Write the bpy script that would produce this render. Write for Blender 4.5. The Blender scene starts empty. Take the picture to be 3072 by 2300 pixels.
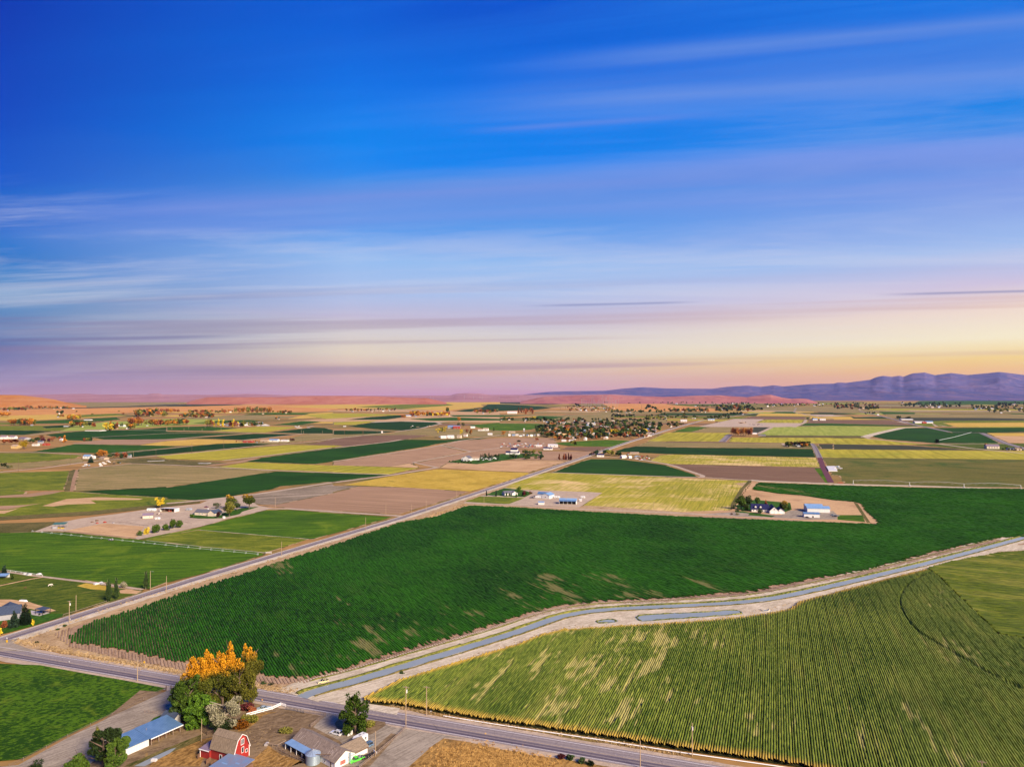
import bpy, bmesh, math, random
import numpy as np
from mathutils import Vector, geometry
rng = random.Random(7)
C = bpy.context.scene.collection
SC = bpy.context.scene

# ---------------------------------------------------------------- camera
FPX = 2132.0; H = 120.0; PITCH = math.atan(36.0 / FPX)
cam_d = bpy.data.cameras.new('camera'); cam = bpy.data.objects.new('camera', cam_d); C.objects.link(cam)
cam_d.sensor_width = 36.0; cam_d.lens = 36.0 * FPX / 3072.0
cam_d.clip_start = 1.0; cam_d.clip_end = 250000.0
cam.location = (0, 0, H); cam.rotation_euler = (math.pi / 2 + PITCH, 0, 0)
SC.camera = cam

# ---------------------------------------------------------------- light and exposure
EXPO = 1.6
SUN_AZ = 138.0      # degrees clockwise from the view direction (+Y)
SUN_EL = 31.0
SUN_STR = 3.1
SKY_K = 1.0 / (2 ** EXPO)
SC.view_settings.view_transform = 'Standard'
SC.view_settings.look = 'None'
SC.view_settings.exposure = EXPO
SC.view_settings.gamma = 1.0
SC.view_settings.use_curve_mapping = False
sd = bpy.data.lights.new('sun', 'SUN'); so = bpy.data.objects.new('sun', sd); C.objects.link(so)
sd.energy = SUN_STR; sd.angle = math.radians(20.0); sd.color = (1.0, 0.83, 0.62)
a = math.radians(SUN_AZ); e = math.radians(SUN_EL)
sdir = Vector((math.sin(a) * math.cos(e), math.cos(a) * math.cos(e), math.sin(e)))
so.rotation_euler = (-sdir).to_track_quat('-Z', 'Y').to_euler()
so.location = (0, 0, 300)

def lin(c):
    return tuple((v / 255.0 / 12.92) if v <= 10 else ((v / 255.0 + 0.055) / 1.055) ** 2.4 for v in c)

class NT:
    """small helper for writing node trees"""
    def __init__(s, tree):
        s.t = tree; s.n = tree.nodes; s.l = tree.links
    def node(s, typ, **kw):
        n = s.n.new(typ)
        for k, v in kw.items(): setattr(n, k, v)
        return n
    def put(s, sock, v):
        if isinstance(v, bpy.types.NodeSocket): s.l.new(v, sock)
        elif v is not None:
            if sock.type == 'RGBA' and len(v) == 3: v = (*v, 1)
            sock.default_value = v
    def math(s, op, a, b=None, c=None, clamp=False):
        n = s.node('ShaderNodeMath', operation=op, use_clamp=clamp)
        s.put(n.inputs[0], a)
        if b is not None: s.put(n.inputs[1], b)
        if c is not None: s.put(n.inputs[2], c)
        return n.outputs[0]
    def mr(s, v, a, b, c=0.0, d=1.0, smooth=False):
        n = s.node('ShaderNodeMapRange')
        if smooth: n.interpolation_type = 'SMOOTHSTEP'
        s.put(n.inputs[0], v)
        for i, q in enumerate((a, b, c, d)): n.inputs[i + 1].default_value = q
        return n.outputs[0]
    def mix(s, f, a, b, mode='MIX'):
        n = s.node('ShaderNodeMix', data_type='RGBA', blend_type=mode)
        s.put(n.inputs[0], f); s.put(n.inputs[6], a); s.put(n.inputs[7], b)
        return n.outputs[2]
    def ramp(s, v, stops, interp='LINEAR'):
        n = s.node('ShaderNodeValToRGB'); cr = n.color_ramp; cr.interpolation = interp
        while len(cr.elements) < len(stops): cr.elements.new(0.5)
        for el, (p, c) in zip(cr.elements, stops):
            el.position = p; el.color = (*c, 1) if len(c) == 3 else c
        s.put(n.inputs[0], v)
        return n.outputs[0]
    def xyz(s, x, y, z):
        n = s.node('ShaderNodeCombineXYZ')
        for i, q in enumerate((x, y, z)): s.put(n.inputs[i], q)
        return n.outputs[0]
    def noise(s, vec, scale=1.0, detail=3.0, rough=0.55, dist=0.0):
        n = s.node('ShaderNodeTexNoise')
        if vec is not None: s.l.new(vec, n.inputs['Vector'])
        n.inputs['Scale'].default_value = scale; n.inputs['Detail'].default_value = detail
        n.inputs['Roughness'].default_value = rough; n.inputs['Distortion'].default_value = dist
        return n.outputs['Fac']

# ---------------------------------------------------------------- sky
world = bpy.data.worlds.new('World'); SC.world = world; world.use_nodes = True
w = NT(world.node_tree); w.n.clear()
tc = w.node('ShaderNodeTexCoord'); sep = w.node('ShaderNodeSeparateXYZ'); w.l.new(tc.outputs['Generated'], sep.inputs[0])
X, Y, Z = sep.outputs
hl = w.math('SQRT', w.math('ADD', w.math('MULTIPLY', X, X), w.math('ADD', w.math('MULTIPLY', Y, Y), 1e-6)))
ga = math.radians(62.0)
g = w.math('DIVIDE', w.math('ADD', w.math('MULTIPLY', X, math.sin(ga)), w.math('MULTIPLY', Y, math.cos(ga))), hl)
den = w.math('MAXIMUM', w.math('ABSOLUTE', w.math('ADD', Y, w.math('MULTIPLY', X, 0.19))), 0.08)
Q = w.math('DIVIDE', Z, den)
azn = w.math('DIVIDE', X, w.math('MAXIMUM', w.math('ABSOLUTE', Y), 0.05))
wv = w.xyz(w.math('MULTIPLY', azn, 1.1), w.math('MULTIPLY', Q, 14.0), 0.0)
n1 = w.noise(wv, 1.0, 4.0, 0.5, 0.3)
wv2 = w.xyz(w.math('MULTIPLY', azn, 0.7), w.math('MULTIPLY', Q, 42.0), 3.0)
n2 = w.noise(wv2, 1.0, 3.0, 0.55, 0.2)
# elevation is bent a little by the streaks so that the colour bands drift
Ze = w.math('ADD', Z, w.math('MULTIPLY', w.math('SUBTRACT', n1, 0.5), w.mr(Z, 0.0, 0.3, 0.018, 0.075)))
Ze = w.math('DIVIDE', w.math('MAXIMUM', Ze, 0.0), 0.6)
def colstops(lst, hd):
    out = []
    for y, c in lst:
        t = (1186.0 - y) / hd
        out.append((t / math.sqrt(1 + t * t) / 0.6, lin(c)))
    return sorted(out)
left = colstops([(1186, (178, 122, 140)), (1150, (160, 118, 146)), (1090, (120, 114, 160)), (1030, (84, 110, 166)), (960, (84, 130, 184)), (870, (72, 142, 198)),
                 (780, (10, 118, 200)), (690, (30, 110, 204)), (610, (20, 100, 202)), (500, (0, 86, 202)), (300, (0, 70, 192)), (0, (0, 56, 178))], 2628.0)
mid = colstops([(1186, (206, 136, 166)), (1160, (212, 158, 162)), (1120, (224, 182, 158)), (1060, (230, 214, 190)), (1000, (214, 206, 204)), (950, (196, 188, 212)), (880, (172, 194, 234)),
                (790, (150, 190, 240)), (700, (84, 156, 236)), (590, (66, 144, 230)), (480, (0, 132, 240)), (250, (0, 112, 230)), (0, (0, 84, 208))], 2132.0)
right = colstops([(1186, (250, 168, 104)), (1120, (255, 192, 98)), (1070, (255, 218, 120)), (1010, (255, 242, 204)), (930, (246, 222, 206)), (850, (212, 198, 222)),
                  (740, (160, 190, 238)), (620, (140, 168, 232)), (500, (106, 152, 232)), (360, (24, 134, 230)), (180, (22, 126, 228)), (0, (14, 112, 222))], 2628.0)
cl, cm, cr_ = w.ramp(Ze, left), w.ramp(Ze, mid), w.ramp(Ze, right)
col = w.mix(w.mr(g, -0.14, 0.26), cl, cm)
col = w.mix(w.mr(g, 0.5, 0.93), col, cr_)
n3 = w.noise(w.xyz(w.math('MULTIPLY', azn, 0.9), w.math('MULTIPLY', Q, 16.0), 7.0), 1.0, 6.0, 0.68, 0.5)
col = w.mix(w.math('MULTIPLY', w.mr(n3, 0.42, 0.68, 0, 1, True), w.math('MULTIPLY', w.mr(Z, 0.03, 0.14, 0.20, 0.46), w.math('MAXIMUM', w.mr(azn, -0.5, 0.5, 0.0, 0.7), w.mr(Z, 0.28, 0.20)))), col, w.mix(w.mr(Z, 0.1, 0.42), lin((232, 228, 232)), lin((56, 140, 240))))
# the drawn-out streaks of high cloud, lilac, rising to the right
def streak(q0, wd, az0, az1, c, s, az2=None, az3=None):
    d = w.math('DIVIDE', w.math('SUBTRACT', w.math('ADD', Q, w.math('MULTIPLY', w.math('SUBTRACT', n1, 0.5), wd * 1.6)), q0), wd)
    m = w.math('POWER', 2.718, w.math('MULTIPLY', w.math('MULTIPLY', d, d), -1.0))
    m = w.math('MULTIPLY', m, w.mr(azn, az0, az1, 0, 1, True))
    if az2 is not None: m = w.math('MULTIPLY', m, w.mr(azn, az2, az3, 1, 0, True))
    m = w.math('MULTIPLY', m, w.mr(n2, 0.25, 0.6, 0.55, 1.0))
    m = w.math('MULTIPLY', m, w.mr(Y, -0.1, 0.2))
    return w.math('MULTIPLY', m, s, clamp=True), lin(c)
for args in [(0.466, 0.013, -0.1, 0.30, (92, 138, 224), 0.9), (0.404, 0.018, -0.2, 0.25, (104, 146, 228), 0.95), (0.433, 0.018, -0.12, 0.1, (70, 122, 220), 0.5),
             (0.377, 0.004, -0.1, 0.05, (104, 138, 226), 0.6, 0.15, 0.35), (0.292, 0.018, -0.72, -0.45, (118, 146, 224), 0.75), (0.262, 0.020, -0.9, -0.3, (126, 152, 228), 0.5),
             (0.312, 0.016, -0.1, 0.5, (128, 152, 232), 0.6), (0.090, 0.0035, -0.85, -0.66, (96, 100, 150), 0.6, -0.5, -0.3), (0.1255, 0.0016, 0.0, 0.1, (120, 130, 180), 0.8, 0.20, 0.28), (0.129, 0.0016, 0.5, 0.6, (130, 135, 180), 0.8)]:
    m, c = streak(*args)
    col = w.mix(m, col, c)
# thin grey-mauve bars low over the horizon
m = w.math('MULTIPLY', w.mr(n2, 0.50, 0.68, 0, 0.6, True), w.math('MULTIPLY', w.mr(Z, 0.004, 0.02), w.mr(Z, 0.06, 0.17, 1, 0)))
col = w.mix(m, col, w.mix(w.mr(g, 0.1, 0.9), lin((132, 112, 150)), lin((206, 160, 150))))
hs = w.math('MULTIPLY', w.mr(n2, 0.55, 0.75, 0, 0.16, True), w.math('MULTIPLY', w.mr(azn, -0.2, 0.4), w.mr(Z, 0.12, 0.25, 0, 1)))
col = w.mix(w.math('MULTIPLY', hs, w.mr(Z, 0.4, 0.56, 1, 0)), col, lin((150, 160, 232)))
# broad yellow glow where the sun has gone
gd = w.math('POWER', w.math('MAXIMUM', g, 0.0), 24.0)
gm = w.math('MULTIPLY', gd, w.mr(Z, 0.015, 0.10, 0.55, 0.0, True))
col = w.mix(gm, col, lin((255, 226, 120)))
below = w.mr(Z, -0.02, 0.0)
col = w.mix(below, lin((120, 92, 96)), col)
bg = w.node('ShaderNodeBackground'); w.l.new(col, bg.inputs['Color']); bg.inputs['Strength'].default_value = SKY_K
ny = w.node('ShaderNodeTexSky'); ny.sky_type = 'NISHITA'; ny.sun_disc = False
ny.sun_elevation = math.radians(SUN_EL); ny.sun_rotation = math.radians(SUN_AZ)
bg2 = w.node('ShaderNodeBackground'); w.l.new(ny.outputs[0], bg2.inputs['Color']); bg2.inputs['Strength'].default_value = 0.0001
ad = w.node('ShaderNodeAddShader'); w.l.new(bg.outputs[0], ad.inputs[0]); w.l.new(bg2.outputs[0], ad.inputs[1])
ow = w.node('ShaderNodeOutputWorld'); w.l.new(ad.outputs[0], ow.inputs['Surface'])

# ---------------------------------------------------------------- geometry helpers
def P(px, py, z=0.0):
    """ground point (height z) seen along a given sight line of the survey picture"""
    x = (px - 1536.0) / FPX; q = -(py - 1150.0) / FPX
    y = math.cos(PITCH) - q * math.sin(PITCH); zz = math.sin(PITCH) + q * math.cos(PITCH)
    zz = min(zz, -0.0012)
    t = (z - H) / zz
    return Vector((x * t, y * t, z))
def Zc(ox, oy, s):
    def f(*pts): return [(ox + x / s, oy + y / s) for x, y in pts]
    return f
A1, A2, A3, A4, A5 = [Zc(x, 1900, 3.6867) for x in (0, 600, 1200, 1800, 2400)]
B1, B2, B3, B4, B5 = [Zc(x, 1500, 3.6867) for x in (0, 600, 1200, 1800, 2400)]
C1, C2, C3, C4, C5 = [Zc(x, 1300, 4.424) for x in (0, 500, 1000, 1500, 2000)]
D1, D2, D3, D4, D5 = [Zc(x, 1100, 4.424) for x in (0, 500, 1000, 1500, 2000)]
C6, D6 = Zc(2500, 1300, 3.867), Zc(2500, 1100, 3.867)
def az_of(a, b): return math.degrees(math.atan2(b[0] - a[0], b[1] - a[1]))
def rz(az): return -math.radians(az)            # object +Y turned to azimuth az
GRID = 20.3

# ---------------------------------------------------------------- tagging
def tag(o, label=None, cat=None, group=None, kind=None):
    if label: o['label'] = label
    if cat: o['category'] = cat
    if group: o['group'] = group
    if kind: o['kind'] = kind
    return o
def mesh_obj(name, verts, faces, m=None, parent=None, loc=(0, 0, 0), rot=0.0, smooth=False):
    me = bpy.data.meshes.new(name); me.from_pydata([tuple(v) for v in verts], [], faces)
    if m is not None:
        for q in (m if isinstance(m, (list, tuple)) else [m]): me.materials.append(q)
    if smooth: me.polygons.foreach_set('use_smooth', [True] * len(me.polygons))
    o = bpy.data.objects.new(name, me); C.objects.link(o)
    o.location = loc; o.rotation_euler = (0, 0, rot)
    if parent: o.parent = parent
    return o
def empty(name, loc, rot=0.0):
    o = bpy.data.objects.new(name, None); C.objects.link(o); o.location = loc; o.rotation_euler = (0, 0, rot)
    o.empty_display_size = 0.5
    return o
class MB:
    """collects boxes, prisms and tubes into one mesh"""
    def __init__(s): s.v = []; s.f = []; s.mi = []; s.cur = 0
    def add(s, vs, fs):
        b = len(s.v); s.v += [tuple(v) for v in vs]
        for f in fs: s.f.append([b + i for i in f]); s.mi.append(s.cur)
        return s
    def box(s, x0, x1, y0, y1, z0, z1):
        return s.add([(x0, y0, z0), (x1, y0, z0), (x1, y1, z0), (x0, y1, z0), (x0, y0, z1), (x1, y0, z1), (x1, y1, z1), (x0, y1, z1)],
                     [(0, 3, 2, 1), (4, 5, 6, 7), (0, 1, 5, 4), (1, 2, 6, 5), (2, 3, 7, 6), (3, 0, 4, 7)])
    def tube(s, p, q, r0, r1=None, n=6, cap=True):
        r1 = r0 if r1 is None else r1
        p = Vector(p); q = Vector(q); d = (q - p).normalized()
        u = d.orthogonal().normalized(); v = d.cross(u)
        vs = []
        for c, r in ((p, r0), (q, r1)):
            for i in range(n):
                t = 2 * math.pi * i / n; vs.append(c + u * (r * math.cos(t)) + v * (r * math.sin(t)))
        fs = [(i, (i + 1) % n, n + (i + 1) % n, n + i) for i in range(n)]
        if cap: fs += [tuple(reversed(range(n))), tuple(range(n, 2 * n))]
        return s.add(vs, fs)
    def prism(s, prof, axis, a0, a1):
        """profile [(p,q)] extruded along axis 'x' (prof=(y,z)) or 'y' (prof=(x,z))"""
        n = len(prof); vs = []
        for a_ in (a0, a1):
            for p_, q_ in prof: vs.append((a_, p_, q_) if axis == 'x' else (p_, a_, q_))
        fs = [(i, (i + 1) % n, n + (i + 1) % n, n + i) for i in range(n)] + [tuple(reversed(range(n))), tuple(range(n, 2 * n))]
        return s.add(vs, fs)
    def quad(s, a, b, c, d): return s.add([a, b, c, d], [(0, 1, 2, 3)])
    def make(s, name, m, parent=None, loc=(0, 0, 0), rot=0.0, smooth=False):
        o = mesh_obj(name, s.v, s.f, m, parent, loc, rot, smooth)
        if any(s.mi): o.data.polygons.foreach_set('material_index', s.mi)
        return o

# ---------------------------------------------------------------- materials
MATS = {}
def plain(name, c, rough=0.7, metal=0.0, var=0.12, scale=0.8, spec=0.3, c2=None):
    if name in MATS: return MATS[name]
    m = bpy.data.materials.new(name); m.use_nodes = True; t = NT(m.node_tree); b = t.n['Principled BSDF']
    tcn = t.node('ShaderNodeTexCoord'); nz = t.noise(tcn.outputs['Object'], scale, 5, 0.65)
    d = tuple(v * (1 - var * 2) for v in c) if c2 is None else c2
    t.l.new(t.mix(t.mr(nz, 0.3, 0.7), (*d, 1), (*c, 1)), b.inputs['Base Color'])
    b.inputs['Roughness'].default_value = rough; b.inputs['Metallic'].default_value = metal
    b.inputs['Specular IOR Level'].default_value = spec
    MATS[name] = m; return m
def ribbed(name, c, period=0.6, rough=0.45, metal=0.3, var=0.1, axis=0, c2=None, dark=0.8):
    """painted sheet metal or battens with fine relief across one axis"""
    if name in MATS: return MATS[name]
    m = bpy.data.materials.new(name); m.use_nodes = True; t = NT(m.node_tree); b = t.n['Principled BSDF']
    tcn = t.node('ShaderNodeTexCoord'); sp = t.node('ShaderNodeSeparateXYZ'); t.l.new(tcn.outputs['Object'], sp.inputs[0])
    wv_ = t.math('SINE', t.math('MULTIPLY', sp.outputs[axis], 2 * math.pi / period))
    nz = t.noise(tcn.outputs['Object'], 0.35, 5, 0.65)
    c2 = c2 or tuple(v * (1 - 2 * var) for v in c)
    cc = t.mix(t.mr(nz, 0.35, 0.65), (*c2, 1), (*c, 1))
    cc = t.mix(t.mr(wv_, 0.75, 1.0), cc, t.mix(1.0, cc, (dark, dark, dark, 1), 'MULTIPLY'))
    t.l.new(cc, b.inputs['Base Color'])
    bp = t.node('ShaderNodeBump'); bp.inputs['Strength'].default_value = 0.5; bp.inputs['Distance'].default_value = 0.05
    t.l.new(wv_, bp.inputs['Height']); t.l.new(bp.outputs[0], b.inputs['Normal'])
    b.inputs['Roughness'].default_value = rough; b.inputs['Metallic'].default_value = metal
    MATS[name] = m; return m
def shingle(name, c, c2, var=0.3):
    if name in MATS: return MATS[name]
    m = bpy.data.materials.new(name); m.use_nodes = True; t = NT(m.node_tree); b = t.n['Principled BSDF']
    tcn = t.node('ShaderNodeTexCoord')
    mp = t.node('ShaderNodeMapping'); t.l.new(tcn.outputs['Object'], mp.inputs[0]); mp.inputs['Scale'].default_value = (0.45, 2.6, 0.6)
    nz = t.noise(mp.outputs[0], 1.5, 6, 0.7); n2_ = t.noise(tcn.outputs['Object'], 3.0, 3, 0.7)
    cc = t.mix(t.mr(nz, 0.38, 0.62), (*c2, 1), (*c, 1))
    cc = t.mix(t.mr(n2_, 0.56, 0.7, 0, 0.5), cc, (*[min(1, v * 1.7) for v in c], 1))
    t.l.new(cc, b.inputs['Base Color']); b.inputs['Roughness'].default_value = 0.9
    MATS[name] = m; return m
def field(name, c1, c2, az=GRID, across=3.0, along=60.0, fine=0.6, c3=None, c3amt=0.25, c3scale=0.02, rows=0.0, rowc=0.6, bump=0.25, mid=(0.35, 0.65)):
    """ground cover seen from the air: broad patches, drill-wise streaks, grain"""
    if name in MATS: return MATS[name]
    c1, c2, c3 = [(c[0] * 0.78, c[1] * 0.76, c[2] * 0.62) if c else None for c in (c1, c2, c3)]
    m = bpy.data.materials.new(name); m.use_nodes = True; t = NT(m.node_tree); b = t.n['Principled BSDF']
    ge = t.node('ShaderNodeNewGeometry')
    vr = t.node('ShaderNodeVectorRotate', rotation_type='Z_AXIS'); t.l.new(ge.outputs['Position'], vr.inputs['Vector']); vr.inputs['Angle'].default_value = math.radians(az)
    mp = t.node('ShaderNodeMapping'); t.l.new(vr.outputs[0], mp.inputs[0]); mp.inputs['Scale'].default_value = (1 / across, 1 / along, 0.0)
    ns = t.noise(mp.outputs[0], 1.0, 5, 0.65, 0.1)
    nb = t.noise(ge.outputs['Position'], c3scale, 5, 0.6, 0.4)
    nf = t.noise(ge.outputs['Position'], fine, 4, 0.75)
    s = t.math('ADD', t.math('MULTIPLY', ns, 0.5), t.math('ADD', t.math('MULTIPLY', nb, 0.22), t.math('MULTIPLY', nf, 0.28)))
    cc = t.mix(t.mr(s, mid[0] + 0.085, mid[1] - 0.085), (*c1, 1), (*c2, 1))
    if c3 is not None:
        nb2 = t.noise(ge.outputs['Position'], c3scale * 1.7, 6, 0.68, 0.8)
        mk = t.mr(t.math('ADD', t.math('MULTIPLY', nb2, 0.75), t.math('MULTIPLY', ns, 0.25)), 0.62 - c3amt * 0.4, 0.76 - c3amt * 0.4)
        cc = t.mix(mk, cc, (*c3, 1))
    if rows > 0:
        sp = t.node('ShaderNodeSeparateXYZ'); t.l.new(vr.outputs[0], sp.inputs[0])
        wv_ = t.math('SINE', t.math('MULTIPLY', t.math('ADD', sp.outputs[0], t.math('MULTIPLY', nf, 0.6)), 2 * math.pi / rows))
        cc = t.mix(t.mr(wv_, 0.2, 1.0, 0, 1), cc, t.mix(1.0, cc, (rowc, rowc, rowc, 1), 'MULTIPLY'))
    t.l.new(cc, b.inputs['Base Color']); b.inputs['Roughness'].default_value = 0.95; b.inputs['Specular IOR Level'].default_value = 0.1
    if bump:
        bp = t.node('ShaderNodeBump'); bp.inputs['Strength'].default_value = bump; bp.inputs['Distance'].default_value = 0.4
        t.l.new(nf, bp.inputs['Height']); t.l.new(bp.outputs[0], b.inputs['Normal'])
    MATS[name] = m; return m

# palette of ground covers
F = {}
F['base'] = field('mixed_ground', (0.30, 0.175, 0.07), (0.48, 0.27, 0.11), 80, 60, 400, 0.02, (0.08, 0.11, 0.03), 0.35, 0.0012)
F['soil'] = field('pale_tilled_soil', (0.31, 0.19, 0.13), (0.47, 0.30, 0.21), 75, 2.0, 90, 1.2)
F['soilg'] = field('grid_tilled_soil', (0.29, 0.18, 0.125), (0.44, 0.28, 0.20), GRID + 90, 3.0, 160, 0.9, None, 0, 0.006)
F['brown'] = field('brown_tilled_soil', (0.155, 0.09, 0.062), (0.25, 0.15, 0.11), GRID + 90, 3.5, 200, 0.4, (0.33, 0.23, 0.19), 0.12, 0.006)
F['greysoil'] = field('grey_tilled_soil', (0.42, 0.33, 0.29), (0.60, 0.47, 0.42), GRID + 90, 12, 200, 0.1)
F['stub'] = field('tan_stubble', (0.46, 0.28, 0.16), (0.66, 0.44, 0.28), GRID + 90, 2.5, 60, 0.5, (0.36, 0.22, 0.14), 0.2, 0.01)
F['dark'] = field('dark_green_crop_cover', (0.006, 0.032, 0.001), (0.024, 0.098, 0.003), GRID + 85, 3.0, 120, 0.4, (0.03, 0.11, 0.02), 0.08, 0.008)
F['darkb'] = field('deep_green_crop_cover', (0.005, 0.028, 0.001), (0.016, 0.066, 0.004), GRID + 90, 10.0, 300, 0.1)
F['green'] = field('bright_grass_cover', (0.026, 0.082, 0.003), (0.095, 0.19, 0.006), GRID + 60, 2.5, 45, 0.6, (0.16, 0.24, 0.012), 0.26, 0.012)
F['mgreen'] = field('mid_green_crop_cover', (0.014, 0.060, 0.002), (0.045, 0.13, 0.006), GRID + 90, 4.0, 90, 0.35, (0.08, 0.15, 0.02), 0.1, 0.008)
F['lawn'] = field('lawn_grass_cover', (0.014, 0.055, 0.006), (0.055, 0.15, 0.012), 40, 1.0, 3.0, 0.8, (0.09, 0.16, 0.02), 0.15, 0.05)  # dark green of the lawn grass itself, mottled by noise
F['olive'] = field('olive_pasture_cover', (0.085, 0.125, 0.006), (0.25, 0.27, 0.030), GRID + 80, 3.0, 30, 0.5, (0.05, 0.10, 0.010), 0.25, 0.015)
F['pasture'] = field('rough_pasture_cover', (0.035, 0.075, 0.006), (0.13, 0.16, 0.018), 60, 3.0, 12, 0.45, (0.28, 0.22, 0.07), 0.14, 0.03)
F['yg'] = field('yellow_green_cover', (0.27, 0.27, 0.028), (0.50, 0.43, 0.060), GRID, 1.6, 60, 0.5, (0.78, 0.56, 0.30), 0.34, 0.007, 8.0, 0.86)
F['ygf'] = field('far_yellow_green_cover', (0.33, 0.30, 0.03), (0.52, 0.45, 0.06), GRID, 12, 200, 0.1, (0.24, 0.28, 0.03), 0.26, 0.003, 24.0, 0.85)
F['gold'] = field('golden_stubble_cover', (0.40, 0.27, 0.035), (0.64, 0.45, 0.09), GRID + 60, 2.0, 10, 0.4, (0.30, 0.24, 0.04), 0.2, 0.02)
F['goldf'] = field('far_golden_cover', (0.50, 0.32, 0.06), (0.68, 0.46, 0.12), GRID + 90, 20, 200, 0.1)
F['orange'] = field('far_orange_cover', (0.52, 0.22, 0.07), (0.70, 0.36, 0.13), GRID + 90, 30, 400, 0.02, (0.40, 0.15, 0.06), 0.2, 0.002)
F['tanol'] = field('tan_olive_cover', (0.20, 0.17, 0.065), (0.38, 0.28, 0.14), GRID + 80, 8.0, 150, 0.3, (0.13, 0.15, 0.035), 0.18, 0.006)
F['ogreen'] = field('olive_brown_banded_cover', (0.085, 0.095, 0.014), (0.22, 0.185, 0.055), GRID + 90, 6.0, 260, 0.3, (0.05, 0.10, 0.012), 0.28, 0.006)
F['slate'] = field('dark_slate_cover', (0.035, 0.045, 0.030), (0.075, 0.075, 0.045), GRID + 90, 8.0, 260, 0.2)
F['lightg'] = field('pale_green_cover', (0.26, 0.32, 0.055), (0.38, 0.42, 0.10), GRID, 14, 200, 0.1)
F['stripe'] = field('striped_plot_cover', (0.16, 0.13, 0.10), (0.50, 0.40, 0.34), 62, 2.2, 300, 0.5, None, 0, 0.02, 9.0, 0.4)
F['meadow'] = field('mottled_meadow_cover', (0.016, 0.058, 0.002), (0.075, 0.165, 0.006), GRID + 40, 0.9, 2.6, 0.55, (0.13, 0.20, 0.012), 0.22, 0.05, 0, .6, .5, (0.40, 0.60))
F['gravel'] = field('pale_gravel', (0.40, 0.31, 0.27), (0.58, 0.46, 0.40), 60, 1.2, 5, 1.5, (0.33, 0.25, 0.22), 0.15, 0.05)
F['sand'] = field('white_canal_gravel', (0.44, 0.37, 0.31), (0.74, 0.65, 0.58), 55, 0.9, 9, 1.2, (0.40, 0.30, 0.24), 0.18, 0.06)
F['verge'] = field('tan_verge', (0.34, 0.22, 0.13), (0.58, 0.42, 0.28), GRID, 0.7, 8, 1.3, (0.16, 0.13, 0.05), 0.16, 0.07)
F['headland'] = field('pink_headland_soil', (0.33, 0.21, 0.155), (0.48, 0.33, 0.26), GRID, 1.0, 14, 1.2, None, 0, 0.02)
F['yard'] = field('brown_farmyard', (0.15, 0.10, 0.065), (0.29, 0.205, 0.14), 60, 1.4, 4, 1.2, (0.40, 0.25, 0.08), 0.10, 0.05)
F['dust'] = field('dusty_drive', (0.24, 0.20, 0.18), (0.42, 0.36, 0.33), 38, 0.8, 14, 1.3, (0.18, 0.145, 0.13), 0.2, 0.05)
F['dry'] = field('dry_golden_grass', (0.17, 0.09, 0.03), (0.46, 0.27, 0.095), 30, 1.0, 3.0, 0.9, (0.12, 0.08, 0.04), 0.22, 0.05)
F['ditch'] = field('weedy_ditch', (0.05, 0.06, 0.012), (0.22, 0.17, 0.07), GRID, 0.8, 6, 0.9)
F['fringe'] = field('bank_weeds_cover', (0.05, 0.07, 0.012), (0.26, 0.25, 0.06), 50, 0.7, 3, 0.9)
# ---------------------------------------------------------------- setting: ground sheet
gm_ = MB(); gm_.quad((-90000, -3000, -0.05), (90000, -3000, -0.05), (90000, 60000, -0.05), (-90000, 60000, -0.05))
tag(gm_.make('ground', F['base']), kind='structure')

STACK = []
_ca, _sa = math.cos(math.radians(GRID)), math.sin(math.radians(GRID))
def stack_z(pts, step=0.006):
    """height of a new flush sheet: one step above every sheet it may overlap"""
    us = [p[0] * _ca - p[1] * _sa for p in pts]; vs = [p[0] * _sa + p[1] * _ca for p in pts]
    b = (min(us), max(us), min(vs), max(vs)); z = 0.0
    for c in STACK:
        if b[0] < c[1] and c[0] < b[1] and b[2] < c[3] and c[2] < b[3]: z = max(z, c[4])
    z += step; STACK.append((*b, z)); return z
def wpoly(pts, z=0.0, ext=True):
    out = []
    for x, y in pts:
        if ext and x >= 3060: x += 380
        if ext and x <= 4: x -= 330
        out.append(P(x, y, z))
    return out
def sheet(name, pts, m, kind='structure', label=None, cat=None, world_pts=None, step=0.006):
    wp = world_pts or wpoly(pts)
    z = stack_z(wp, step)
    vs = [(v[0], v[1], z) for v in wp]
    tris = geometry.tessellate_polygon([[Vector((v[0], v[1], 0)) for v in wp]])
    fs = []
    for t in tris:
        a_, b_, c_ = [Vector(vs[i]) for i in t]
        fs.append(tuple(t) if (b_ - a_).cross(c_ - a_).z > 0 else (t[0], t[2], t[1]))
    o = mesh_obj(name, vs, fs, F[m] if isinstance(m, str) else m)
    tag(o, label, cat, None, kind)
    return o
def ribbon_pts(wps, wl, wr):
    """outline of a strip wl to the left and wr to the right of a world polyline"""
    L, R = [], []
    n = len(wps)
    for i in range(n):
        a_ = wps[max(0, i - 1)]; b_ = wps[min(n - 1, i + 1)]
        d = Vector((b_[0] - a_[0], b_[1] - a_[1])).normalized(); nn = Vector((-d.y, d.x))
        p = Vector((wps[i][0], wps[i][1]))
        l_ = wl[i] if isinstance(wl, (list, tuple)) else wl; r_ = wr[i] if isinstance(wr, (list, tuple)) else wr
        L.append(p + nn * l_); R.append(p - nn * r_)
    return L, R
def resample(wps, step):
    out = []
    for a_, b_ in zip(wps[:-1], wps[1:]):
        a_ = Vector(a_[:2]); b_ = Vector(b_[:2]); n = max(1, int((b_ - a_).length / step))
        out += [a_.lerp(b_, k / n) for k in range(n)]
    out.append(Vector(wps[-1][:2])); return out
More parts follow.
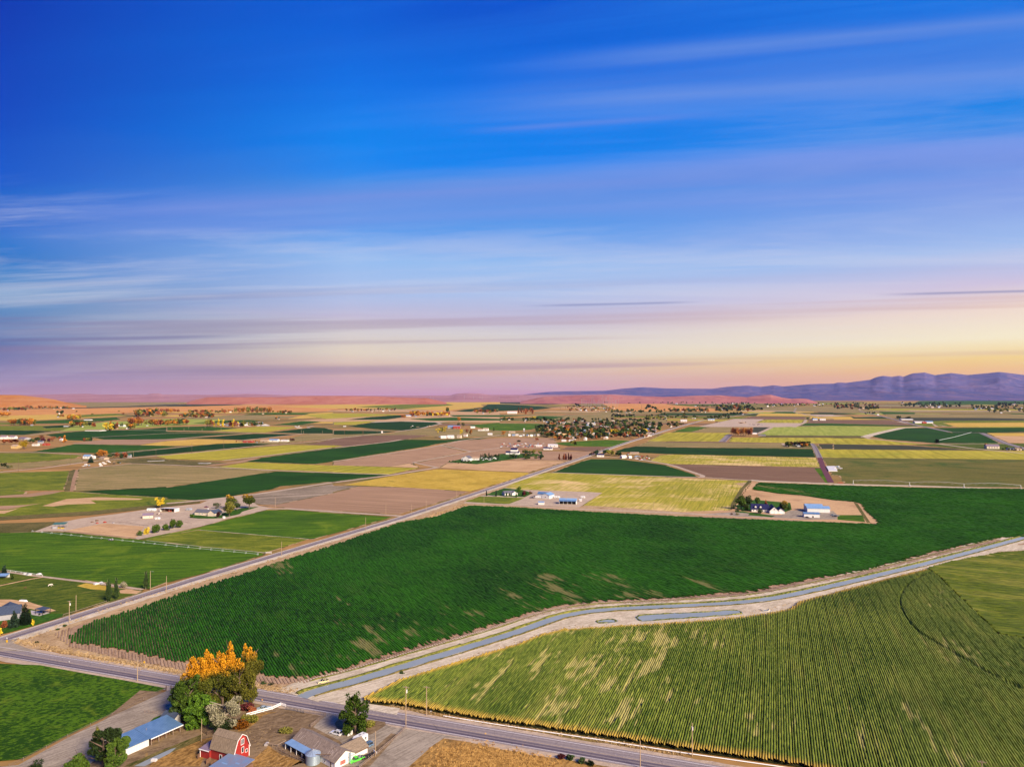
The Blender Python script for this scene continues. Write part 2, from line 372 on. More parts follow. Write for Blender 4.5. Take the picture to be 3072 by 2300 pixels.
def smooth_path(wps, it=2):
    p = [Vector(q[:2]) for q in wps]
    for _ in range(it):
        q = [p[0]]
        for a_, b_ in zip(p[:-1], p[1:]): q += [a_.lerp(b_, 0.25), a_.lerp(b_, 0.75)]
        q.append(p[-1]); p = q
    return p
def ribbon(name, wps, wl, wr, m, kind='structure', label=None, cat=None, jit=0.0, step=None, lstep=0.006):
    if step: wps = resample(wps, step)
    L, R = ribbon_pts(wps, wl, wr)
    if jit:
        L = [v + Vector((rng.uniform(-jit, jit), rng.uniform(-jit, jit))) for v in L]
        R = [v + Vector((rng.uniform(-jit, jit), rng.uniform(-jit, jit))) for v in R]
    z = stack_z(L + R, lstep)
    vs = [(v.x, v.y, z) for v in L] + [(v.x, v.y, z) for v in R]; n = len(L)
    fs = [(n + i, n + i + 1, i + 1, i) for i in range(n - 1)]
    return tag(mesh_obj(name, vs, fs, F[m] if isinstance(m, str) else m), label, cat, None, kind)

def patchwork():
    """the distant quilt of narrow plots, under the fields that can be told apart"""
    rr = random.Random(21); ca, sa = math.cos(math.radians(GRID)), math.sin(math.radians(GRID))
    def add(u0, v0, du, dv, m):
        pts = []
        for u, v in ((u0, v0), (u0 + du, v0), (u0 + du, v0 + dv), (u0, v0 + dv)): pts.append((u * ca + v * sa, -u * sa + v * ca))
        sheet('far_plot', None, m, world_pts=pts)
    v = 2600.0
    while v < 14000:
        dv = rr.uniform(90, 230) * (1 + v / 6000); u = -v * 1.1
        while u < v * 0.75:
            du = rr.uniform(250, 800) * (1 + v / 9000)
            if rr.random() < 0.62:
                left = u + v * 0.3 < 0
                m = rr.choice(['orange', 'goldf', 'orange', 'tanol', 'olive', 'darkb', 'stub', 'goldf'] if left and v > 3400 else ['mgreen', 'tanol', 'ygf', 'darkb', 'olive', 'greysoil', 'lightg', 'goldf', 'brown', 'mgreen'])
                add(u, v, du * 0.96, dv * 0.9, m)
            u += du
        v += dv
def fld(name, pts, m, label=None):
    o = sheet(name, pts, m, 'structure')
    wp = wpoly(pts); cy = sum(p.y for p in wp) / len(wp)
    if cy < 5200 and ('field' in name or 'pasture' in name):     # rough weedy margin round each field
        z = STACK[-1][4] + 0.003; wd = 1.3 + cy * 0.0011; vs = []; fs = []; mi = []
        for a_, b_ in zip(wp, wp[1:] + wp[:1]):
            L_ = (b_ - a_).length; n = max(1, min(90, int(L_ / (5 + cy * .006)))); d = (b_ - a_).normalized(); nn = Vector((-d.y, d.x, 0))
            for k in range(n + 1):
                p = a_.lerp(b_, k / n); w1, w2 = rng.uniform(-.1, .75) * wd, rng.uniform(.1, .75) * wd
                q, r_ = p + nn * w1, p - nn * w2; vs += [(q.x, q.y, z), (r_.x, r_.y, z)]
                if k: i = len(vs); fs.append((i - 4, i - 3, i - 1, i - 2)); mi.append(0 if rng.random() < .6 else 1)
        me_ = mesh_obj('field_margin', vs, fs, [F['ditch'], F['verge']]); me_.data.polygons.foreach_set('material_index', mi); tag(me_, kind='structure')
    return o
# ------------ far and mid fields, from the horizon towards the camera
patchwork()
fld('far_field', D1((-300, 560), (0, 590), (600, 560), (2212, 535)) + D2((900, 510), (2212, 500)) + D3((300, 505), (-100, 590)) + D2((1400, 600), (400, 600), (0, 590)) + D1((1500, 620), (900, 640), (-300, 660)), 'orange')
fld('far_field', D1((-300, 700), (400, 640), (800, 630), (1700, 650), (900, 690), (300, 715), (-300, 720)), 'goldf')
fld('far_field', D1((950, 490), (1300, 440), (2212, 430)) + D2((400, 420), (360, 460), (0, 520)) + D1((1500, 530), (1000, 550)), 'tanol')
fld('far_field', D1((600, 545), (1500, 530), (2212, 500)) + D2((600, 490), (1100, 495), (800, 510), (0, 518)) + D1((1500, 540), (900, 556)), 'slate')
fld('far_field', D2((1280, 490), (1700, 462), (2100, 465)) + D3((60, 475), (0, 500)) + D2((1900, 498)), 'slate')
fld('far_field', D2((1900, 620), (2212, 600)) + D3((0, 670)) + D2((1600, 690)), 'goldf')
fld('far_field', D2((0, 690), (900, 640), (1500, 650), (1500, 690), (900, 710), (400, 730)), 'tanol')
fld('far_field', D2((1000, 640), (1800, 640), (1900, 620), (1400, 618), (1100, 625)), 'mgreen')
fld('far_field', D1((-300, 730), (700, 745), (400, 760), (-300, 790)), 'olive')
fld('far_field', D1((470, 722), (900, 700), (1400, 720), (900, 750), (470, 750)), 'mgreen')
fld('far_field', D1((1100, 690), (1550, 670), (1600, 700), (1350, 725)), 'mgreen')
fld('far_field', D1((900, 650), (1500, 620), (1700, 640), (1100, 670)), 'olive')
fld('far_field', D1((600, 830), (1400, 730), (1700, 720), (2212, 690), (3000, 700), (2800, 750), (2212, 790), (1300, 840), (800, 855)), 'lightg')
fld('far_field', D1((-300, 790), (1000, 780), (800, 850), (-300, 820)), 'olive')
fld('far_field', D1((560, 790), (900, 770), (950, 800), (600, 815)), 'darkb')
fld('far_field', D1((-300, 820), (700, 850), (300, 905), (-300, 900)), 'darkb')
fld('far_field', D2((300, 750), (700, 715), (1100, 705), (1300, 715), (900, 740)), 'mgreen')
fld('far_field', D2((1400, 772), (1800, 720), (2100, 720), (1750, 775)), 'mgreen')
fld('far_field', D3((-700, 530), (800, 470), (2000, 448), (2212, 450), (2212, 490), (1950, 500), (2000, 530), (1500, 580), (1000, 560), (0, 552)), 'goldf')
fld('far_field', D3((300, 530), (900, 500), (1500, 490), (1600, 510), (900, 560)), 'olive')
fld('far_field', D3((-400, 640), (0, 616), (400, 620), (900, 636), (300, 670), (-100, 690)), 'ygf')
fld('far_field', D3((-500, 715), (300, 670), (980, 640), (1400, 600), (2212, 610), (2212, 740), (1000, 720), (0, 730)), 'stub')
fld('far_field', D3((180, 703), (500, 665), (980, 635), (1000, 660), (700, 700)), 'darkb')
fld('far_field', D3((1000, 690), (1600, 670), (2212, 690), (2700, 703), (2212, 712), (1300, 717)), 'mgreen')
fld('far_field', D3((1540, 640), (2212, 640), (2550, 655), (2212, 665), (1600, 662)), 'mgreen')
fld('far_field', D3((0, 735), (600, 715), (300, 770), (0, 770)), 'ygf')
fld('far_field', D3((1580, 592), (1980, 540), (1830, 597)), 'darkb')
fld('far_field', D3((1890, 592), (2050, 500), (2212, 498)) + D4((0, 498), (300, 510), (600, 535), (680, 552), (400, 575), (0, 588)), 'darkb')
fld('far_field', D4((0, 450), (500, 458), (900, 490), (600, 502), (0, 490)), 'slate')
fld('far_field', D4((1340, 480), (1700, 465), (2212, 490)) + D5((0, 500), (640, 556), (700, 590), (0, 592)) + D4((1700, 590), (1500, 560)), 'orange')
fld('far_field', D4((850, 640), (1500, 620), (1500, 690), (2212, 690), (2212, 745), (1000, 705), (500, 690)), 'tanol')
fld('far_field', D4((300, 690), (520, 650), (860, 665), (700, 695)), 'mgreen')
fld('far_field', D3((820, 870), (1250, 815), (1500, 820), (2212, 850), (2600, 890), (2212, 930), (1300, 920), (700, 900)), 'tanol')
fld('far_field', D3((190, 790), (500, 740), (900, 725), (1400, 738), (1430, 755), (1300, 790), (1170, 815), (1000, 850), (600, 830)), 'darkb')
fld('far_field', D3((0, 845), (500, 850), (820, 860), (600, 890), (0, 900)), 'darkb')
fld('far_field', D3((1780, 775), (2212, 740)) + D4((0, 752), (500, 755), (635, 765), (600, 790), (400, 835), (200, 850), (0, 848)) + D3((2080, 840), (1900, 800)), 'green')
fld('far_field', D2((0, 798), (500, 790), (960, 815), (600, 850), (0, 843)), 'mgreen')
fld('far_field', D2((600, 850), (1250, 790), (1750, 800), (1300, 872), (900, 865)), 'ygf')
fld('far_field', D2((1350, 872), (1950, 805), (2100, 810), (2212, 840), (2212, 885), (1800, 885)), 'darkb')
fld('far_field', D1((1300, 845), (1900, 830), (2212, 800)) + D2((0, 860), (1100, 872), (300, 880)) + D1((2212, 884), (1230, 935), (1230, 985), (900, 975), (600, 900), (1000, 860)), 'dark')
fld('far_field', D1((1230, 937), (2212, 885)) + D2((1130, 880), (500, 920), (0, 960)) + D1((1400, 968)), 'dark')
fld('far_field', D2((350, 947), (1150, 887), (1780, 895), (1000, 970)), 'darkb')
fld('far_field', C1((960, 127), (1400, 80), (2212, 80)) + C2((200, 72), (400, 76), (0, 100)) + C1((1850, 150), (1000, 140)), 'soilg')
fld('gold_field', C2((0, 100), (400, 76), (900, 90), (1100, 130), (750, 130), (350, 160), (0, 163)) + C1((1850, 152)), 'goldf')
fld('tan_field', C2((1500, 90), (1900, 3), (2212, 5)) + C3((0, 20), (600, 0), (1250, 5), (1100, 40), (900, 20), (0, 72)) + C2((2212, 62), (1400, 145), (1000, 125)), 'tanol')
fld('tilled_field', C3((0, 76), (400, 30), (900, 18), (1300, 25), (730, 112), (0, 185)) + C2((2212, 158), (1850, 148)), 'brown')
fld('green_field', C1((420, 245), (1000, 140), (2212, 165)) + C2((150, 172)) + C1((2212, 190), (1450, 262)), 'mgreen')
fld('dark_field', C1((1450, 285), (2212, 205)) + C2((650, 140), (1000, 125), (1400, 140), (1100, 172), (0, 275)) + C1((1750, 312)), 'darkb')
fld('olive_field', C1((-200, 265), (500, 260), (1090, 290), (1000, 330), (300, 390), (-200, 400)), 'olive')
fld('olive_field', C1((-200, 400), (300, 395), (1090, 330), (1100, 380), (300, 470), (-200, 500)), 'tanol')
fld('yellow_field', C1((2060, 300), (2212, 290)) + C2((400, 250), (1600, 152), (2212, 157)) + C3((0, 155), (130, 165), (0, 187)) + C2((2212, 192), (750, 357), (0, 337)), 'ygf')
fld('green_field', C2((960, 370), (1200, 330), (2212, 197)) + C3((0, 200), (720, 115), (950, 80), (1500, 85), (1750, 68), (2050, 60), (1900, 80), (1700, 90), (1370, 140), (1200, 178), (0, 365)) + C2((2212, 370), (1980, 407)), 'dark')
fld('striped_field', C1((1500, 370), (1850, 330), (2212, 345)) + C2((0, 345), (800, 387), (560, 427), (0, 417)) + C1((2212, 410), (1800, 400)), F['ditch'])
fld('yellow_field', C2((680, 447), (1080, 380), (2212, 425)) + C3((0, 420), (1140, 460), (740, 542), (0, 517)) + C2((2212, 512), (1400, 482)), 'ygf')
fld('tilled_field', C3((0, 382), (1300, 182), (1420, 162), (1740, 240), (1060, 385), (1100, 450), (0, 422)), 'soil')
fld('stubble_field', C3((740, 440), (1010, 395), (1130, 440), (1130, 455)), 'stub')
fld('stubble_field', C3((1440, 145), (1650, 100), (2212, 60)) + C4((700, 60), (760, 130), (800, 215), (0, 195)) + C3((2212, 190), (1830, 237)), 'soil')
fld('tilled_field', C3((1100, 390), (1830, 242), (2212, 192)) + C4((0, 197), (500, 235), (1230, 240), (1170, 290), (900, 360), (0, 350)) + C3((1900, 400), (1400, 460)), 'soil')
fld('stubble_field', C3((1400, 457), (1500, 400), (2212, 370)) + C4((0, 360), (900, 365), (380, 515), (0, 500)) + C3((2212, 502)), 'stub')
fld('garden_lawn', C3((1510, 380), (1700, 340), (2212, 290)) + C4((0, 270), (500, 270), (540, 290), (100, 350)) + C3((2000, 395), (1900, 408)), 'lawn')
fld('tilled_field', C4((800, 215), (900, 180), (1560, 175), (1250, 242)), 'brown')
fld('green_field', C4((700, 130), (1000, 105), (1400, 85), (1750, 95), (1700, 125), (1500, 177), (900, 165)), 'green')
fld('gold_field', C3((130, 682), (740, 567), (1380, 472), (2212, 505)) + C4((0, 505), (380, 520), (380, 540), (0, 660)) + C3((1830, 767), (1400, 742), (700, 702)), 'gold')
fld('tilled_field', C3((340, 702), (1000, 717), (1780, 772), (1550, 870), (1100, 1000), (870, 1070), (0, 1022)) + C2((2212, 1030), (1250, 962), (1450, 945), (2212, 785)), 'soilg')
fld('striped_field', C2((950, 830), (1500, 760), (2212, 667)) + C3((0, 692), (340, 697), (0, 775)) + C2((2212, 790), (1450, 945), (1230, 945), (960, 880)), 'stripe')
fld('olive_field', C1((-200, 582), (900, 495), (930, 500), (850, 752), (500, 757), (-200, 760)), 'olive')
fld('weedy_ditch', C1((930, 495), (980, 478), (1010, 480), (925, 765), (850, 767), (890, 640)), 'ditch')
fld('tilled_strip', C1((1000, 485), (1060, 475), (1030, 560), (985, 766), (925, 765), (960, 600)), 'soilg')
fld('tan_field', C1((1050, 475), (1750, 407), (2212, 422)) + C2((0, 422), (700, 457), (1450, 492), (1000, 577), (0, 705)) + C1((985, 767)), 'tanol')
fld('dark_field', C1((1000, 772), (2212, 707)) + C2((0, 717), (1460, 502), (2212, 527)) + C3((0, 527), (740, 547), (0, 640)) + C2((2150, 642), (1500, 702), (1400, 740), (750, 850), (400, 890), (0, 872)) + C1((2212, 852), (1500, 812)), 'dark')
fld('rough_pasture', C1((-400, 1150), (-400, 870), (350, 800), (830, 770), (1000, 773), (1500, 813), (2212, 855)) + C2((0, 874), (400, 892), (150, 935)) + B1((2212, 12), (1700, 62), (1000, 135), (0, 275), (-300, 300)), 'olive')
fld('yellow_field', C1((-400, 755), (200, 755), (350, 770), (330, 805), (-400, 870)), 'olive')
fld('dirt_track', C1((560, 962), (880, 870), (1300, 845), (1900, 865), (1850, 880), (1200, 887), (1280, 930), (900, 942), (700, 970)), 'stub')
fld('dirt_track', C1((-200, 1060), (120, 1020), (270, 985), (60, 1062), (-200, 1085)), 'stub')
fld('dirt_track', C1((-200, 925), (350, 805), (600, 770), (830, 767), (700, 800), (400, 842), (0, 893)), 'soil')
fld('dirt_track', C1((-200, 1010), (0, 1015), (330, 950), (560, 925), (360, 960), (100, 1010), (-200, 1045)), 'soil')
fld('weedy_bank', B1((-300, 275), (1000, 122), (1700, 55), (2212, 15), (2212, 30), (1700, 90), (1000, 165), (0, 300), (-300, 320)), 'ditch')
fld('scrubland', B1((-300, 300), (600, 240), (640, 300), (380, 347), (0, 402), (-300, 420)), 'ditch')
# right-hand side of the long road
fld('far_field', D6((1000, 395), (2212, 380), (2212, 430), (900, 440)), 'mgreen')
fld('far_field', D5((1250, 475), (1600, 452), (2050, 450), (1600, 475)), 'slate')
fld('far_field', D5((1200, 545), (2212, 540)) + D6((700, 510), (2212, 520), (2212, 540), (300, 535)) + D5((1690, 590), (1300, 580)), 'tanol')
fld('far_field', D6((520, 520), (950, 530), (950, 560), (600, 560)), 'mgreen')
fld('far_field', D6((400, 485), (2212, 500), (2212, 512), (420, 500)), 'ygf')
fld('far_field', D5((1370, 612), (1450, 595), (1690, 595), (1720, 622)), 'mgreen')
fld('far_field', D5((1740, 612), (2212, 608)) + D6((0, 535), (350, 545), (0, 555)) + D5((2212, 632), (1750, 628)), 'darkb')
fld('far_field', D5((1180, 652), (1230, 620), (1900, 622), (1980, 657)), 'goldf')
fld('far_field', D5((970, 692), (1130, 660), (1850, 665), (1830, 697)), 'brown')
fld('far_field', D5((420, 792), (900, 690), (1300, 695), (1180, 742), (1850, 745), (1700, 802), (500, 797)), 'greysoil')
fld('far_field', D5((1180, 742), (1320, 700), (1830, 702), (1790, 747)), 'ygf')
fld('far_field', D5((1780, 632), (2212, 635)) + D6((0, 560), (200, 570), (0, 575)) + D5((2212, 660), (1980, 655)), 'greysoil')
fld('far_field', D5((1900, 660), (2212, 660)) + D6((200, 578), (240, 600), (640, 612), (0, 614)) + D5((2212, 695), (1900, 690)), 'goldf')
fld('far_field', D6((205, 585), (570, 580), (640, 600), (240, 601)), 'darkb')
fld('far_field', D6((0, 616), (650, 620), (950, 680), (0, 657)) + D5((2212, 750), (1850, 745), (1900, 710)), 'brown')
fld('far_field', D5((1830, 752), (2212, 752)) + D6((0, 658), (980, 682), (1000, 692), (0, 684)) + D5((2212, 780), (1780, 780)), 'mgreen')
fld('far_field', D5((60, 867), (300, 795), (550, 800), (330, 867)), 'green')
fld('far_field', D5((340, 867), (570, 800), (860, 800), (860, 872)), 'tanol')
fld('striped_field', D5((1130, 872), (1150, 800), (1400, 800), (1210, 892)), 'slate')
fld('pale_green_field', D5((1210, 892), (1400, 802), (1760, 790), (2212, 782)) + D6((0, 685), (980, 700), (700, 740), (370, 800), (0, 800)) + D5((2212, 912), (1300, 907)), 'lightg')
fld('yellow_field', D5((0, 872), (860, 877), (840, 882), (720, 992), (0, 987)) + D4((1950, 990), (2100, 920)), 'ygf')
fld('yellow_field', D5((860, 937), (2212, 942)) + D6((370, 830), (900, 880), (1050, 905), (0, 897)) + D5((2212, 1017), (820, 1002)), 'ygf')
fld('weedy_ditch', D5((1300, 908), (2212, 912)) + D6((360, 800), (380, 828), (0, 828)) + D5((2212, 940), (1200, 936)), 'ditch')
fld('tilled_field', D6((600, 548), (2212, 556), (2212, 605), (1200, 590), (650, 580)), 'tanol')
fld('dark_field', D6((700, 590), (1200, 590), (1800, 592), (2212, 640), (1300, 640), (850, 620)), 'slate')
fld('olive_field', D6((860, 640), (1300, 625), (2212, 620), (2212, 640), (1280, 652), (1400, 692), (1000, 692)), 'olive')
fld('gold_field', D6((1280, 652), (2212, 637), (2212, 697), (1400, 692)), 'goldf')
fld('green_field', D6((1150, 707), (2212, 700), (2212, 742), (1380, 762)), 'dark')
fld('pivot_field', D6((420, 802), (560, 765), (800, 712), (1100, 706), (1380, 767), (1720, 772), (1930, 887), (1200, 887), (600, 842)), 'dark')
fld('gold_field', D6((1780, 767), (2212, 767), (2212, 830), (1900, 820)), 'goldf')
fld('tan_field', D6((1850, 800), (2212, 825), (2212, 925), (2030, 880)), 'stub')
fld('slate_field', C6((0, 122), (900, 140), (1650, 192), (0, 182)), 'slate')
fld('slate_field', C5((2010, 140), (2212, 140), (2212, 205), (2050, 200)), 'slate')
fld('olive_field', C6((900, 130), (1700, 110), (2212, 130), (2212, 210), (1650, 190)), 'pasture')
fld('yellow_field', C5((2000, 210), (2212, 208)) + C6((0, 185), (2212, 217), (2212, 317), (0, 281)) + C5((2212, 322), (2050, 312)), 'ygf')
fld('banded_field', C5((2060, 322), (2212, 322)) + C6((0, 282), (2212, 320), (2212, 655), (1500, 622), (600, 600), (150, 592), (60, 480)) + C5((2212, 560), (2130, 430)), 'ogreen')
fld('tilled_field', D4((1800, 1050), (2000, 985), (2212, 995)) + D5((0, 992), (1500, 1012), (1600, 1060), (1940, 1082), (0, 1062)) + D4((2212, 1060)), 'tanol')
fld('tilled_field', D5((0, 990), (720, 994), (1520, 1010), (1540, 1018), (0, 1000)), 'brown')
fld('dark_field', C4((1520, 240), (1650, 195), (1800, 170), (2212, 177)) + C5((0, 182), (1945, 207), (1975, 317), (0, 272)) + C4((2212, 272), (2100, 267)), 'darkb')
fld('yellow_field', C5((0, 277), (1985, 322), (2045, 447), (0, 402)) + C4((2212, 395), (1970, 372), (2120, 287), (2212, 280)), 'yg')
fld('tilled_field', C5((0, 405), (2050, 452), (2150, 662), (1150, 622), (500, 577), (400, 520), (100, 427)), 'brown')
fld('dark_field', C4((690, 512), (900, 440), (1100, 365), (1200, 340), (1600, 342), (2212, 420)) + C5((0, 425), (350, 540), (450, 587), (0, 577)) + C4((2212, 572), (740, 522)), 'dark')
fld('grass_strip', C5((1960, 460), (2060, 460), (2160, 655), (2110, 655)), 'green')
fld('yellow_field', C4((30, 712), (300, 600), (600, 522), (740, 522), (2212, 577)) + C5((0, 582), (1110, 627), (1000, 740), (890, 930), (880, 990), (800, 1040), (500, 1062), (0, 1042)) + C4((2212, 1032), (1050, 982), (1350, 785), (740, 762), (400, 747), (300, 747), (60, 722)), 'yg')
# soil the near crops stand in
sheet('bare_soil', [(-120, 1975), (40, 1918), (207, 1862), (600, 1742), (1200, 1562), (1350, 1515), (1400, 1500), (1800, 1518), (2071, 1537), (2230, 1550), (2640, 1570), (2200, 1450), (2278, 1443), (2500, 1449), (2800, 1459),
                    (3072, 1466), (3072, 1560), (3072, 1614), (2807, 1684), (2590, 1736), (2400, 1779), (2275, 1804), (2125, 1815), (1800, 1829), (1660, 1855), (1540, 1896), (1390, 1946), (1200, 2000), (1000, 2062), (925, 2082), (760, 2056), (540, 2020), (330, 1978), (130, 1946)], 'verge')
sheet('headland', [(200, 1885), (215, 1912), (205, 1938), (330, 1968), (560, 2012), (760, 2042), (850, 2054), (930, 2046), (1000, 2027), (1200, 1972), (1400, 1914), (1560, 1866), (1680, 1834), (1800, 1816), (2000, 1807), (2270, 1786), (2400, 1760),
                   (2600, 1722), (2800, 1668), (3072, 1598), (3072, 1500), (1800, 1560), (700, 1760)], 'headland')
# ------------ ground around the farmstead left of the long road
fld('farm_yard', B1((380, 347), (640, 252), (900, 202), (1300, 152), (1700, 92), (2212, 40)) + C2((540, 890), (760, 850), (960, 830), (1230, 960), (1400, 992), (1330, 1012), (740, 1150)) + B2((200, 240), (0, 292)) + B1((1540, 435), (640, 342)), 'gravel')
fld('sand_corral', B1((700, 342), (1150, 257), (1600, 292), (1520, 402), (1480, 430)), 'stub')
fld('garden_lawn', C2((310, 1070), (560, 1100), (770, 1050), (1000, 990), (1230, 970), (1000, 1040), (960, 1080), (700, 1130), (420, 1130), (310, 1120)), 'lawn')
fld('green_field', B1((1540, 435), (2212, 300)) + B2((200, 240), (740, 110), (980, 107), (2130, 187), (1260, 432), (1200, 432), (0, 332)) + B1((2212, 325), (1700, 420)), 'green')
fld('olive_field', B1((1560, 442), (2212, 325)) + B2((0, 332), (1200, 432), (1050, 482), (730, 582), (0, 517)) + B1((2212, 517)), 'olive')
fld('green_field', B1((-300, 425), (0, 402), (350, 352), (700, 355), (1500, 432), (2212, 515)) + B2((0, 515), (720, 585), (700, 612), (0, 822)) + B1((1850, 912), (1660, 982), (1580, 982), (1170, 917), (470, 842), (60, 787), (-300, 770)), 'green')
fld('rough_pasture', B1((-300, 785), (60, 795), (470, 855), (1060, 922), (1170, 952), (1580, 1002), (1560, 1032), (1200, 1132), (850, 1232), (700, 1292), (300, 1400), (-300, 1500)), 'pasture')
fld('dry_patch', B1((850, 950), (950, 920), (1170, 950), (1180, 1000), (1000, 985)), 'gold')
fld('dry_patch', B1((1320, 1000), (1400, 985), (1570, 1010), (1500, 1040), (1330, 1030)), 'stub')
fld('dry_patch', B1((-300, 1105), (130, 1100), (330, 1130), (620, 1222), (520, 1247), (340, 1202), (-300, 1172)), 'stub')
fld('garden_lawn', B1((-300, 1290), (370, 1252), (700, 1257), (680, 1292), (370, 1392), (60, 1475), (-100, 1540)), 'lawn')
# ------------ farmsteads right of the long road
fld('farm_yard', C3((1735, 915), (1900, 822), (2150, 735)) + C4((30, 715), (300, 747), (1200, 777), (1355, 790), (1050, 980), (0, 947)) + C3((2212, 940)), 'gravel')
fld('garden_lawn', C3((1900, 815), (2100, 745), (2212, 730)) + C4((60, 725), (300, 750), (440, 790), (330, 845), (0, 830)) + C3((2212, 825)), 'lawn')
fld('garden_lawn', C3((1735, 905), (1900, 835), (2212, 840)) + C4((0, 842), (330, 855), (120, 935), (0, 938)) + C3((2212, 935)), 'olive')
fld('farm_yard', C5((1130, 628), (1200, 640), (1130, 750), (1300, 770), (2212, 890)) + C6((330, 812)) + B5((700, 60), (870, 252), (780, 262), (0, 225)) + B4((2212, 218), (1000, 170), (900, 130), (1450, 110)) + C5((890, 990), (1000, 740)), 'stub')
fld('gravel_yard', C5((500, 1068), (840, 1045), (1060, 1052), (1500, 1080), (1640, 1020), (1880, 1020), (2212, 1030)) + B5((400, 150), (410, 212), (0, 217)) + B4((2212, 208), (1000, 160), (950, 140)), 'dust')
fld('garden_lawn', C5((900, 1020), (1060, 1040), (1440, 1095), (1400, 1110), (1080, 1085), (1100, 1060), (910, 1045)), 'lawn')
fld('garden_lawn', B5((415, 165), (690, 165), (722, 242), (415, 217)), 'green')
fld('weedy_ditch', B5((590, 20), (640, 40), (780, 250), (740, 250)), 'ditch')
fld('garden_lawn', C5((900, 960), (1160, 880), (1640, 920), (1660, 1010), (1500, 1070), (1290, 1040), (1000, 1030)), 'lawn')
# gravel lanes
def lane(pts, wd, m='gravel', name='gravel_lane', **k):
    return ribbon(name, [P(*p) for p in pts], wd / 2, wd / 2, m, **k)
lane(C2((0, 930), (540, 880), (1200, 805), (2212, 648)) + C3((0, 652), (740, 557), (1300, 465), (1380, 452)), 9)
lane(C3((1380, 452), (1060, 385), (1830, 240), (2212, 190)), 7)
lane(C3((1830, 240), (1420, 155), (1700, 95), (1900, 65), (2212, 20)), 8)
lane(B2((640, 90), (740, 95), (980, 95), (1500, 130), (2140, 170), (2260, 180)), 7)
lane(C2((420, 1150), (740, 1130), (960, 1085), (1240, 1010), (1400, 990)), 7)
lane(C3((1735, 925), (2212, 940)) + C4((1000, 1000), (2212, 1050)) + C5((500, 1075), (840, 1080)), 7)
lane(C3((1850, 815), (2212, 835)) + C4((330, 850)), 4)
lane(C1((-300, 540), (600, 455), (1100, 385), (1300, 360), (1750, 325), (2212, 285)) + C2((333, 258), (1100, 175), (1500, 148), (1900, 112), (2212, 70)) + C3((0, 66), (400, 25), (700, -10)), 9)
lane(C1((-300, 245), (500, 250), (1090, 280)), 7)
lane(C1((1480, 262), (2212, 200)) + C2((0, 200), (350, 165)), 7)
lane(C2((750, 360), (1200, 310), (2212, 185)) + C3((0, 190), (730, 112), (900, 80)), 9)
lane(C1((1050, 470), (1750, 400), (2212, 415)) + C2((0, 415), (700, 450), (1500, 492), (2212, 520)) + C3((0, 522), (740, 545)), 7)
lane(C3((0, 375), (1300, 180), (1420, 155)), 7)
lane(C2((560, 425), (960, 378), (1200, 330)), 16, 'soil')
lane(C4((1150, 310), (1500, 315), (1700, 325), (1980, 365), (2212, 405)) + C5((100, 430), (480, 560), (460, 585)), 8)
lane(C5((1110, 618), (1240, 630), (2212, 668)) + C6((0, 590), (1000, 608), (2212, 655), (2400, 662)), 10, 'sand')
lane(C4((690, 518), (2212, 572)) + C5((500, 585), (1110, 622)), 7)
lane(C5((1110, 625), (1000, 740), (890, 930), (880, 1000)), 5, 'ditch')
lane(D6((370, 815), (420, 795), (560, 760), (800, 708), (1000, 697)), 26, 'sand')
lane(D6((370, 815), (420, 835), (900, 880), (1200, 890), (1600, 945), (2212, 1005)), 12)
lane(D6((1200, 893), (2030, 893)), 10)
lane(D2((-10, 850), (600, 855), (1100, 875), (1800, 888), (2212, 890)), 10)
lane(D1((800, 860), (1400, 835), (2212, 845)), 10)
lane(D1((-100, 905), (400, 905), (800, 860)), 12)
lane(D1((1230, 935), (2212, 883)) + D2((400, 874)), 8)
lane(D2((-300, 975), (0, 962), (600, 915), (1120, 880)), 10)
lane(D2((1000, 973), (1300, 945), (1800, 890)), 9)
lane(D3((0, 835), (500, 845), (820, 862), (1170, 815), (1430, 755), (1350, 730)), 14)
lane(D4((0, 745), (500, 750), (700, 750)), 10)
lane(D5((1720, 545), (1690, 600), (1980, 655), (2212, 690)), 16, 'dust')
lane(D5((1210, 890), (1400, 800), (1690, 800), (1830, 740), (1850, 700)), 14)
lane(C5((1540, 130), (1560, 150), (1650, 178), (1940, 190)), 8)
lane(D6((1200, 690), (1150, 660), (1300, 690)), 12)
lane(B1((60, 790), (470, 848), (1060, 918), (1580, 990)), 3.0, 'gravel')
lane(B1((-60, 960), (340, 875), (470, 855)), 2.2, 'stub')
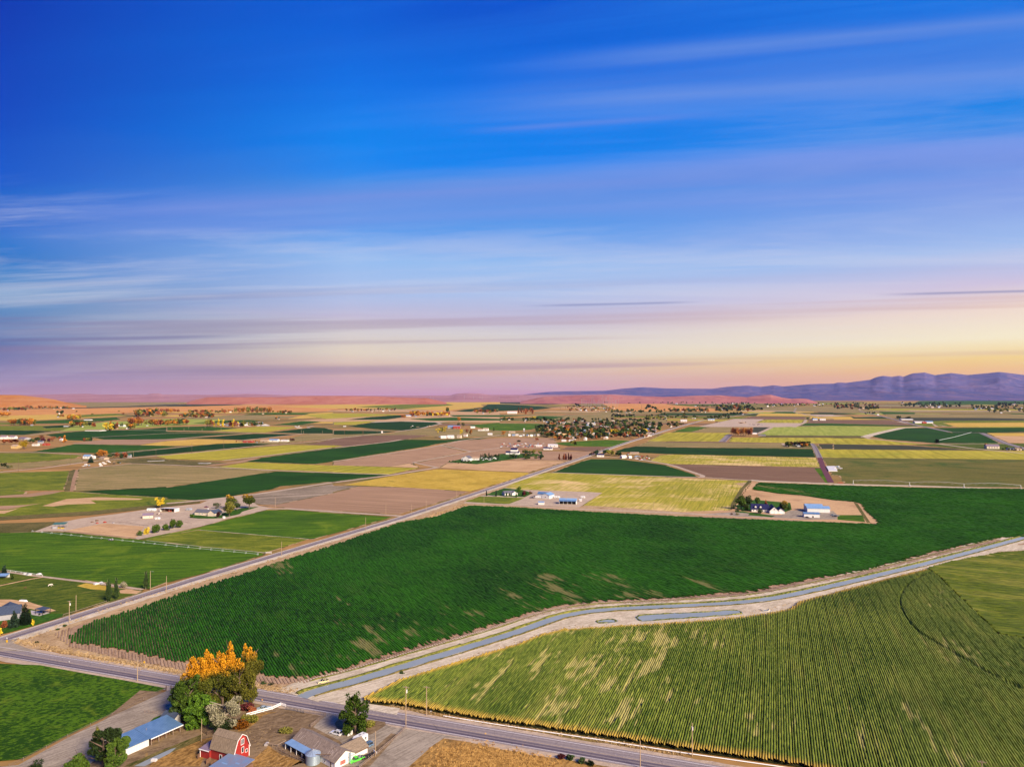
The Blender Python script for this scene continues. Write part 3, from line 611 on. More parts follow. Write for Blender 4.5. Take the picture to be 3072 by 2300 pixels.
# ------------ white mats drying on the striped plot are built later
# ---------------------------------------------------------------- hills and mountains
def ridge(name, sil, dist, dfront, m, nz=60, amp=0.5, nx=260, seed=1, back=1.25, rough=1.0, foot=None, ends=0.08):
    """a range whose skyline follows sil [(px,py)] at distance dist, sloping down to dfront"""
    from mathutils import noise
    xs = np.linspace(sil[0][0], sil[-1][0], nx)
    ys = np.interp(xs, [s_[0] for s_ in sil], [s_[1] for s_ in sil])
    vs = []; prof = list(np.linspace(0, 1, nz)) + [1.04, 1.12, back]
    for j, t_ in enumerate(prof):
        for i in range(nx):
            df = dfront if foot is None else np.interp(xs[i], [s_[0] for s_ in foot], [s_[1] for s_ in foot])
            yy = df + (dist - df) * t_
            tx = (xs[i] - 1536.0) / FPX
            top = (H + (1186.0 - ys[i]) / FPX * dist) * min(1.0, i / (nx * ends) if ends else 1, (nx - 1 - i) / (nx * ends) if ends else 1) ** 0.7
            X_ = tx * yy
            q = noise.fractal(Vector((X_ / dist * 22 + seed * 7.1, yy / dist * 22, seed)), 1.0, 2.0, 6)
            r_ = 1.0 - abs(noise.fractal(Vector((X_ / dist * 14 + seed * 3.3, yy / dist * 10, seed * 2.0)), 0.9, 2.1, 6)) * 2
            if t_ <= 1.0:
                s_ = t_ ** rough
                hgt = top * (s_ + amp * 0.5 * (q * 0.6 + (r_ - 0.6) * 0.5) * math.sin(math.pi * min(1, t_)) ** 0.8 * min(1, t_ * 1.6))
            else: hgt = top * (1 - (t_ - 1.0) / (back - 1.0) * 1.02)
            vs.append((X_, yy, max(hgt, -20) if t_ > 0 else -5.0))
    n = nx; fs = [(j * n + i, j * n + i + 1, (j + 1) * n + i + 1, (j + 1) * n + i) for j in range(len(prof) - 1) for i in range(n - 1)]
    return tag(mesh_obj(name, vs, fs, m, smooth=True), kind='structure')
def hillmat(name, c1, c2, c3, sc=0.0004, st=1.0):
    if name in MATS: return MATS[name]
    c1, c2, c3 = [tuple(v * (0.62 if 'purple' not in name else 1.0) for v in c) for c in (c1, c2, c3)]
    m = bpy.data.materials.new(name); m.use_nodes = True; t = NT(m.node_tree); b = t.n['Principled BSDF']
    ge = t.node('ShaderNodeNewGeometry')
    mp = t.node('ShaderNodeMapping'); t.l.new(ge.outputs['Position'], mp.inputs[0]); mp.inputs['Scale'].default_value = (1, 0.35, 4.0)
    a_ = t.noise(mp.outputs[0], sc, 8, 0.65, 0.6); b_ = t.noise(mp.outputs[0], sc * 6, 9, 0.75, 0.5)
    cc = t.mix(t.mr(a_, 0.38, 0.62), (*c1, 1), (*c2, 1)); cc = t.mix(t.mr(b_, 0.48, 0.66, 0, 0.8), cc, (*c3, 1))
    t.l.new(cc, b.inputs['Base Color']); b.inputs['Roughness'].default_value = 1.0; b.inputs['Specular IOR Level'].default_value = 0.0
    MATS[name] = m; return m
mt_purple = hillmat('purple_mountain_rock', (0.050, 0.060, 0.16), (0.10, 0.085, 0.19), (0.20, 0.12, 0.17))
mt_pink = hillmat('pink_badland', (0.46, 0.16, 0.15), (0.60, 0.26, 0.22), (0.36, 0.12, 0.16), 0.0012)
mt_salmon = hillmat('salmon_slope', (0.56, 0.20, 0.13), (0.66, 0.29, 0.20), (0.44, 0.13, 0.10), 0.0012)
mt_plain = hillmat('rosy_plateau', (0.46, 0.22, 0.24), (0.56, 0.30, 0.31), (0.36, 0.17, 0.20), 0.0008)
mt_orange = hillmat('orange_slope', (0.62, 0.24, 0.06), (0.72, 0.34, 0.12), (0.50, 0.17, 0.05), 0.002)
sil_m = [(1440, 1187), (1500, 1185), (1602, 1177), (1692, 1173.5), (1816, 1172), (1862, 1166), (1930, 1161), (2000, 1165), (2135, 1166), (2181, 1160), (2242, 1156), (2283, 1160), (2321, 1155.4), (2350, 1159), (2384, 1156), (2429, 1152), (2463, 1151), (2500, 1150.5),
         (2515, 1147), (2539, 1148), (2611, 1139), (2629, 1131), (2650, 1127), (2676, 1130), (2699, 1126.6), (2710, 1130), (2738, 1119.7), (2774, 1117), (2805, 1125), (2854, 1118.6), (2903, 1124.6), (2953, 1120), (2999, 1115.5), (3043, 1120.7), (3072, 1124.6), (3200, 1118), (3500, 1135), (4000, 1160)]
ridge('mountain_range', sil_m, 32000, 15500, mt_purple, 90, 0.36, 600, 3, 1.3, 1.5, foot=[(1440, 24000), (2000, 20000), (2500, 16500), (4000, 15500)])
ridge('plateau', [(-600, 1184), (100, 1183.6), (260, 1180.5), (300, 1183), (440, 1183), (455, 1179.5), (478, 1179), (486, 1182.5), (640, 1184), (740, 1181), (850, 1184.5), (1000, 1186.5), (1350, 1186), (1372, 1180), (1400, 1178.5), (1440, 1180), (1470, 1184), (1600, 1184), (1750, 1183), (1850, 1182), (1950, 1184), (2050, 1186)],
      24000, 12500, mt_plain, 30, 0.25, 420, 5, 1.3, 1.3)
ridge('salmon_hills', [(560, 1191.5), (640, 1190.8), (840, 1191), (890, 1188.5), (1000, 1187), (1120, 1188), (1200, 1192), (1290, 1194), (1340, 1197)], 11500, 9600, mt_salmon, 24, 0.35, 200, 7, 1.12, 1.0)
ridge('badland_hills', [(1560, 1192), (1660, 1189), (1740, 1186), (1830, 1183.5), (1880, 1187), (1990, 1190), (2090, 1186.5), (2160, 1185), (2190, 1188), (2240, 1191), (2290, 1184.5), (2312, 1183.5), (2345, 1192), (2375, 1196), (2400, 1192), (2420, 1188.5), (2436, 1190.5), (2452, 1198)],
      12500, 10300, mt_pink, 30, 0.7, 320, 11, 1.12, 1.0)
ridge('orange_hill', [(-900, 1180), (-200, 1182), (0, 1184), (60, 1184.8), (130, 1193), (200, 1203), (260, 1211)], 8200, 7000, mt_orange, 24, 0.15, 160, 9, 1.15, 0.8)

# ---------------------------------------------------------------- roads
def roadmat():
    m = bpy.data.materials.new('worn_asphalt'); m.use_nodes = True; t = NT(m.node_tree); b = t.n['Principled BSDF']
    at = t.node('ShaderNodeAttribute', attribute_name='lane'); sp = t.node('ShaderNodeSeparateXYZ'); t.l.new(at.outputs['Vector'], sp.inputs[0])
    U, V = sp.outputs[0], sp.outputs[1]                         # across (-1..1), along in metres
    v1 = t.xyz(t.math('MULTIPLY', U, 3.0), t.math('MULTIPLY', V, 0.02), 0.0); n_ = t.noise(v1, 1.0, 5, 0.6)
    v2 = t.xyz(t.math('MULTIPLY', U, 3.5), t.math('MULTIPLY', V, 0.5), 0.0); nf_ = t.noise(v2, 2.0, 6, 0.7)
    cc = t.mix(t.mr(nf_, 0.3, 0.7), (0.185, 0.150, 0.140, 1), (0.29, 0.245, 0.23, 1))
    wob = t.math('ADD', U, t.math('MULTIPLY', t.math('SUBTRACT', n_, 0.5), 0.3))
    for c_, wd_, s_ in ((-0.60, 0.17, 0.95), (-0.22, 0.15, 0.85), (0.30, 0.09, 0.30), (0.66, 0.09, 0.25)):
        d_ = t.math('ABSOLUTE', t.math('SUBTRACT', wob, c_))
        cc = t.mix(t.mr(d_, 0.0, wd_ * 1.5, s_, 0.0, True), cc, (0.065, 0.05, 0.075, 1))
    vo = t.node('ShaderNodeTexVoronoi', feature='DISTANCE_TO_EDGE'); t.l.new(t.xyz(t.math('MULTIPLY', U, 1.2), t.math('MULTIPLY', V, 0.09), 0.0), vo.inputs['Vector']); vo.inputs['Scale'].default_value = 1.3
    cc = t.mix(t.mr(vo.outputs['Distance'], 0.0, 0.012, 0.55, 0.0), cc, (0.05, 0.04, 0.045, 1))
    t.l.new(cc, b.inputs['Base Color']); b.inputs['Roughness'].default_value = 0.85; b.inputs['Specular IOR Level'].default_value = 0.2
    return m
M_road = roadmat()
M_line = plain('road_paint_white', (0.80, 0.76, 0.74), 0.6, 0, 0.10, 1.2)
M_yel = plain('road_paint_yellow', (0.62, 0.42, 0.16), 0.6, 0, 0.25, 1.2, c2=(0.28, 0.21, 0.15))
def road(name, wps, half, line_w=0.16, edge=None, mid=True, lanes=True):
    wps = [Vector(p[:2]) for p in wps]
    edge = edge or half - 0.7
    L, R = ribbon_pts(wps, half, half); z = stack_z(L + R, 0.03)
    n = len(wps); vs = [(v.x, v.y, z) for v in L] + [(v.x, v.y, z) for v in R]
    vs += [(v.x, v.y, z - 0.5) for v in L] + [(v.x, v.y, z - 0.5) for v in R]
    fs = [(n + i, n + i + 1, i + 1, i) for i in range(n - 1)] + [(i, i + 1, 2 * n + i + 1, 2 * n + i) for i in range(n - 1)] + [(3 * n + i, 3 * n + i + 1, n + i + 1, n + i) for i in range(n - 1)]
    o = tag(mesh_obj(name, vs, fs, M_road), kind='structure')
    s = [0.0]
    for a_, b_ in zip(wps[:-1], wps[1:]): s.append(s[-1] + (b_ - a_).length)
    at = o.data.attributes.new('lane', 'FLOAT_VECTOR', 'POINT')
    vals = []
    for k, u in ((0, 1), (1, -1), (2, 1), (3, -1)):
        for i in range(n): vals += [float(u), s[i], 0.0]
    at.data.foreach_set('vector', vals)
    if lanes:
        mb = MB()
        for off in (-edge, edge):
            L1, R1 = ribbon_pts(wps, off + line_w / 2, -(off - line_w / 2))
            mb.add([(v.x, v.y, z + 0.012) for v in L1] + [(v.x, v.y, z + 0.012) for v in R1], [(n + i, n + i + 1, i + 1, i) for i in range(n - 1)])
        tag(mb.make('edge_line', M_line, o))
        if mid:
            mb = MB()
            for off in ((-0.16, 0.16) if mid == 2 else (0.0,)):
                L1, R1 = ribbon_pts(wps, off + line_w * 0.45, -(off - line_w * 0.45))
                mb.add([(v.x, v.y, z + 0.012) for v in L1] + [(v.x, v.y, z + 0.012) for v in R1], [(n + i, n + i + 1, i + 1, i) for i in range(n - 1)])
            tag(mb.make('centre_line', M_yel, o))
    return o
lr = [P(-12, 1925), P(600, 1733), P(1200, 1554.5), P(1500, 1455.5), P(1884, 1326), P(2000, 1290), P(2106, 1260.5), P(2289, 1236)]
lr = [Vector(p[:2]) for p in lr]
jm = Vector(P(0, 1947)[:2])
mr0 = Vector(P(1200, 2158.5)[:2]); mdir = (Vector(P(1800, 2252.5)[:2]) - Vector(P(0, 1947.5)[:2])).normalized()
mroad = [mr0 - mdir * 1400, mr0 - mdir * 260, mr0, mr0 + mdir * 600]
# shoulders
ribbon('road_shoulder', mroad, 7.2, 8.6, 'gravel', jit=0.5, step=5)
ribbon('road_shoulder', lr, 5.2, 9.5, 'sand', jit=0.5, step=8)
ribbon('road_verge', lr[:4], -9.2, 15.5, 'verge', jit=1.0, step=6)
road('country_road', [lr[0] - (lr[1] - lr[0]).normalized() * 14] + lr, 3.9)
road('main_road', mroad, 5.0, 0.17, 3.9, 1)
sheet('junction_apron', [(-40, 1908), (8, 1921), (60, 1916), (36, 1928), (60, 1937), (110, 1956), (0, 1941), (-60, 1932)], F['dust'])
road('side_road', [P(*p) for p in C5((2035, 330), (1985, 220), (1955, 165), (1920, 130))], 5.0, mid=False, lanes=False)
road('side_road', [P(*p) for p in C5((735, 110), (790, 60), (835, 15))] , 9.0, mid=False, lanes=False)
road('side_road', [P(*p) for p in D6((300, 512), (650, 595), (1000, 685), (1350, 755), (1720, 768), (1980, 880), (2150, 930), (2400, 1000))], 8.0, mid=False, lanes=False)
M_redbed = plain('maroon_gravel', (0.13, 0.035, 0.05), 0.9, 0, 0.2, 0.5)
ribbon('maroon_strip', [P(*p) for p in C5((2180, 650), (2085, 470), (2030, 320))], 4.2, 4.2, M_redbed)
# ---------------------------------------------------------------- near ground south of the main road
sheet('grass_field', [(0, 1979), (120, 1996), (244, 2019), (370, 2041), (496, 2065), (336, 2143), (203, 2208), (68, 2278), (0, 2312), (-500, 2560), (-900, 2560), (-500, 1979)], 'meadow')
sheet('dirt_yard', [(420, 2072), (600, 2086), (730, 2104), (905, 2138), (1050, 2164), (1180, 2186), (1230, 2200), (1230, 2360), (-300, 2420), (-60, 2330), (60, 2296), (300, 2170)], 'yard')
sheet('gravel_yard', [(508, 2070), (540, 2074), (560, 2110), (540, 2150), (470, 2172), (360, 2226), (220, 2330), (-120, 2420), (-60, 2345), (55, 2296), (203, 2214), (336, 2149)], 'dust')
sheet('gravel_drive', [(1020, 2158), (1180, 2182), (1410, 2219), (1335, 2214), (1300, 2236), (1222, 2310), (1080, 2400), (900, 2400), (1110, 2300), (1195, 2205), (1150, 2196)], 'dust')
sheet('asphalt_drive', A2((1410, 885), (1560, 905), (1490, 1000), (1510, 1050), (1640, 1120), (1700, 1130), (2050, 1010), (2100, 1030), (2180, 1050), (1900, 1300), (1780, 1475), (1500, 1480), (1600, 1250), (1540, 1190), (1250, 1040)), 'dust')
sheet('dry_grass_field', [(1330, 2216), (1400, 2226), (1450, 2237), (1560, 2262), (1675, 2276), (1800, 2297), (2000, 2330), (2300, 2400), (1050, 2400), (1228, 2300), (1290, 2245)], 'dry')
sheet('dry_grass', A2((1300, 1300), (1000, 1480), (500, 1480), (600, 1390), (760, 1250), (900, 1350), (1150, 1430)), 'dry')
sheet('dry_grass', A1((1700, 1380), (2212, 1180)) + A2((150, 1150), (60, 1340), (0, 1475)) + A1((1650, 1480),), 'dry')
sheet('dry_grass', A2((480, 960), (700, 880), (860, 870), (700, 910), (620, 990), (500, 1080), (420, 1090), (430, 1010)), 'dry')
sheet('drive_island', A2((1560, 905), (2050, 985), (2055, 1020), (1900, 1120), (1700, 1135), (1510, 1055), (1490, 1000)), 'yard')
sheet('grass_patch', A1((1640, 1000), (1700, 940), (1800, 900), (1900, 900), (1960, 1000), (1750, 1000)), 'lawn')
sheet('ditch_bank', A1((1370, 1475), (2000, 1200), (2212, 1120)) + A2((60, 1060), (0, 1190)) + A1((1880, 1330), (1600, 1475)), 'ditch')
M_water = plain('canal_water_surface', (0.26, 0.285, 0.265), 0.20, 0, 0.1, 0.05, 0.6)
M_water.node_tree.nodes['Principled BSDF'].inputs['IOR'].default_value = 1.33
sheet('ditch_water', A1((1480, 1475), (1700, 1370), (1900, 1280), (1950, 1270), (1880, 1330), (1600, 1475)), M_water)
lane([(210, 2330), (420, 2270), (600, 2200), (640, 2180)], 3, 'yard', 'farm_track')
# ---------------------------------------------------------------- row crops: real ridges, row by row
def vnoise(x, y, s=0):
    """cheap smooth value noise, vectorised"""
    xi = np.floor(x); yi = np.floor(y); fx = x - xi; fy = y - yi
    def h(a, b): 
        v = np.sin(a * 127.1 + b * 311.7 + s * 74.7) * 43758.5453
        return v - np.floor(v)
    u = fx * fx * (3 - 2 * fx); v = fy * fy * (3 - 2 * fy)
    return (h(xi, yi) * (1 - u) + h(xi + 1, yi) * u) * (1 - v) + (h(xi, yi + 1) * (1 - u) + h(xi + 1, yi + 1) * u) * v
def poly_dist(x, y, line):
    d = np.full(x.shape, 1e9)
    for a_, b_ in zip(line[:-1], line[1:]):
        ax, ay, bx, by = a_[0], a_[1], b_[0], b_[1]
        L2 = (bx - ax) ** 2 + (by - ay) ** 2 + 1e-9
        t = np.clip(((x - ax) * (bx - ax) + (y - ay) * (by - ay)) / L2, 0, 1)
        d = np.minimum(d, np.hypot(x - ax - t * (bx - ax), y - ay - t * (by - ay)))
    return d
def rowcrop(name, poly, az, spacing, h, seg, m, label, z0=0.1, width=0.8, patches=(), tracks=(), rims=(), jit=0.15, skip=None, edge_j=0.0, drop=0.75, gap=0.12):
    a_ = math.radians(az); ux, uy = math.sin(a_), math.cos(a_); vx, vy = math.cos(a_), -math.sin(a_)
    pu = [(p[0] * ux + p[1] * uy) for p in poly]; pv = [(p[0] * vx + p[1] * vy) for p in poly]; n = len(poly)
    V = []; Fc = []; base = 0; tvals = []
    k0 = int(math.ceil(min(pv) / spacing)); k1 = int(max(pv) / spacing)
    for k in range(k0, k1 + 1):
        v = k * spacing; xs = []
        for i in range(n):
            j = (i + 1) % n
            if (pv[i] <= v) != (pv[j] <= v): xs.append(pu[i] + (v - pv[i]) * (pu[j] - pu[i]) / (pv[j] - pv[i]))
        xs.sort()
        for s0, s1 in zip(xs[0::2], xs[1::2]):
            if edge_j: s0 += rng.uniform(-edge_j, edge_j); s1 += rng.uniform(-edge_j, edge_j)
            if s1 - s0 < seg: continue
            c = max(2, int((s1 - s0) / seg) + 1); t = np.linspace(s0, s1, c); t[1:-1] += np.random.uniform(-seg * .3, seg * .3, c - 2)
            wv_ = v + np.random.uniform(-0.05, 0.05, c) * spacing
            X0 = t * ux + wv_ * vx; Y0 = t * uy + wv_ * vy
            hw = spacing * width * 0.5 * (0.62 if (skip and k % skip == 0) else 1.0) * (1 + np.random.uniform(-0.12, 0.12, c))
            hh = h * (1 + np.random.uniform(-jit, jit, c))
            rows_ = np.zeros((c, 4, 3)); tw = 0.72; dz = np.random.uniform(-0.10, 0.10, c) * h
            rows_[:, 0] = np.stack([X0 - vx * hw, Y0 - vy * hw, z0 + hh * gap], 1)
            rows_[:, 1] = np.stack([X0 - vx * hw * tw, Y0 - vy * hw * tw, z0 + hh * 0.92 + dz], 1)
            rows_[:, 2] = np.stack([X0 + vx * hw * tw, Y0 + vy * hw * tw, z0 + hh * 0.92 - dz], 1)
            rows_[:, 3] = np.stack([X0 + vx * hw, Y0 + vy * hw, z0 + hh * gap], 1)
            V.append(rows_.reshape(-1, 3)); tvals.append(np.repeat(np.random.uniform(0, 1, c), 4))
            i = np.arange(c - 1) * 4 + base
            for q in range(3): Fc.append(np.stack([i + q, i + 4 + q, i + 5 + q, i + 1 + q], 1))
            base += c * 4
    V = np.concatenate(V); Fc = np.concatenate(Fc); tv = np.concatenate(tvals)
    X_, Y_ = V[:, 0], V[:, 1]; U_ = X_ * ux + Y_ * uy; W_ = X_ * vx + Y_ * vy
    dry = np.zeros(len(V))
    for (cx, cy, ra, rb, s_) in patches:
        cu, cw = cx * ux + cy * uy, cx * vx + cy * vy
        d = ((U_ - cu) / ra) ** 2 + ((W_ - cw) / rb) ** 2
        dry = np.maximum(dry, s_ * np.exp(-d))
    nz = 0.5 * vnoise(U_ / 22, W_ / 9, 1) + 0.3 * vnoise(U_ / 7, W_ / 2.2, 2) + 0.2 * vnoise(U_ / 3, W_ / 1.1, 3)
    st_ = 0.6 * vnoise(U_ / 16, W_ / 1.6, 5) + 0.4 * vnoise(U_ / 5, W_ / 1.2, 6)
    dry = np.where(dry > 0.02, np.clip(dry * 1.1 + (nz - 0.5) * 2.4 + (st_ - 0.5) * 2.2 - 0.66, 0, 1), 0)
    dry = np.clip(dry * 1.5, 0, 1)
    rim = np.zeros(len(V))
    for line, wd in rims: rim = np.maximum(rim, np.clip(1.25 - poly_dist(X_, Y_, line) / wd + (nz - 0.5) * 0.9, 0, 1))
    tr = np.zeros(len(V))
    for line, wd in tracks: tr = np.maximum(tr, (poly_dist(X_, Y_, line) < wd).astype(float))
    Z0_ = stack_z([(p[0], p[1]) for p in poly]) + 0.02 - z0
    V[:, 2] = Z0_ + z0 + (V[:, 2] - z0) * (1 - drop * dry * 0.75) * (1 - 0.7 * tr)
    me = bpy.data.meshes.new(name)
    me.vertices.add(len(V)); me.vertices.foreach_set('co', V.ravel())
    me.loops.add(Fc.size); me.loops.foreach_set('vertex_index', Fc.ravel().astype(np.int32))
    me.polygons.add(len(Fc)); me.polygons.foreach_set('loop_start', np.arange(len(Fc), dtype=np.int32) * 4); me.polygons.foreach_set('loop_total', np.full(len(Fc), 4, dtype=np.int32))
    me.update(); me.materials.append(m)
    for nm, arr in (('dry', dry), ('rim', rim), ('tuft', tv)):
        at = me.attributes.new(nm, 'FLOAT', 'POINT'); at.data.foreach_set('value', arr.astype(np.float32))
    o = bpy.data.objects.new(name, me); C.objects.link(o)
    return tag(o, label, 'crop field', None, 'stuff')
def cropmat(name, c1, c2, cdry, crim, az, ns=(0.8, 3.0), big=0.01, c3=None):
    m = bpy.data.materials.new(name); m.use_nodes = True; t = NT(m.node_tree); b = t.n['Principled BSDF']
    ge = t.node('ShaderNodeNewGeometry')
    vr = t.node('ShaderNodeVectorRotate', rotation_type='Z_AXIS'); t.l.new(ge.outputs['Position'], vr.inputs['Vector']); vr.inputs['Angle'].default_value = math.radians(az)
    mp = t.node('ShaderNodeMapping'); t.l.new(vr.outputs[0], mp.inputs[0]); mp.inputs['Scale'].default_value = (1 / ns[0], 1 / ns[1], 0.0)
    nl = t.noise(mp.outputs[0], 1.0, 4, 0.75); nb = t.noise(ge.outputs['Position'], big, 5, 0.6, 0.5); nf = t.noise(ge.outputs['Position'], 1.6, 3, 0.8)
    A = {k: t.node('ShaderNodeAttribute', attribute_name=k).outputs['Fac'] for k in ('dry', 'rim', 'tuft')}
    s = t.math('ADD', t.math('MULTIPLY', nl, 0.30), t.math('ADD', t.math('MULTIPLY', nb, 0.35), t.math('ADD', t.math('MULTIPLY', nf, 0.2), t.math('MULTIPLY', A['tuft'], 0.15))))
    cc = t.mix(t.mr(s, 0.40, 0.60), (*c1, 1), (*c2, 1))
    if c3: cc = t.mix(t.mr(t.noise(mp.outputs[0], 0.12, 5, 0.7, 0.3), 0.52, 0.68, 0, 0.65), cc, (*c3, 1))
    cc = t.mix(t.mr(t.math('ADD', A['dry'], t.math('ADD', t.math('MULTIPLY', t.math('SUBTRACT', nf, 0.5), 0.5), t.math('MULTIPLY', t.math('SUBTRACT', nl, 0.5), 0.9))), 0.15, 0.95, 0, 0.85), cc, (*cdry, 1))
    cc = t.mix(A['rim'], cc, (*crim, 1))
    t.l.new(cc, b.inputs['Base Color']); b.inputs['Roughness'].default_value = 0.9; b.inputs['Specular IOR Level'].default_value = 0.12
    return m
def PW(pts, z): return [P(x + (380 if x >= 3060 else 0) - (330 if x <= 4 else 0), y, z) for x, y in pts]
GPOLY = [(209, 1908), (244, 1880), (300, 1856), (380, 1834), (504, 1793), (600, 1760), (708, 1728), (830, 1687), (993, 1638), (1115, 1595), (1200, 1567), (1308, 1549), (1374, 1526), (1406, 1516), (1525, 1520), (1661, 1528), (1800, 1536),
         (2071, 1550), (2400, 1563), (2617, 1571), (2639, 1569), (2600, 1532), (2587, 1511), (2563, 1504), (2500, 1499), (2407, 1485), (2339, 1480), (2294, 1473), (2258, 1467), (2278, 1447), (2500, 1455), (2784, 1463), (3072, 1470),
         (3072, 1590), (3000, 1611), (2807, 1652), (2590, 1709), (2400, 1741), (2261, 1771), (1990, 1793), (1800, 1801), (1661, 1817), (1552, 1850), (1390, 1900), (1200, 1951), (1034, 2003), (920, 2030), (844, 2029), (773, 2022), (660, 2004), (569, 1987), (488, 1973), (352, 1946), (244, 1930), (209, 1924)]
def pt(ctx, x, y, ra, rb, s, z=0.5):
    q = ctx((x, y))[0]; p = P(q[0], q[1], z); return (p.x, p.y, ra, rb, s)
gp = [pt(B3, 1450, 920, 22, 9, .9), pt(B3, 1700, 980, 30, 9, 1.1), pt(B3, 1650, 880, 14, 7, .7), pt(B3, 1300, 1070, 20, 6, .9), pt(B3, 1100, 1010, 14, 6, .6), pt(B3, 900, 1240, 12, 6, 1.0), pt(B3, 760, 1270, 9, 5, .8), pt(B3, 1150, 800, 14, 6, .6),
      pt(B3, 1850, 1090, 22, 6, .9), pt(B3, 480, 1230, 7, 5, .7), pt(B3, 560, 1390, 9, 5, .7), pt(B3, 100, 1440, 13, 8, 1.0), pt(A2, 1850, 110, 9, 5, 1.1), pt(A2, 2150, 60, 12, 8, 1.0), pt(A2, 1700, 250, 8, 4, .8), pt(A2, 1950, 220, 9, 5, .8),
      pt(A2, 1200, 350, 10, 6, .9), pt(A2, 850, 240, 5, 4, .8), pt(A2, 1120, 250, 6, 4, .7), pt(A2, 1480, 320, 8, 5, .6), pt(B2, 890, 730, 11, 7, 1.0), pt(B2, 900, 800, 9, 5, .7), pt(B2, 190, 970, 8, 4, .8), pt(B2, 320, 1000, 7, 4, .7), pt(B2, 1450, 1240, 16, 2, .8),
      pt(B2, 1500, 1290, 14, 2, .7), pt(B2, 1600, 1120, 12, 2, .6), pt(B2, 1930, 1430, 12, 7, .7), pt(B2, 2150, 1350, 10, 5, .6), pt(B4, 100, 890, 26, 8, .8), pt(B4, 300, 1010, 22, 6, .8), pt(B4, 50, 1020, 16, 6, .7), pt(B4, 1150, 930, 20, 5, .9), pt(B4, 1600, 920, 12, 5, .7),
      pt(B4, 700, 190, 30, 8, .6), pt(C5, 1300, 710, 60, 16, .7), pt(B4, 650, 1060, 20, 5, .5), pt(B2, 1830, 1260, 8, 3, .7)]
m_beet = cropmat('broadleaf_rows', (0.006, 0.034, 0.001), (0.025, 0.122, 0.002), (0.19, 0.17, 0.055), (0.03, 0.10, 0.02), -30, (1.4, 5.0), 0.012, (0.034, 0.100, 0.007))
rowcrop('beet_crop', PW(GPOLY, 0.5), -30.0, 1.15, 0.60, 3.0, m_beet, 'deep green row crop filling the big field between long road and canal', 0.12, 0.84, gp, jit=0.3, edge_j=2.6)
HEAD = [(160, 1902), (215, 1880), (244, 1930), (352, 1950), (488, 1978), (569, 1992), (660, 2010), (773, 2028), (844, 2034), (920, 2034), (1034, 2008), (1200, 1956), (1390, 1905), (1552, 1855), (1661, 1822), (1800, 1806), (1990, 1798), (2261, 1776), (2400, 1746), (2590, 1714), (2807, 1657), (3000, 1616),
        (3000, 1624), (2800, 1670), (2600, 1722), (2400, 1758), (2270, 1784), (2000, 1806), (1800, 1815), (1680, 1832), (1560, 1864), (1400, 1912), (1200, 1970), (1000, 2025), (930, 2045), (850, 2053), (760, 2042), (560, 2012), (330, 1966), (205, 1938)]
m_fur = field('furrowed_soil', (0.24, 0.15, 0.11), (0.46, 0.32, 0.25), -30, 1.6, 14, 1.4, None, 0, 0.02)
rowcrop('furrow_ridges', PW(HEAD, 0.1), -30.0, 1.35, 0.13, 1.6, m_fur, 'bare pale furrow ends around the deep green row crop', 0.1, 0.62, jit=0.4, edge_j=1.2)
CPOLY = [(1086, 2088), (1150, 2058), (1200, 2033), (1363, 1983), (1560, 1925), (1618, 1901), (1688, 1882), (1800, 1877), (1919, 1869), (2060, 1861), (2207, 1848), (2300, 1836), (2370, 1822), (2400, 1800), (2644, 1737), (2780, 1704),
         (2800, 1712), (2860, 1770), (2997, 1898), (3072, 1975), (3072, 2400), (2600, 2335), (2400, 2285), (2044, 2235), (1800, 2197), (1471, 2150), (1330, 2126), (1200, 2104), (1105, 2098)]
cw = PW(CPOLY, 1.8)
cp = [pt(A3, 1500, 330, 26, 7, .7), pt(A3, 1230, 330, 8, 4, .8), pt(A3, 1050, 500, 20, 5, .6), pt(A3, 1900, 620, 40, 9, .8), pt(A3, 1850, 830, 20, 10, .9), pt(A3, 2150, 380, 30, 9, .8), pt(A3, 2000, 480, 16, 6, .7), pt(A3, 1000, 250, 12, 8, .5), pt(A3, 560, 620, 14, 3, .4),
      pt(A4, 600, 300, 26, 12, .7), pt(A4, 250, 230, 24, 10, .7), pt(A4, 150, 550, 24, 9, .7), pt(A4, 700, 600, 24, 8, .65), pt(A4, 350, 850, 22, 10, .7), pt(A4, 300, 980, 9, 8, .9), pt(A4, 540, 980, 9, 5, .8), pt(A4, 700, 50, 40, 12, .6), pt(A4, 200, 80, 30, 10, .7), pt(A4, 1370, 900, 9, 10, .45),
      pt(A4, 1900, 950, 10, 14, .4), pt(A5, 60, 780, 20, 4, .5), pt(A5, 700, 980, 16, 5, .4), pt(A5, 1700, 1350, 22, 9, .6), pt(A5, 850, 1300, 16, 9, .5), pt(A5, 1750, 130, 24, 10, .45), pt(A5, 1180, 860, 8, 2, .6), pt(B4, 400, 1430, 50, 12, .7), pt(B4, 800, 1440, 50, 10, .55), pt(B5, 1450, 1050, 20, 9, .3),
      pt(A3, 1700, 30, 40, 12, .7), pt(A4, 1100, 40, 20, 8, .3)]
arc = [P(*p, 1.0) for p in B5((1560, 765), (1380, 820), (1250, 890), (1160, 970), (1110, 1060), (1105, 1130), (1130, 1220), (1200, 1340), (1330, 1475)) + A5((1600, 150), (1900, 330), (2212, 500)) + [(3120, 2090), (3300, 2160)]]
arc = smooth_path(arc, 2)
rim_b = [P(*p, 1.8) for p in [(3000, 2400)] + CPOLY[21:]]
rim_t = [P(*p, 1.8) for p in CPOLY[:16]]
m_corn = cropmat('corn_rows', (0.052, 0.086, 0.008), (0.165, 0.20, 0.026), (0.36, 0.31, 0.095), (0.40, 0.26, 0.045), GRID, (1.2, 7.0), 0.02, (0.20, 0.20, 0.035))
m_csoil = field('corn_floor', (0.022, 0.026, 0.008), (0.05, 0.05, 0.018), GRID, 0.6, 8, 1.0)
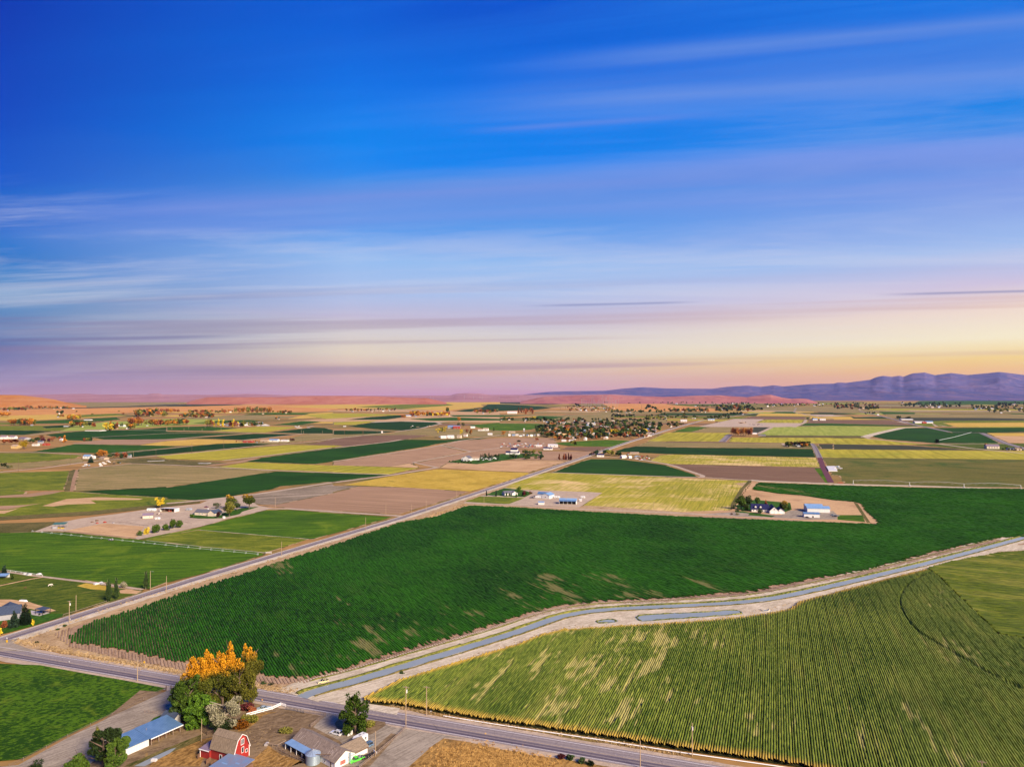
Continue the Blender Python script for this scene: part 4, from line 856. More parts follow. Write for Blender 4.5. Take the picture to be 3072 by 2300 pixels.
sheet('corn_floor', None, m_csoil, world_pts=cw)
rowcrop('corn_crop', cw, GRID + 0.0, 0.86, 1.3, 2.3, m_corn, 'tall olive green corn in straight rows with yellow rim beside the main road', 0.12, 0.90, cp, [(arc, 0.42)], [([Vector(p[:2]) for p in rim_b], 3.6), ([Vector(p[:2]) for p in rim_t], 2.5)], jit=0.13, skip=6, edge_j=0.7, drop=0.45, gap=0.58)
P2 = [(2782, 1703), (2860, 1681), (3000, 1656), (3072, 1634), (3072, 1974), (2997, 1896), (2862, 1768), (2802, 1710)]
m_fine = cropmat('fine_corn', (0.038, 0.064, 0.006), (0.112, 0.138, 0.018), (0.45, 0.36, 0.12), (0.40, 0.34, 0.07), 120, (2.0, 22.0), 0.02, (0.28, 0.25, 0.05))
sheet('corn_floor', None, m_csoil, world_pts=PW(P2, 1.5))
tr2 = [P(*p, 1.5) for p in B5((1690, 815), (1850, 960), (2050, 1160), (2212, 1330))]; tr3 = [P(*p, 1.5) for p in B5((1740, 810), (1900, 930), (2212, 1240))]
rowcrop('corn_crop', PW(P2, 1.5), 112, 0.9, 1.5, 4.0, m_fine, 'yellowish crop corner at the right edge with curving wheel tracks', 0.12, 0.95, [pt(B5, 2050, 600, 30, 9, .6, 1.5), pt(B5, 1650, 740, 20, 5, .5, 1.5)], [(tr2, 0.7), (tr3, 0.6), (arc, 0.45)], [], jit=0.15, edge_j=1.0, drop=0.5)

# ---------------------------------------------------------------- canal, banks, ponds
CAN = [(905, 2093), (940, 2076), (1060, 2046), (1200, 2003.5), (1390, 1947), (1547, 1899), (1661, 1856), (1720, 1842), (1800, 1830), (1990, 1820), (2125, 1814.5), (2275, 1803), (2400, 1780.5), (2590, 1736), (2807, 1684), (3000, 1633), (3072, 1613), (3450, 1510)]
canw = smooth_path([P(*p) for p in CAN], 2)
ribbon('canal_sand', canw, 14.0, 9.0, 'sand', jit=0.8, step=5)
sheet('canal_sand', [(925, 2082), (1010, 2062), (1200, 2014), (1547, 1908), (1661, 1862), (1800, 1836), (2125, 1820), (2400, 1786), (2590, 1740), (2807, 1688), (3000, 1638), (3072, 1618), (3072, 1632), (3000, 1655), (2807, 1700), (2644, 1744), (2400, 1812), (2370, 1832),
                     (2300, 1846), (2207, 1859), (1919, 1881), (1800, 1888), (1688, 1893), (1618, 1912), (1363, 1995), (1200, 2048), (1105, 2112), (1200, 2126), (1190, 2146), (1040, 2118), (1000, 2108), (925, 2098)], 'sand')
sheet('canal_sand', A2((1040, 640), (1160, 590), (1300, 560), (1420, 540), (1700, 440), (2212, 300), (2212, 340), (1800, 440), (1400, 590), (1200, 650), (1100, 665)), 'sand')
BZ = 0.25
def berm(name, wps, off, wd, h, m, jit=0.4, step=4.0):
    wps = resample(wps, step); vs = []; fs = []; prof = [(-0.5, 0.0), (-0.3, 0.7), (0.0, 1.0), (0.3, 0.8), (0.5, 0.0)]
    C0, _ = ribbon_pts(wps, off, 0); n = len(C0)
    L1, R1 = ribbon_pts(C0, 1.0, 1.0)
    for i in range(n):
        nn = (L1[i] - C0[i]).normalized(); a_ = rng.uniform(1 - jit, 1 + jit); b_ = rng.uniform(-jit, jit)
        for u, k in prof:
            p = C0[i] + nn * (u * wd + b_ * 0.4); vs.append((p.x, p.y, BZ + h * k * a_ if k else 0.0))
    m_ = len(prof)
    for i in range(n - 1):
        for j in range(m_ - 1): fs.append((i * m_ + j, (i + 1) * m_ + j, (i + 1) * m_ + j + 1, i * m_ + j + 1))
    return tag(mesh_obj(name, vs, fs, F[m] if isinstance(m, str) else m, smooth=True), kind='structure')
# water lies in a cutting between two low banks
L0, R0 = ribbon_pts(resample(canw, 3.0), 2.9, 2.9)
zw = stack_z([(p.x, p.y) for p in L0 + R0]) + 0.03; print('canal z', zw)
nw = len(L0); vs = []
for i in range(nw):
    j1, j2 = rng.uniform(-0.3, 0.25), rng.uniform(-0.3, 0.25)
    d = (L0[i] - R0[i]).normalized(); l_ = L0[i] + d * j1; r_ = R0[i] - d * j2
    vs += [(l_.x, l_.y, zw), (r_.x, r_.y, zw)]
tag(mesh_obj('canal_water', vs, [(2 * i, 2 * i + 1, 2 * i + 3, 2 * i + 2) for i in range(nw - 1)], M_water), kind='structure')
berm('canal_bank', canw[2:], 4.0, 2.6, 0.75, 'fringe', 0.35)
berm('canal_bank', canw[4:], -3.8, 1.6, 0.45, 'ditch', 0.6)
berm('canal_bank', canw[6:], 11.5, 1.6, 0.35, 'fringe', 0.5)
for pts in (B4((385, 1295), (430, 1272), (560, 1262), (1130, 1238), (1350, 1220), (1500, 1214), (1560, 1228), (1590, 1258), (1540, 1272), (1130, 1302), (850, 1322), (560, 1342), (440, 1348), (400, 1325)),
            B4((0, 1328), (60, 1318), (130, 1315), (190, 1328), (205, 1345), (150, 1362), (0, 1372)) + B3((2165, 1362), (2155, 1340)), B4((1750, 1210), (1850, 1200), (1900, 1215), (1890, 1238), (1800, 1240))):
    wp = smooth_path([P(*p) for p in pts] + [P(*pts[0])], 1)[:-1]
    sheet('pond_water', None, M_water, world_pts=wp, step=0.01)
    cl_ = wp + [wp[0], wp[1]]
    berm('pond_bank', cl_, -0.9, 1.4, 0.4, 'fringe' if len(pts) > 6 else 'sand', 0.7, 2.5)
def weeds(name, line, n, spread, hmin, hmax, cols, label, cat='weeds'):
    """scattered tufts of dry weeds along a line: one clump of short blades each"""
    wp = resample([p if len(p) == 2 and isinstance(p, Vector) else P(*p) for p in line], 2.0); V = []; Fs = []; T = []
    for _ in range(n):
        c = wp[rng.randrange(len(wp))] + Vector((rng.gauss(0, spread), rng.gauss(0, spread))); hh = rng.uniform(hmin, hmax); tt = rng.random()
        for _b in range(7):
            a_ = rng.uniform(0, 6.28); r_ = rng.uniform(0.1, 0.5) * hh; b = len(V); w_ = 0.22 * hh
            px_, py_ = c.x + math.cos(a_) * r_, c.y + math.sin(a_) * r_
            V += [(px_ - w_, py_, 0.05), (px_ + w_, py_ + w_ * .5, 0.05), (px_ + math.cos(a_) * r_ * .8, py_ + math.sin(a_) * r_ * .8, 0.05 + hh * rng.uniform(.6, 1))]; Fs.append((b, b + 1, b + 2)); T += [tt] * 3
    o = mesh_obj(name, V, Fs, cols); at = o.data.attributes.new('tint', 'FLOAT', 'POINT'); at.data.foreach_set('value', T)
    return tag(o, label, cat, None, 'stuff')

# ---------------------------------------------------------------- trees
def leafmat(name, c1, c2, top=None, t0=0.45, t1=0.7):
    if name in MATS: return MATS[name]
    m = bpy.data.materials.new(name); m.use_nodes = True; t = NT(m.node_tree); b = t.n['Principled BSDF']
    at = t.node('ShaderNodeAttribute', attribute_name='tint'); tcn = t.node('ShaderNodeTexCoord')
    nz = t.noise(tcn.outputs['Object'], 0.45, 3, 0.6)
    s = t.math('ADD', t.math('MULTIPLY', at.outputs['Fac'], 0.55), t.math('MULTIPLY', nz, 0.45))
    cc = t.mix(t.mr(s, 0.25, 0.72), (*c1, 1), (*c2, 1))
    if top:
        sp = t.node('ShaderNodeSeparateXYZ'); t.l.new(tcn.outputs['Generated'], sp.inputs[0])
        k = t.math('ADD', sp.outputs[2], t.math('MULTIPLY', t.math('SUBTRACT', nz, 0.5), 0.35))
        c_top = t.mix(at.outputs['Fac'], (*top[0], 1), (*top[1], 1))
        cc = t.mix(t.mr(k, t0, t1), cc, c_top)
    t.l.new(cc, b.inputs['Base Color']); b.inputs['Roughness'].default_value = 0.75; b.inputs['Specular IOR Level'].default_value = 0.15
    MATS[name] = m; return m
GOLD = ((0.22, 0.085, 0.004), (0.72, 0.33, 0.014))
LM = {
 'dgreen': leafmat('dark_green_leaves', (0.010, 0.024, 0.008), (0.045, 0.075, 0.018)),
 'green': leafmat('green_leaves', (0.012, 0.034, 0.004), (0.075, 0.125, 0.012)),
 'bgreen': leafmat('bright_green_leaves', (0.016, 0.05, 0.004), (0.09, 0.17, 0.010)),  # a brighter leaf green, the colour of the foliage itself
 'olive': leafmat('olive_leaves', (0.05, 0.055, 0.008), (0.22, 0.20, 0.03)),
 'yellow': leafmat('yellow_leaves', (0.28, 0.20, 0.01), (0.72, 0.52, 0.03)),
 'orange': leafmat('orange_leaves', (0.17, 0.055, 0.006), (0.50, 0.20, 0.022)),
 'rust': leafmat('rust_leaves', (0.09, 0.022, 0.010), (0.30, 0.09, 0.03)),
 'maroon': leafmat('maroon_leaves', (0.035, 0.008, 0.010), (0.11, 0.02, 0.02)),
 'silver': leafmat('silver_leaves', (0.10, 0.095, 0.055), (0.33, 0.30, 0.19)),
 'conifer': leafmat('conifer_needles', (0.006, 0.014, 0.010), (0.022, 0.045, 0.022)),
 'poplar': leafmat('poplar_leaves', (0.016, 0.024, 0.004), (0.105, 0.115, 0.012), GOLD, 0.60, 0.74),
 'poplar2': leafmat('poplar_leaves_late', (0.020, 0.026, 0.004), (0.14, 0.13, 0.014), GOLD, 0.74, 0.92),
 'turning': leafmat('turning_leaves', (0.02, 0.04, 0.008), (0.09, 0.11, 0.015), ((0.34, 0.15, 0.01), (0.60, 0.34, 0.03)), 0.6, 0.95),
}
M_bark = plain('bark', (0.16, 0.11, 0.08), 0.95, 0, 0.25, 2.0)
M_pale = plain('pale_branches', (0.30, 0.25, 0.19), 0.9, 0, 0.2, 2.0)
def lobes(kind, r_):
    L = []
    if kind == 'round':
        for _ in range(11):
            a_ = r_.uniform(0, 6.28); q = r_.uniform(0.1, 0.62); z = r_.uniform(0.36, 0.86); s_ = r_.uniform(0.16, 0.30) * (1.15 - abs(z - 0.58))
            L.append((math.cos(a_) * q * (1.25 - z * 0.7), math.sin(a_) * q * (1.25 - z * 0.7), z, s_ * 1.5, s_ * 0.75))
        L.append((0, 0, 0.55, 0.55, 0.26))
    elif kind == 'wide':
        for _ in range(14):
            a_ = r_.uniform(0, 6.28); q = r_.uniform(0.1, 0.75); z = r_.uniform(0.30, 0.82)
            L.append((math.cos(a_) * q, math.sin(a_) * q, z, r_.uniform(0.26, 0.42), r_.uniform(0.10, 0.18)))
    elif kind == 'poplar':
        for k in range(16):
            z = 0.12 + 0.80 * k / 15; a_ = r_.uniform(0, 6.28); env = 0.30 + 0.62 * math.sin(math.pi * min(1, (z + 0.06)) ** 0.8) 
            q = r_.uniform(0.1, 0.45) * env
            L.append((math.cos(a_) * q, math.sin(a_) * q, z, 0.55 * env, r_.uniform(0.07, 0.13)))
    elif kind == 'crest':
        for k in range(34):
            z = r_.uniform(0.10, 0.80); a_ = r_.uniform(0, 6.28); env = 0.62 + 0.36 * math.sin(math.pi * min(1, z * 1.1)) if z < .75 else 0.75
            q = r_.uniform(0.25, 0.80) * env; L.append((math.cos(a_) * q, math.sin(a_) * q, z, 0.26, r_.uniform(0.07, 0.13)))
        for k in range(9):
            a_ = r_.uniform(0, 6.28); q = r_.uniform(0.0, 0.62); L.append((math.cos(a_) * q, math.sin(a_) * q, r_.uniform(.78, .93), .14, .09))
    elif kind == 'vase':
        for _ in range(18):
            a_ = r_.uniform(0, 6.28); z = r_.uniform(0.25, 0.90); q = r_.uniform(0.25, 0.85) * (0.35 + z * 0.7)
            L.append((math.cos(a_) * q, math.sin(a_) * q, z, r_.uniform(0.16, 0.3), r_.uniform(0.07, 0.13)))
    elif kind == 'conifer':
        for k in range(12):
            z = 0.08 + 0.86 * k / 11; L.append((r_.uniform(-.08, .08), r_.uniform(-.08, .08), z, 0.92 * (1.06 - z) ** 0.85, 0.055))
    elif kind == 'shrub':
        for _ in range(9):
            a_ = r_.uniform(0, 6.28); q = r_.uniform(0, 0.6); z = r_.uniform(0.15, 0.62)
            L.append((math.cos(a_) * q, math.sin(a_) * q, z, r_.uniform(0.3, 0.5), r_.uniform(0.18, 0.34)))
    return L
CROWN = {}
def crown_mesh(kind, n, size, seed, upright=0.0, hw=2.0):
    """n leaf-sized faces spread through lobes; unit tree: radius 1, height 1 (size is a leaf edge in units of height, hw = height/radius)"""
    key = (kind, n, size, seed, upright)
    if key in CROWN: return CROWN[key]
    r_ = random.Random(seed * 131 + n); L = lobes(kind, r_); V = []; Fs = []; T = []
    wts = [l[3] * l[3] * l[4] for l in L]; 
    for _ in range(n):
        l = r_.choices(L, wts)[0]
        while True:
            x, y, z = r_.uniform(-1, 1), r_.uniform(-1, 1), r_.uniform(-1, 1); d2 = x * x + y * y + z * z
            if 0.25 < d2 < 1: break
        cx, cy, cz = l[0] + x * l[3], l[1] + y * l[3], l[2] + z * l[4]
        cz = max(0.03, min(1.0, cz)); s_ = size * r_.uniform(0.6, 1.4)
        u = Vector((r_.gauss(0, 1), r_.gauss(0, 1), r_.gauss(0, 1))).normalized()
        v = u.orthogonal().normalized()
        if upright: v = (v * (1 - upright) + Vector((0, 0, 1)) * upright * 1.6)
        b = len(V); k1 = 0.8
        for q in (u * s_, v * s_ * 1.2, -u * s_ * k1, -v * s_):
            V.append((cx + q.x * hw, cy + q.y * hw, cz + q.z))
        Fs.append((b, b + 1, b + 2, b + 3)); T += [max(0, min(1, r_.gauss(0.5, 0.22) + (0.10 if z > 0 else -0.06)))] * 4
    me = bpy.data.meshes.new('crown'); me.from_pydata(V, [], Fs)
    at = me.attributes.new('tint', 'FLOAT', 'POINT'); at.data.foreach_set('value', T)
    CROWN[key] = me; return me
COL_MESH = {}
def crown_for(kind, n, size, seed, mk, upright, hw):
    key = (kind, n, size, seed, mk, upright)
    if key not in COL_MESH:
        me = crown_mesh(kind, n, size, seed, upright, hw).copy(); me.materials.append(LM[mk]); COL_MESH[key] = me
    return COL_MESH[key]
TRUNK = {}
def trunk_mesh(kind, detail, m):
    key = (kind, detail, m.name)
    if key not in TRUNK:
        mb = MB(); r_ = random.Random(5)
        if detail:
            mb.tube((0, 0, -0.02), (0.02, 0.01, 0.35), 0.07, 0.05, 7); mb.tube((0.02, 0.01, 0.35), (0, 0, 0.8), 0.05, 0.012, 6)
            for k in range(9):
                a_ = k * 2.4; z = 0.16 + 0.07 * k; q = 0.6 if kind != 'poplar' else 0.4
                mb.tube((0.01, 0, z), (math.cos(a_) * q, math.sin(a_) * q, z + (0.22 if kind != 'poplar' else 0.34)), 0.028, 0.006, 5)
        else: mb.tube((0, 0, -0.02), (0, 0, 0.6), 0.06, 0.02, 4)
        me = bpy.data.meshes.new('trunk'); me.from_pydata(mb.v, [], mb.f); me.materials.append(m); TRUNK[key] = me
    return TRUNK[key]
SPEC = {'crest': ('poplar_tree', 1), 'round': ('tree', 0.9), 'wide': ('tree', 0.9), 'poplar': ('poplar_tree', 1.0), 'vase': ('tree', 1), 'conifer': ('conifer_tree', 1), 'shrub': ('shrub', 1)}
def tree(pos, h, r, kind, mk, label, group=None, n=160, seed=None, leaf=None, name=None, upright=0.0, bark=None, cat=None):
    """note one tree; build_trees() makes it: an Empty at its foot with crown and trunk"""
    TREES.append((h * r ** 0.5 / math.hypot(pos[0], pos[1]), (pos, h, r, kind, mk, label, group, n, seed, leaf, name, upright, bark, cat, rng.uniform(0, 6.28))))
TREES = []
def build_trees(limit):
    TREES.sort(key=lambda q: -q[0]); nt = 0; rest = []
    for _, a_ in TREES:
        isshrub = a_[3] == 'shrub'
        if isshrub or nt < limit: make_tree(*a_); nt += 0 if isshrub else 1
        else: rest.append(a_)
    if not rest: return
    VV, TT, MM = [], [], []; mats = sorted({a_[4] for a_ in rest})
    for (pos, h, r, kind, mk, label, group, n, seed, leaf, name, upright, bark, cat, rot) in rest:
        n = min(n, 60); leaf = 0.13 if leaf is None or n <= 60 else leaf
        me = crown_mesh(kind, n, leaf, rng.randrange(4), upright, h / r)
        v = np.empty(len(me.vertices) * 3); me.vertices.foreach_get('co', v); v = v.reshape(-1, 3)
        tt = np.empty(len(me.vertices)); me.attributes['tint'].data.foreach_get('value', tt)
        c_, s_ = math.cos(rot), math.sin(rot); r *= 1.12; h *= 1.05
        VV.append(np.stack([pos[0] + (v[:, 0] * c_ - v[:, 1] * s_) * r, pos[1] + (v[:, 0] * s_ + v[:, 1] * c_) * r, v[:, 2] * h], 1)); TT.append(tt); MM += [mats.index(mk)] * (len(v) // 4)
    V = np.concatenate(VV); T_ = np.concatenate(TT); nf = len(V) // 4
    me = bpy.data.meshes.new('distant_trees'); me.vertices.add(len(V)); me.vertices.foreach_set('co', V.ravel())
    me.loops.add(nf * 4); me.loops.foreach_set('vertex_index', np.arange(nf * 4, dtype=np.int32)); me.polygons.add(nf)
    me.polygons.foreach_set('loop_start', np.arange(nf, dtype=np.int32) * 4); me.polygons.foreach_set('loop_total', np.full(nf, 4, dtype=np.int32)); me.update()
    for m in mats: me.materials.append(LM[m])
    me.polygons.foreach_set('material_index', MM); me.attributes.new('tint', 'FLOAT', 'POINT').data.foreach_set('value', T_)
    o = bpy.data.objects.new('distant_trees', me); C.objects.link(o); tag(o, 'small far trees scattered over the plain up to the mountains', 'trees', None, 'stuff')
def make_tree(pos, h, r, kind, mk, label, group, n, seed, leaf, name, upright, bark, cat, rot):
    seed = seed if seed is not None else rng.randrange(4)
    leaf = leaf if leaf is not None else (0.065 if n < 200 else 0.035)
    nm = name or SPEC[kind][0]
    e_ = empty(nm, (pos[0], pos[1], 0.02), rot); e_.scale = (r, r, h)
    tag(e_, label, cat or ('shrub' if kind == 'shrub' else 'tree'), group)
    c = bpy.data.objects.new('crown', crown_for(kind, n, leaf, seed, mk, upright, h / r)); C.objects.link(c); c.parent = e_
    if kind != 'shrub' or n > 500:
        t = bpy.data.objects.new('trunk', trunk_mesh(kind, n > 500, bark or M_bark)); C.objects.link(t); t.parent = e_
    return e_
def T(ctx, x, y, hz, wz, kind, mk, label, group=None, n=160, s=4.424, **k):
    """tree by its foot, with height and width as measured on the enlargement of scale s"""
    q = ctx((x, y))[0]; p = P(*q); d = p.y; return tree(p, hz / s * d / FPX, wz / s * d / FPX / 2, kind, mk, label, group, n, **k)
def cluster(ctx, x0, y0, x1, y1, n, kinds, hmin, hmax, label, group, ncrown=70, wr=(0.38, 0.6)):
    if ctx in (D1, D2, D3, D4, D5, D6) and n > 11: n = int(n * 1.35)
    for i in range(n):
        q = ctx((rng.uniform(x0, x1), rng.uniform(y0, y1)))[0]; p = P(*q); kd, mk = kinds[rng.randrange(len(kinds))]; h = rng.uniform(hmin, hmax)
        r = h * (rng.uniform(*wr) if kd not in ('poplar', 'conifer') else rng.uniform(0.16, 0.24))
        lb = {'dgreen': 'dark green', 'green': 'green', 'olive': 'olive brown', 'yellow': 'yellow', 'orange': 'orange', 'rust': 'rust red', 'conifer': 'blackish', 'turning': 'green and gold', 'bgreen': 'bright green', 'maroon': 'maroon', 'silver': 'pale'}[mk]
        tree(p, h, r, kd, mk, lb + ' ' + {'poplar': 'narrow tree', 'conifer': 'conifer', 'shrub': 'bush'}.get(kd, 'tree') + ' ' + label, group, ncrown, leaf=0.12 if ncrown < 100 else 0.06)
# ---------------------------------------------------------------- building kit
W_white = plain('white_siding', (0.68, 0.65, 0.61), 0.7, 0, 0.05, 0.6)
W_cream = plain('cream_siding', (0.62, 0.52, 0.40), 0.8, 0, 0.06, 0.6)
W_whiterib = ribbed('white_sheet_metal', (0.66, 0.65, 0.65), 0.9, 0.5, 0.1, 0.05, 1, None, 0.88)
W_red = ribbed('red_boards', (0.30, 0.014, 0.010), 0.4, 0.8, 0.0, 0.15, 1, (0.20, 0.010, 0.008), 0.75)
W_redx = ribbed('red_gable_boards', (0.36, 0.018, 0.010), 0.4, 0.8, 0.0, 0.1, 0, (0.24, 0.010, 0.008), 0.78)
W_tan = plain('tan_siding', (0.45, 0.34, 0.24), 0.8, 0, 0.1, 0.6)
W_grey = plain('grey_siding', (0.32, 0.31, 0.33), 0.8, 0, 0.1, 0.6)
W_brown = plain('weathered_wood', (0.22, 0.12, 0.07), 0.9, 0, 0.25, 1.2)
W_yellow = plain('yellow_siding', (0.62, 0.44, 0.16), 0.8, 0, 0.1, 0.6)
R_blue = ribbed('blue_sheet_roof', (0.15, 0.27, 0.42), 0.6, 0.4, 0.35, 0.12, 1, (0.10, 0.20, 0.33), 0.8)
R_lblue = ribbed('pale_blue_sheet_roof', (0.26, 0.42, 0.60), 0.6, 0.4, 0.3, 0.1, 1, (0.20, 0.34, 0.50), 0.85)
R_rusty = ribbed('patched_blue_sheet_roof', (0.17, 0.28, 0.42), 0.6, 0.5, 0.3, 0.2, 1, (0.24, 0.24, 0.30), 0.8)
R_brown = shingle('brown_shingles', (0.25, 0.19, 0.145), (0.11, 0.08, 0.062))
R_barn = shingle('barn_shingles', (0.24, 0.18, 0.12), (0.13, 0.095, 0.062))
R_slate = plain('slate_blue_shingles', (0.055, 0.075, 0.12), 0.8, 0, 0.2, 1.0)
R_navy = plain('navy_shingles', (0.010, 0.012, 0.075), 0.7, 0, 0.25, 1.0)
R_grey = plain('grey_shingles', (0.12, 0.12, 0.145), 0.85, 0, 0.18, 1.0)
R_white = plain('white_roof_metal', (0.60, 0.58, 0.56), 0.5, 0, 0.06, 0.6)
R_tan = plain('tan_roof', (0.42, 0.30, 0.20), 0.85, 0, 0.15, 0.6)
R_red = plain('red_roof', (0.38, 0.06, 0.035), 0.8, 0, 0.15, 0.6)
R_green = plain('green_roof', (0.05, 0.14, 0.11), 0.5, 0, 0.1, 0.6)
R_purple = plain('purple_grey_roof', (0.20, 0.15, 0.20), 0.8, 0, 0.12, 0.6)
M_glass = plain('dark_window_glass', (0.02, 0.025, 0.035), 0.12, 0, 0.1, 1, 0.6)
M_trim = plain('white_trim_paint', (0.80, 0.78, 0.76), 0.6, 0, 0.04, 1)
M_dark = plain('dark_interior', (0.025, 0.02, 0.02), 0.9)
M_galv = ribbed('galvanised_sheet', (0.38, 0.47, 0.54), 0.35, 0.4, 0.5, 0.1, 2, (0.30, 0.38, 0.45), 0.75)
M_galvr = plain('galvanised_roof', (0.40, 0.50, 0.58), 0.4, 0.5, 0.12, 0.6)
M_wood = plain('grey_timber', (0.30, 0.22, 0.17), 0.95, 0, 0.2, 1.5)
M_pole = plain('utility_pole_wood', (0.42, 0.30, 0.19), 0.95, 0, 0.15, 1.0)
M_poled = plain('dark_pole_wood', (0.14, 0.09, 0.06), 0.95, 0, 0.15, 1.0)
M_steel = plain('grey_steel', (0.40, 0.40, 0.42), 0.5, 0.6, 0.1, 1)
M_pipe = plain('pale_aluminium_pipe', (0.62, 0.66, 0.64), 0.5, 0.2, 0.05, 1)
M_tyre = plain('tyre_rubber', (0.015, 0.015, 0.016), 0.9)
M_slab = plain('pale_slab', (0.40, 0.36, 0.34), 0.9, 0, 0.1, 1)

def gable_part(parent, cx, cy, L, W, h, rise, wm, rm, axis='y', over=0.35, th=0.14, rname='roof', end_m=None):
    """walls as a five-sided prism and two roof slabs, ridge along the given local axis"""
    def tr(v):
        return v if axis == 'y' else (v[1], v[0], v[2])
    wb = MB(); prof = [(-W / 2, 0), (W / 2, 0), (W / 2, h), (0, h + rise), (-W / 2, h)]
    vs = []
    for y in (-L / 2, L / 2):
        for x, z in prof: q = tr((x, y, z)); vs.append((q[0] + cx, q[1] + cy, z))
    fs = [(i, (i + 1) % 5, 5 + (i + 1) % 5, 5 + i) for i in range(5) if i not in (2, 3)] + [(4, 3, 2, 1, 0), (5, 6, 7, 8, 9)]
    if axis == 'x': fs = [tuple(reversed(f)) for f in fs]
    wall = mesh_obj('wall', vs, fs, wm, parent)
    rb = MB(); sl = rise / (W / 2)
    for sx in (-1, 1):
        x0, z0 = sx * 0.0, h + rise + 0.02; x1 = sx * (W / 2 + over); z1 = h - over * sl + 0.02
        pts = [(x0, z0), (x1, z1), (x1, z1 + th), (x0, z0 + th)]
        v8 = []
        for y in (-L / 2 - over, L / 2 + over):
            for x, z in pts: q = tr((x, y, z)); v8.append((q[0] + cx, q[1] + cy, z))
        rb.add(v8, [(0, 1, 5, 4), (1, 2, 6, 5), (2, 3, 7, 6), (3, 0, 4, 7), (3, 2, 1, 0), (4, 5, 6, 7)])
    rb.make(rname, rm, parent)
    return wall
def win(parent, face, u, z, w_, h_, L, W, cx=0, cy=0, frame=None, name='window', glass=None, t=0.05):
    """window on face N/S (the gable ends, +y/-y) or E/W (+x/-x sides); u along the face"""
    fr = MB(); pn = MB(); f = 0.09
    def bx(mb, u0, u1, z0, z1, d0, d1):
        if face == 'N': mb.box(cx + u0, cx + u1, cy + L / 2 + d0, cy + L / 2 + d1, z0, z1)
        if face == 'S': mb.box(cx + u0, cx + u1, cy - L / 2 - d1, cy - L / 2 - d0, z0, z1)
        if face == 'E': mb.box(cx + W / 2 + d0, cx + W / 2 + d1, cy + u0, cy + u1, z0, z1)
        if face == 'W': mb.box(cx - W / 2 - d1, cx - W / 2 - d0, cy + u0, cy + u1, z0, z1)
    f = min(0.14, w_ * 0.12)
    bx(fr, u - w_ / 2 - f, u + w_ / 2 + f, z - f, z, 0, t + .03); bx(fr, u - w_ / 2 - f, u + w_ / 2 + f, z + h_, z + h_ + f, 0, t + .03)
    bx(fr, u - w_ / 2 - f, u - w_ / 2, z, z + h_, 0, t + .03); bx(fr, u + w_ / 2, u + w_ / 2 + f, z, z + h_, 0, t + .03)
    if name == 'window' and w_ > 0.9: bx(fr, u - 0.04, u + 0.04, z, z + h_, 0.005, t + .03)
    bx(pn, u - w_ / 2, u + w_ / 2, z, z + h_, 0.002, t * 0.6)
    o = fr.make(name, frame or M_trim, parent)
    pn.make('pane' if name == 'window' else 'panel', glass or M_glass, o)
    return o
def bldg(name, pos, az, L, W, h, rise, wm, rm, label, cat='house', group=None, wins=(), over=0.35, lod=False):
    e_ = tag(empty(name, (pos[0], pos[1], 0.03), rz(az)), label, cat, group)
    gable_part(e_, 0, 0, L, W, h, rise, wm, rm, over=over)
    for s in wins: win(e_, *s[:5], L, W, **(s[5] if len(s) > 5 else {}))
    return e_
def far(ctx, x0, x1, y, hz, az, wm, rm, label, cat='house', group=None, s=4.424, deep=0.6, rise=0.35, wn=2):
    """far building from its measured left, right and foot on the enlargement"""
    qa, qb = ctx((x0, y), (x1, y)); pa, pb = P(*qa), P(*qb); wid = (pb - pa).length; d = pa.y; hh = hz / s * d / FPX
    L = max(wid, 3.0); W_ = L * deep; h = hh * (1 - rise); mid_ = (pa + pb) / 2; mid_.y += W_ / 2
    nm = {'house': 'house', 'barn': 'barn', 'shed': 'shed', 'warehouse': 'warehouse'}.get(cat, 'house')
    wins = [('E', L * (k - 0.5 * (wn - 1)) / max(1, wn) * 0.8, h * 0.35, L * 0.09, h * 0.38) for k in range(wn)] if wn else ()
    return bldg(nm, mid_, az, L * 0.97, W_, h, hh * rise, wm, rm, label, cat, group, wins, over=L * 0.02)

# ---------------------------------------------------------------- the ranch south of the main road
barn_az = 114.0
ap = P(725, 2203, 8.5); bd = Vector((math.sin(math.radians(barn_az)), math.cos(math.radians(barn_az)), 0))
bc = ap - bd * 5.0
barn = tag(empty('red_barn', (bc.x, bc.y, 0.05), rz(barn_az)), 'red gambrel barn with white trim and brown shingle roof by the dirt yard', 'barn')
gp_ = [(-3.2, 0), (3.2, 0), (3.2, 3.9), (1.75, 7.2), (0, 8.5), (-1.75, 7.2), (-3.2, 3.9)]
mb = MB(); mb.cur = 0
vs = [(x, y, z) for y in (-5.0, 5.0) for x, z in gp_]
mb.add(vs, [(0, 1, 8, 7), (1, 2, 9, 8), (6, 0, 7, 13)])
mb.cur = 1; mb.add(vs, [(6, 5, 4, 3, 2, 1, 0), (7, 8, 9, 10, 11, 12, 13)])
mb.make('wall', [W_red, W_redx], barn)
mb = MB(); ro = [(3.55, 3.4), (1.95, 7.35), (0, 8.72), (-1.95, 7.35), (-3.55, 3.4)]
for (xa, za), (xb, zb) in zip(ro[:-1], ro[1:]):
    nx, nz = (za - zb), (xb - xa); q = math.hypot(nx, nz); nx, nz = -nx / q * 0.16, -nz / q * 0.16
    v8 = [(x + dx, y, z + dz) for y in (-5.4, 5.3) for x, z, dx, dz in ((xa, za, 0, 0), (xb, zb, 0, 0), (xb, zb, nx, nz), (xa, za, nx, nz))]
    mb.add(v8, [(0, 1, 5, 4), (1, 2, 6, 5), (2, 3, 7, 6), (3, 0, 4, 7), (3, 2, 1, 0), (4, 5, 6, 7)])
roof = mb.make('roof', R_barn, barn)
mb = MB()
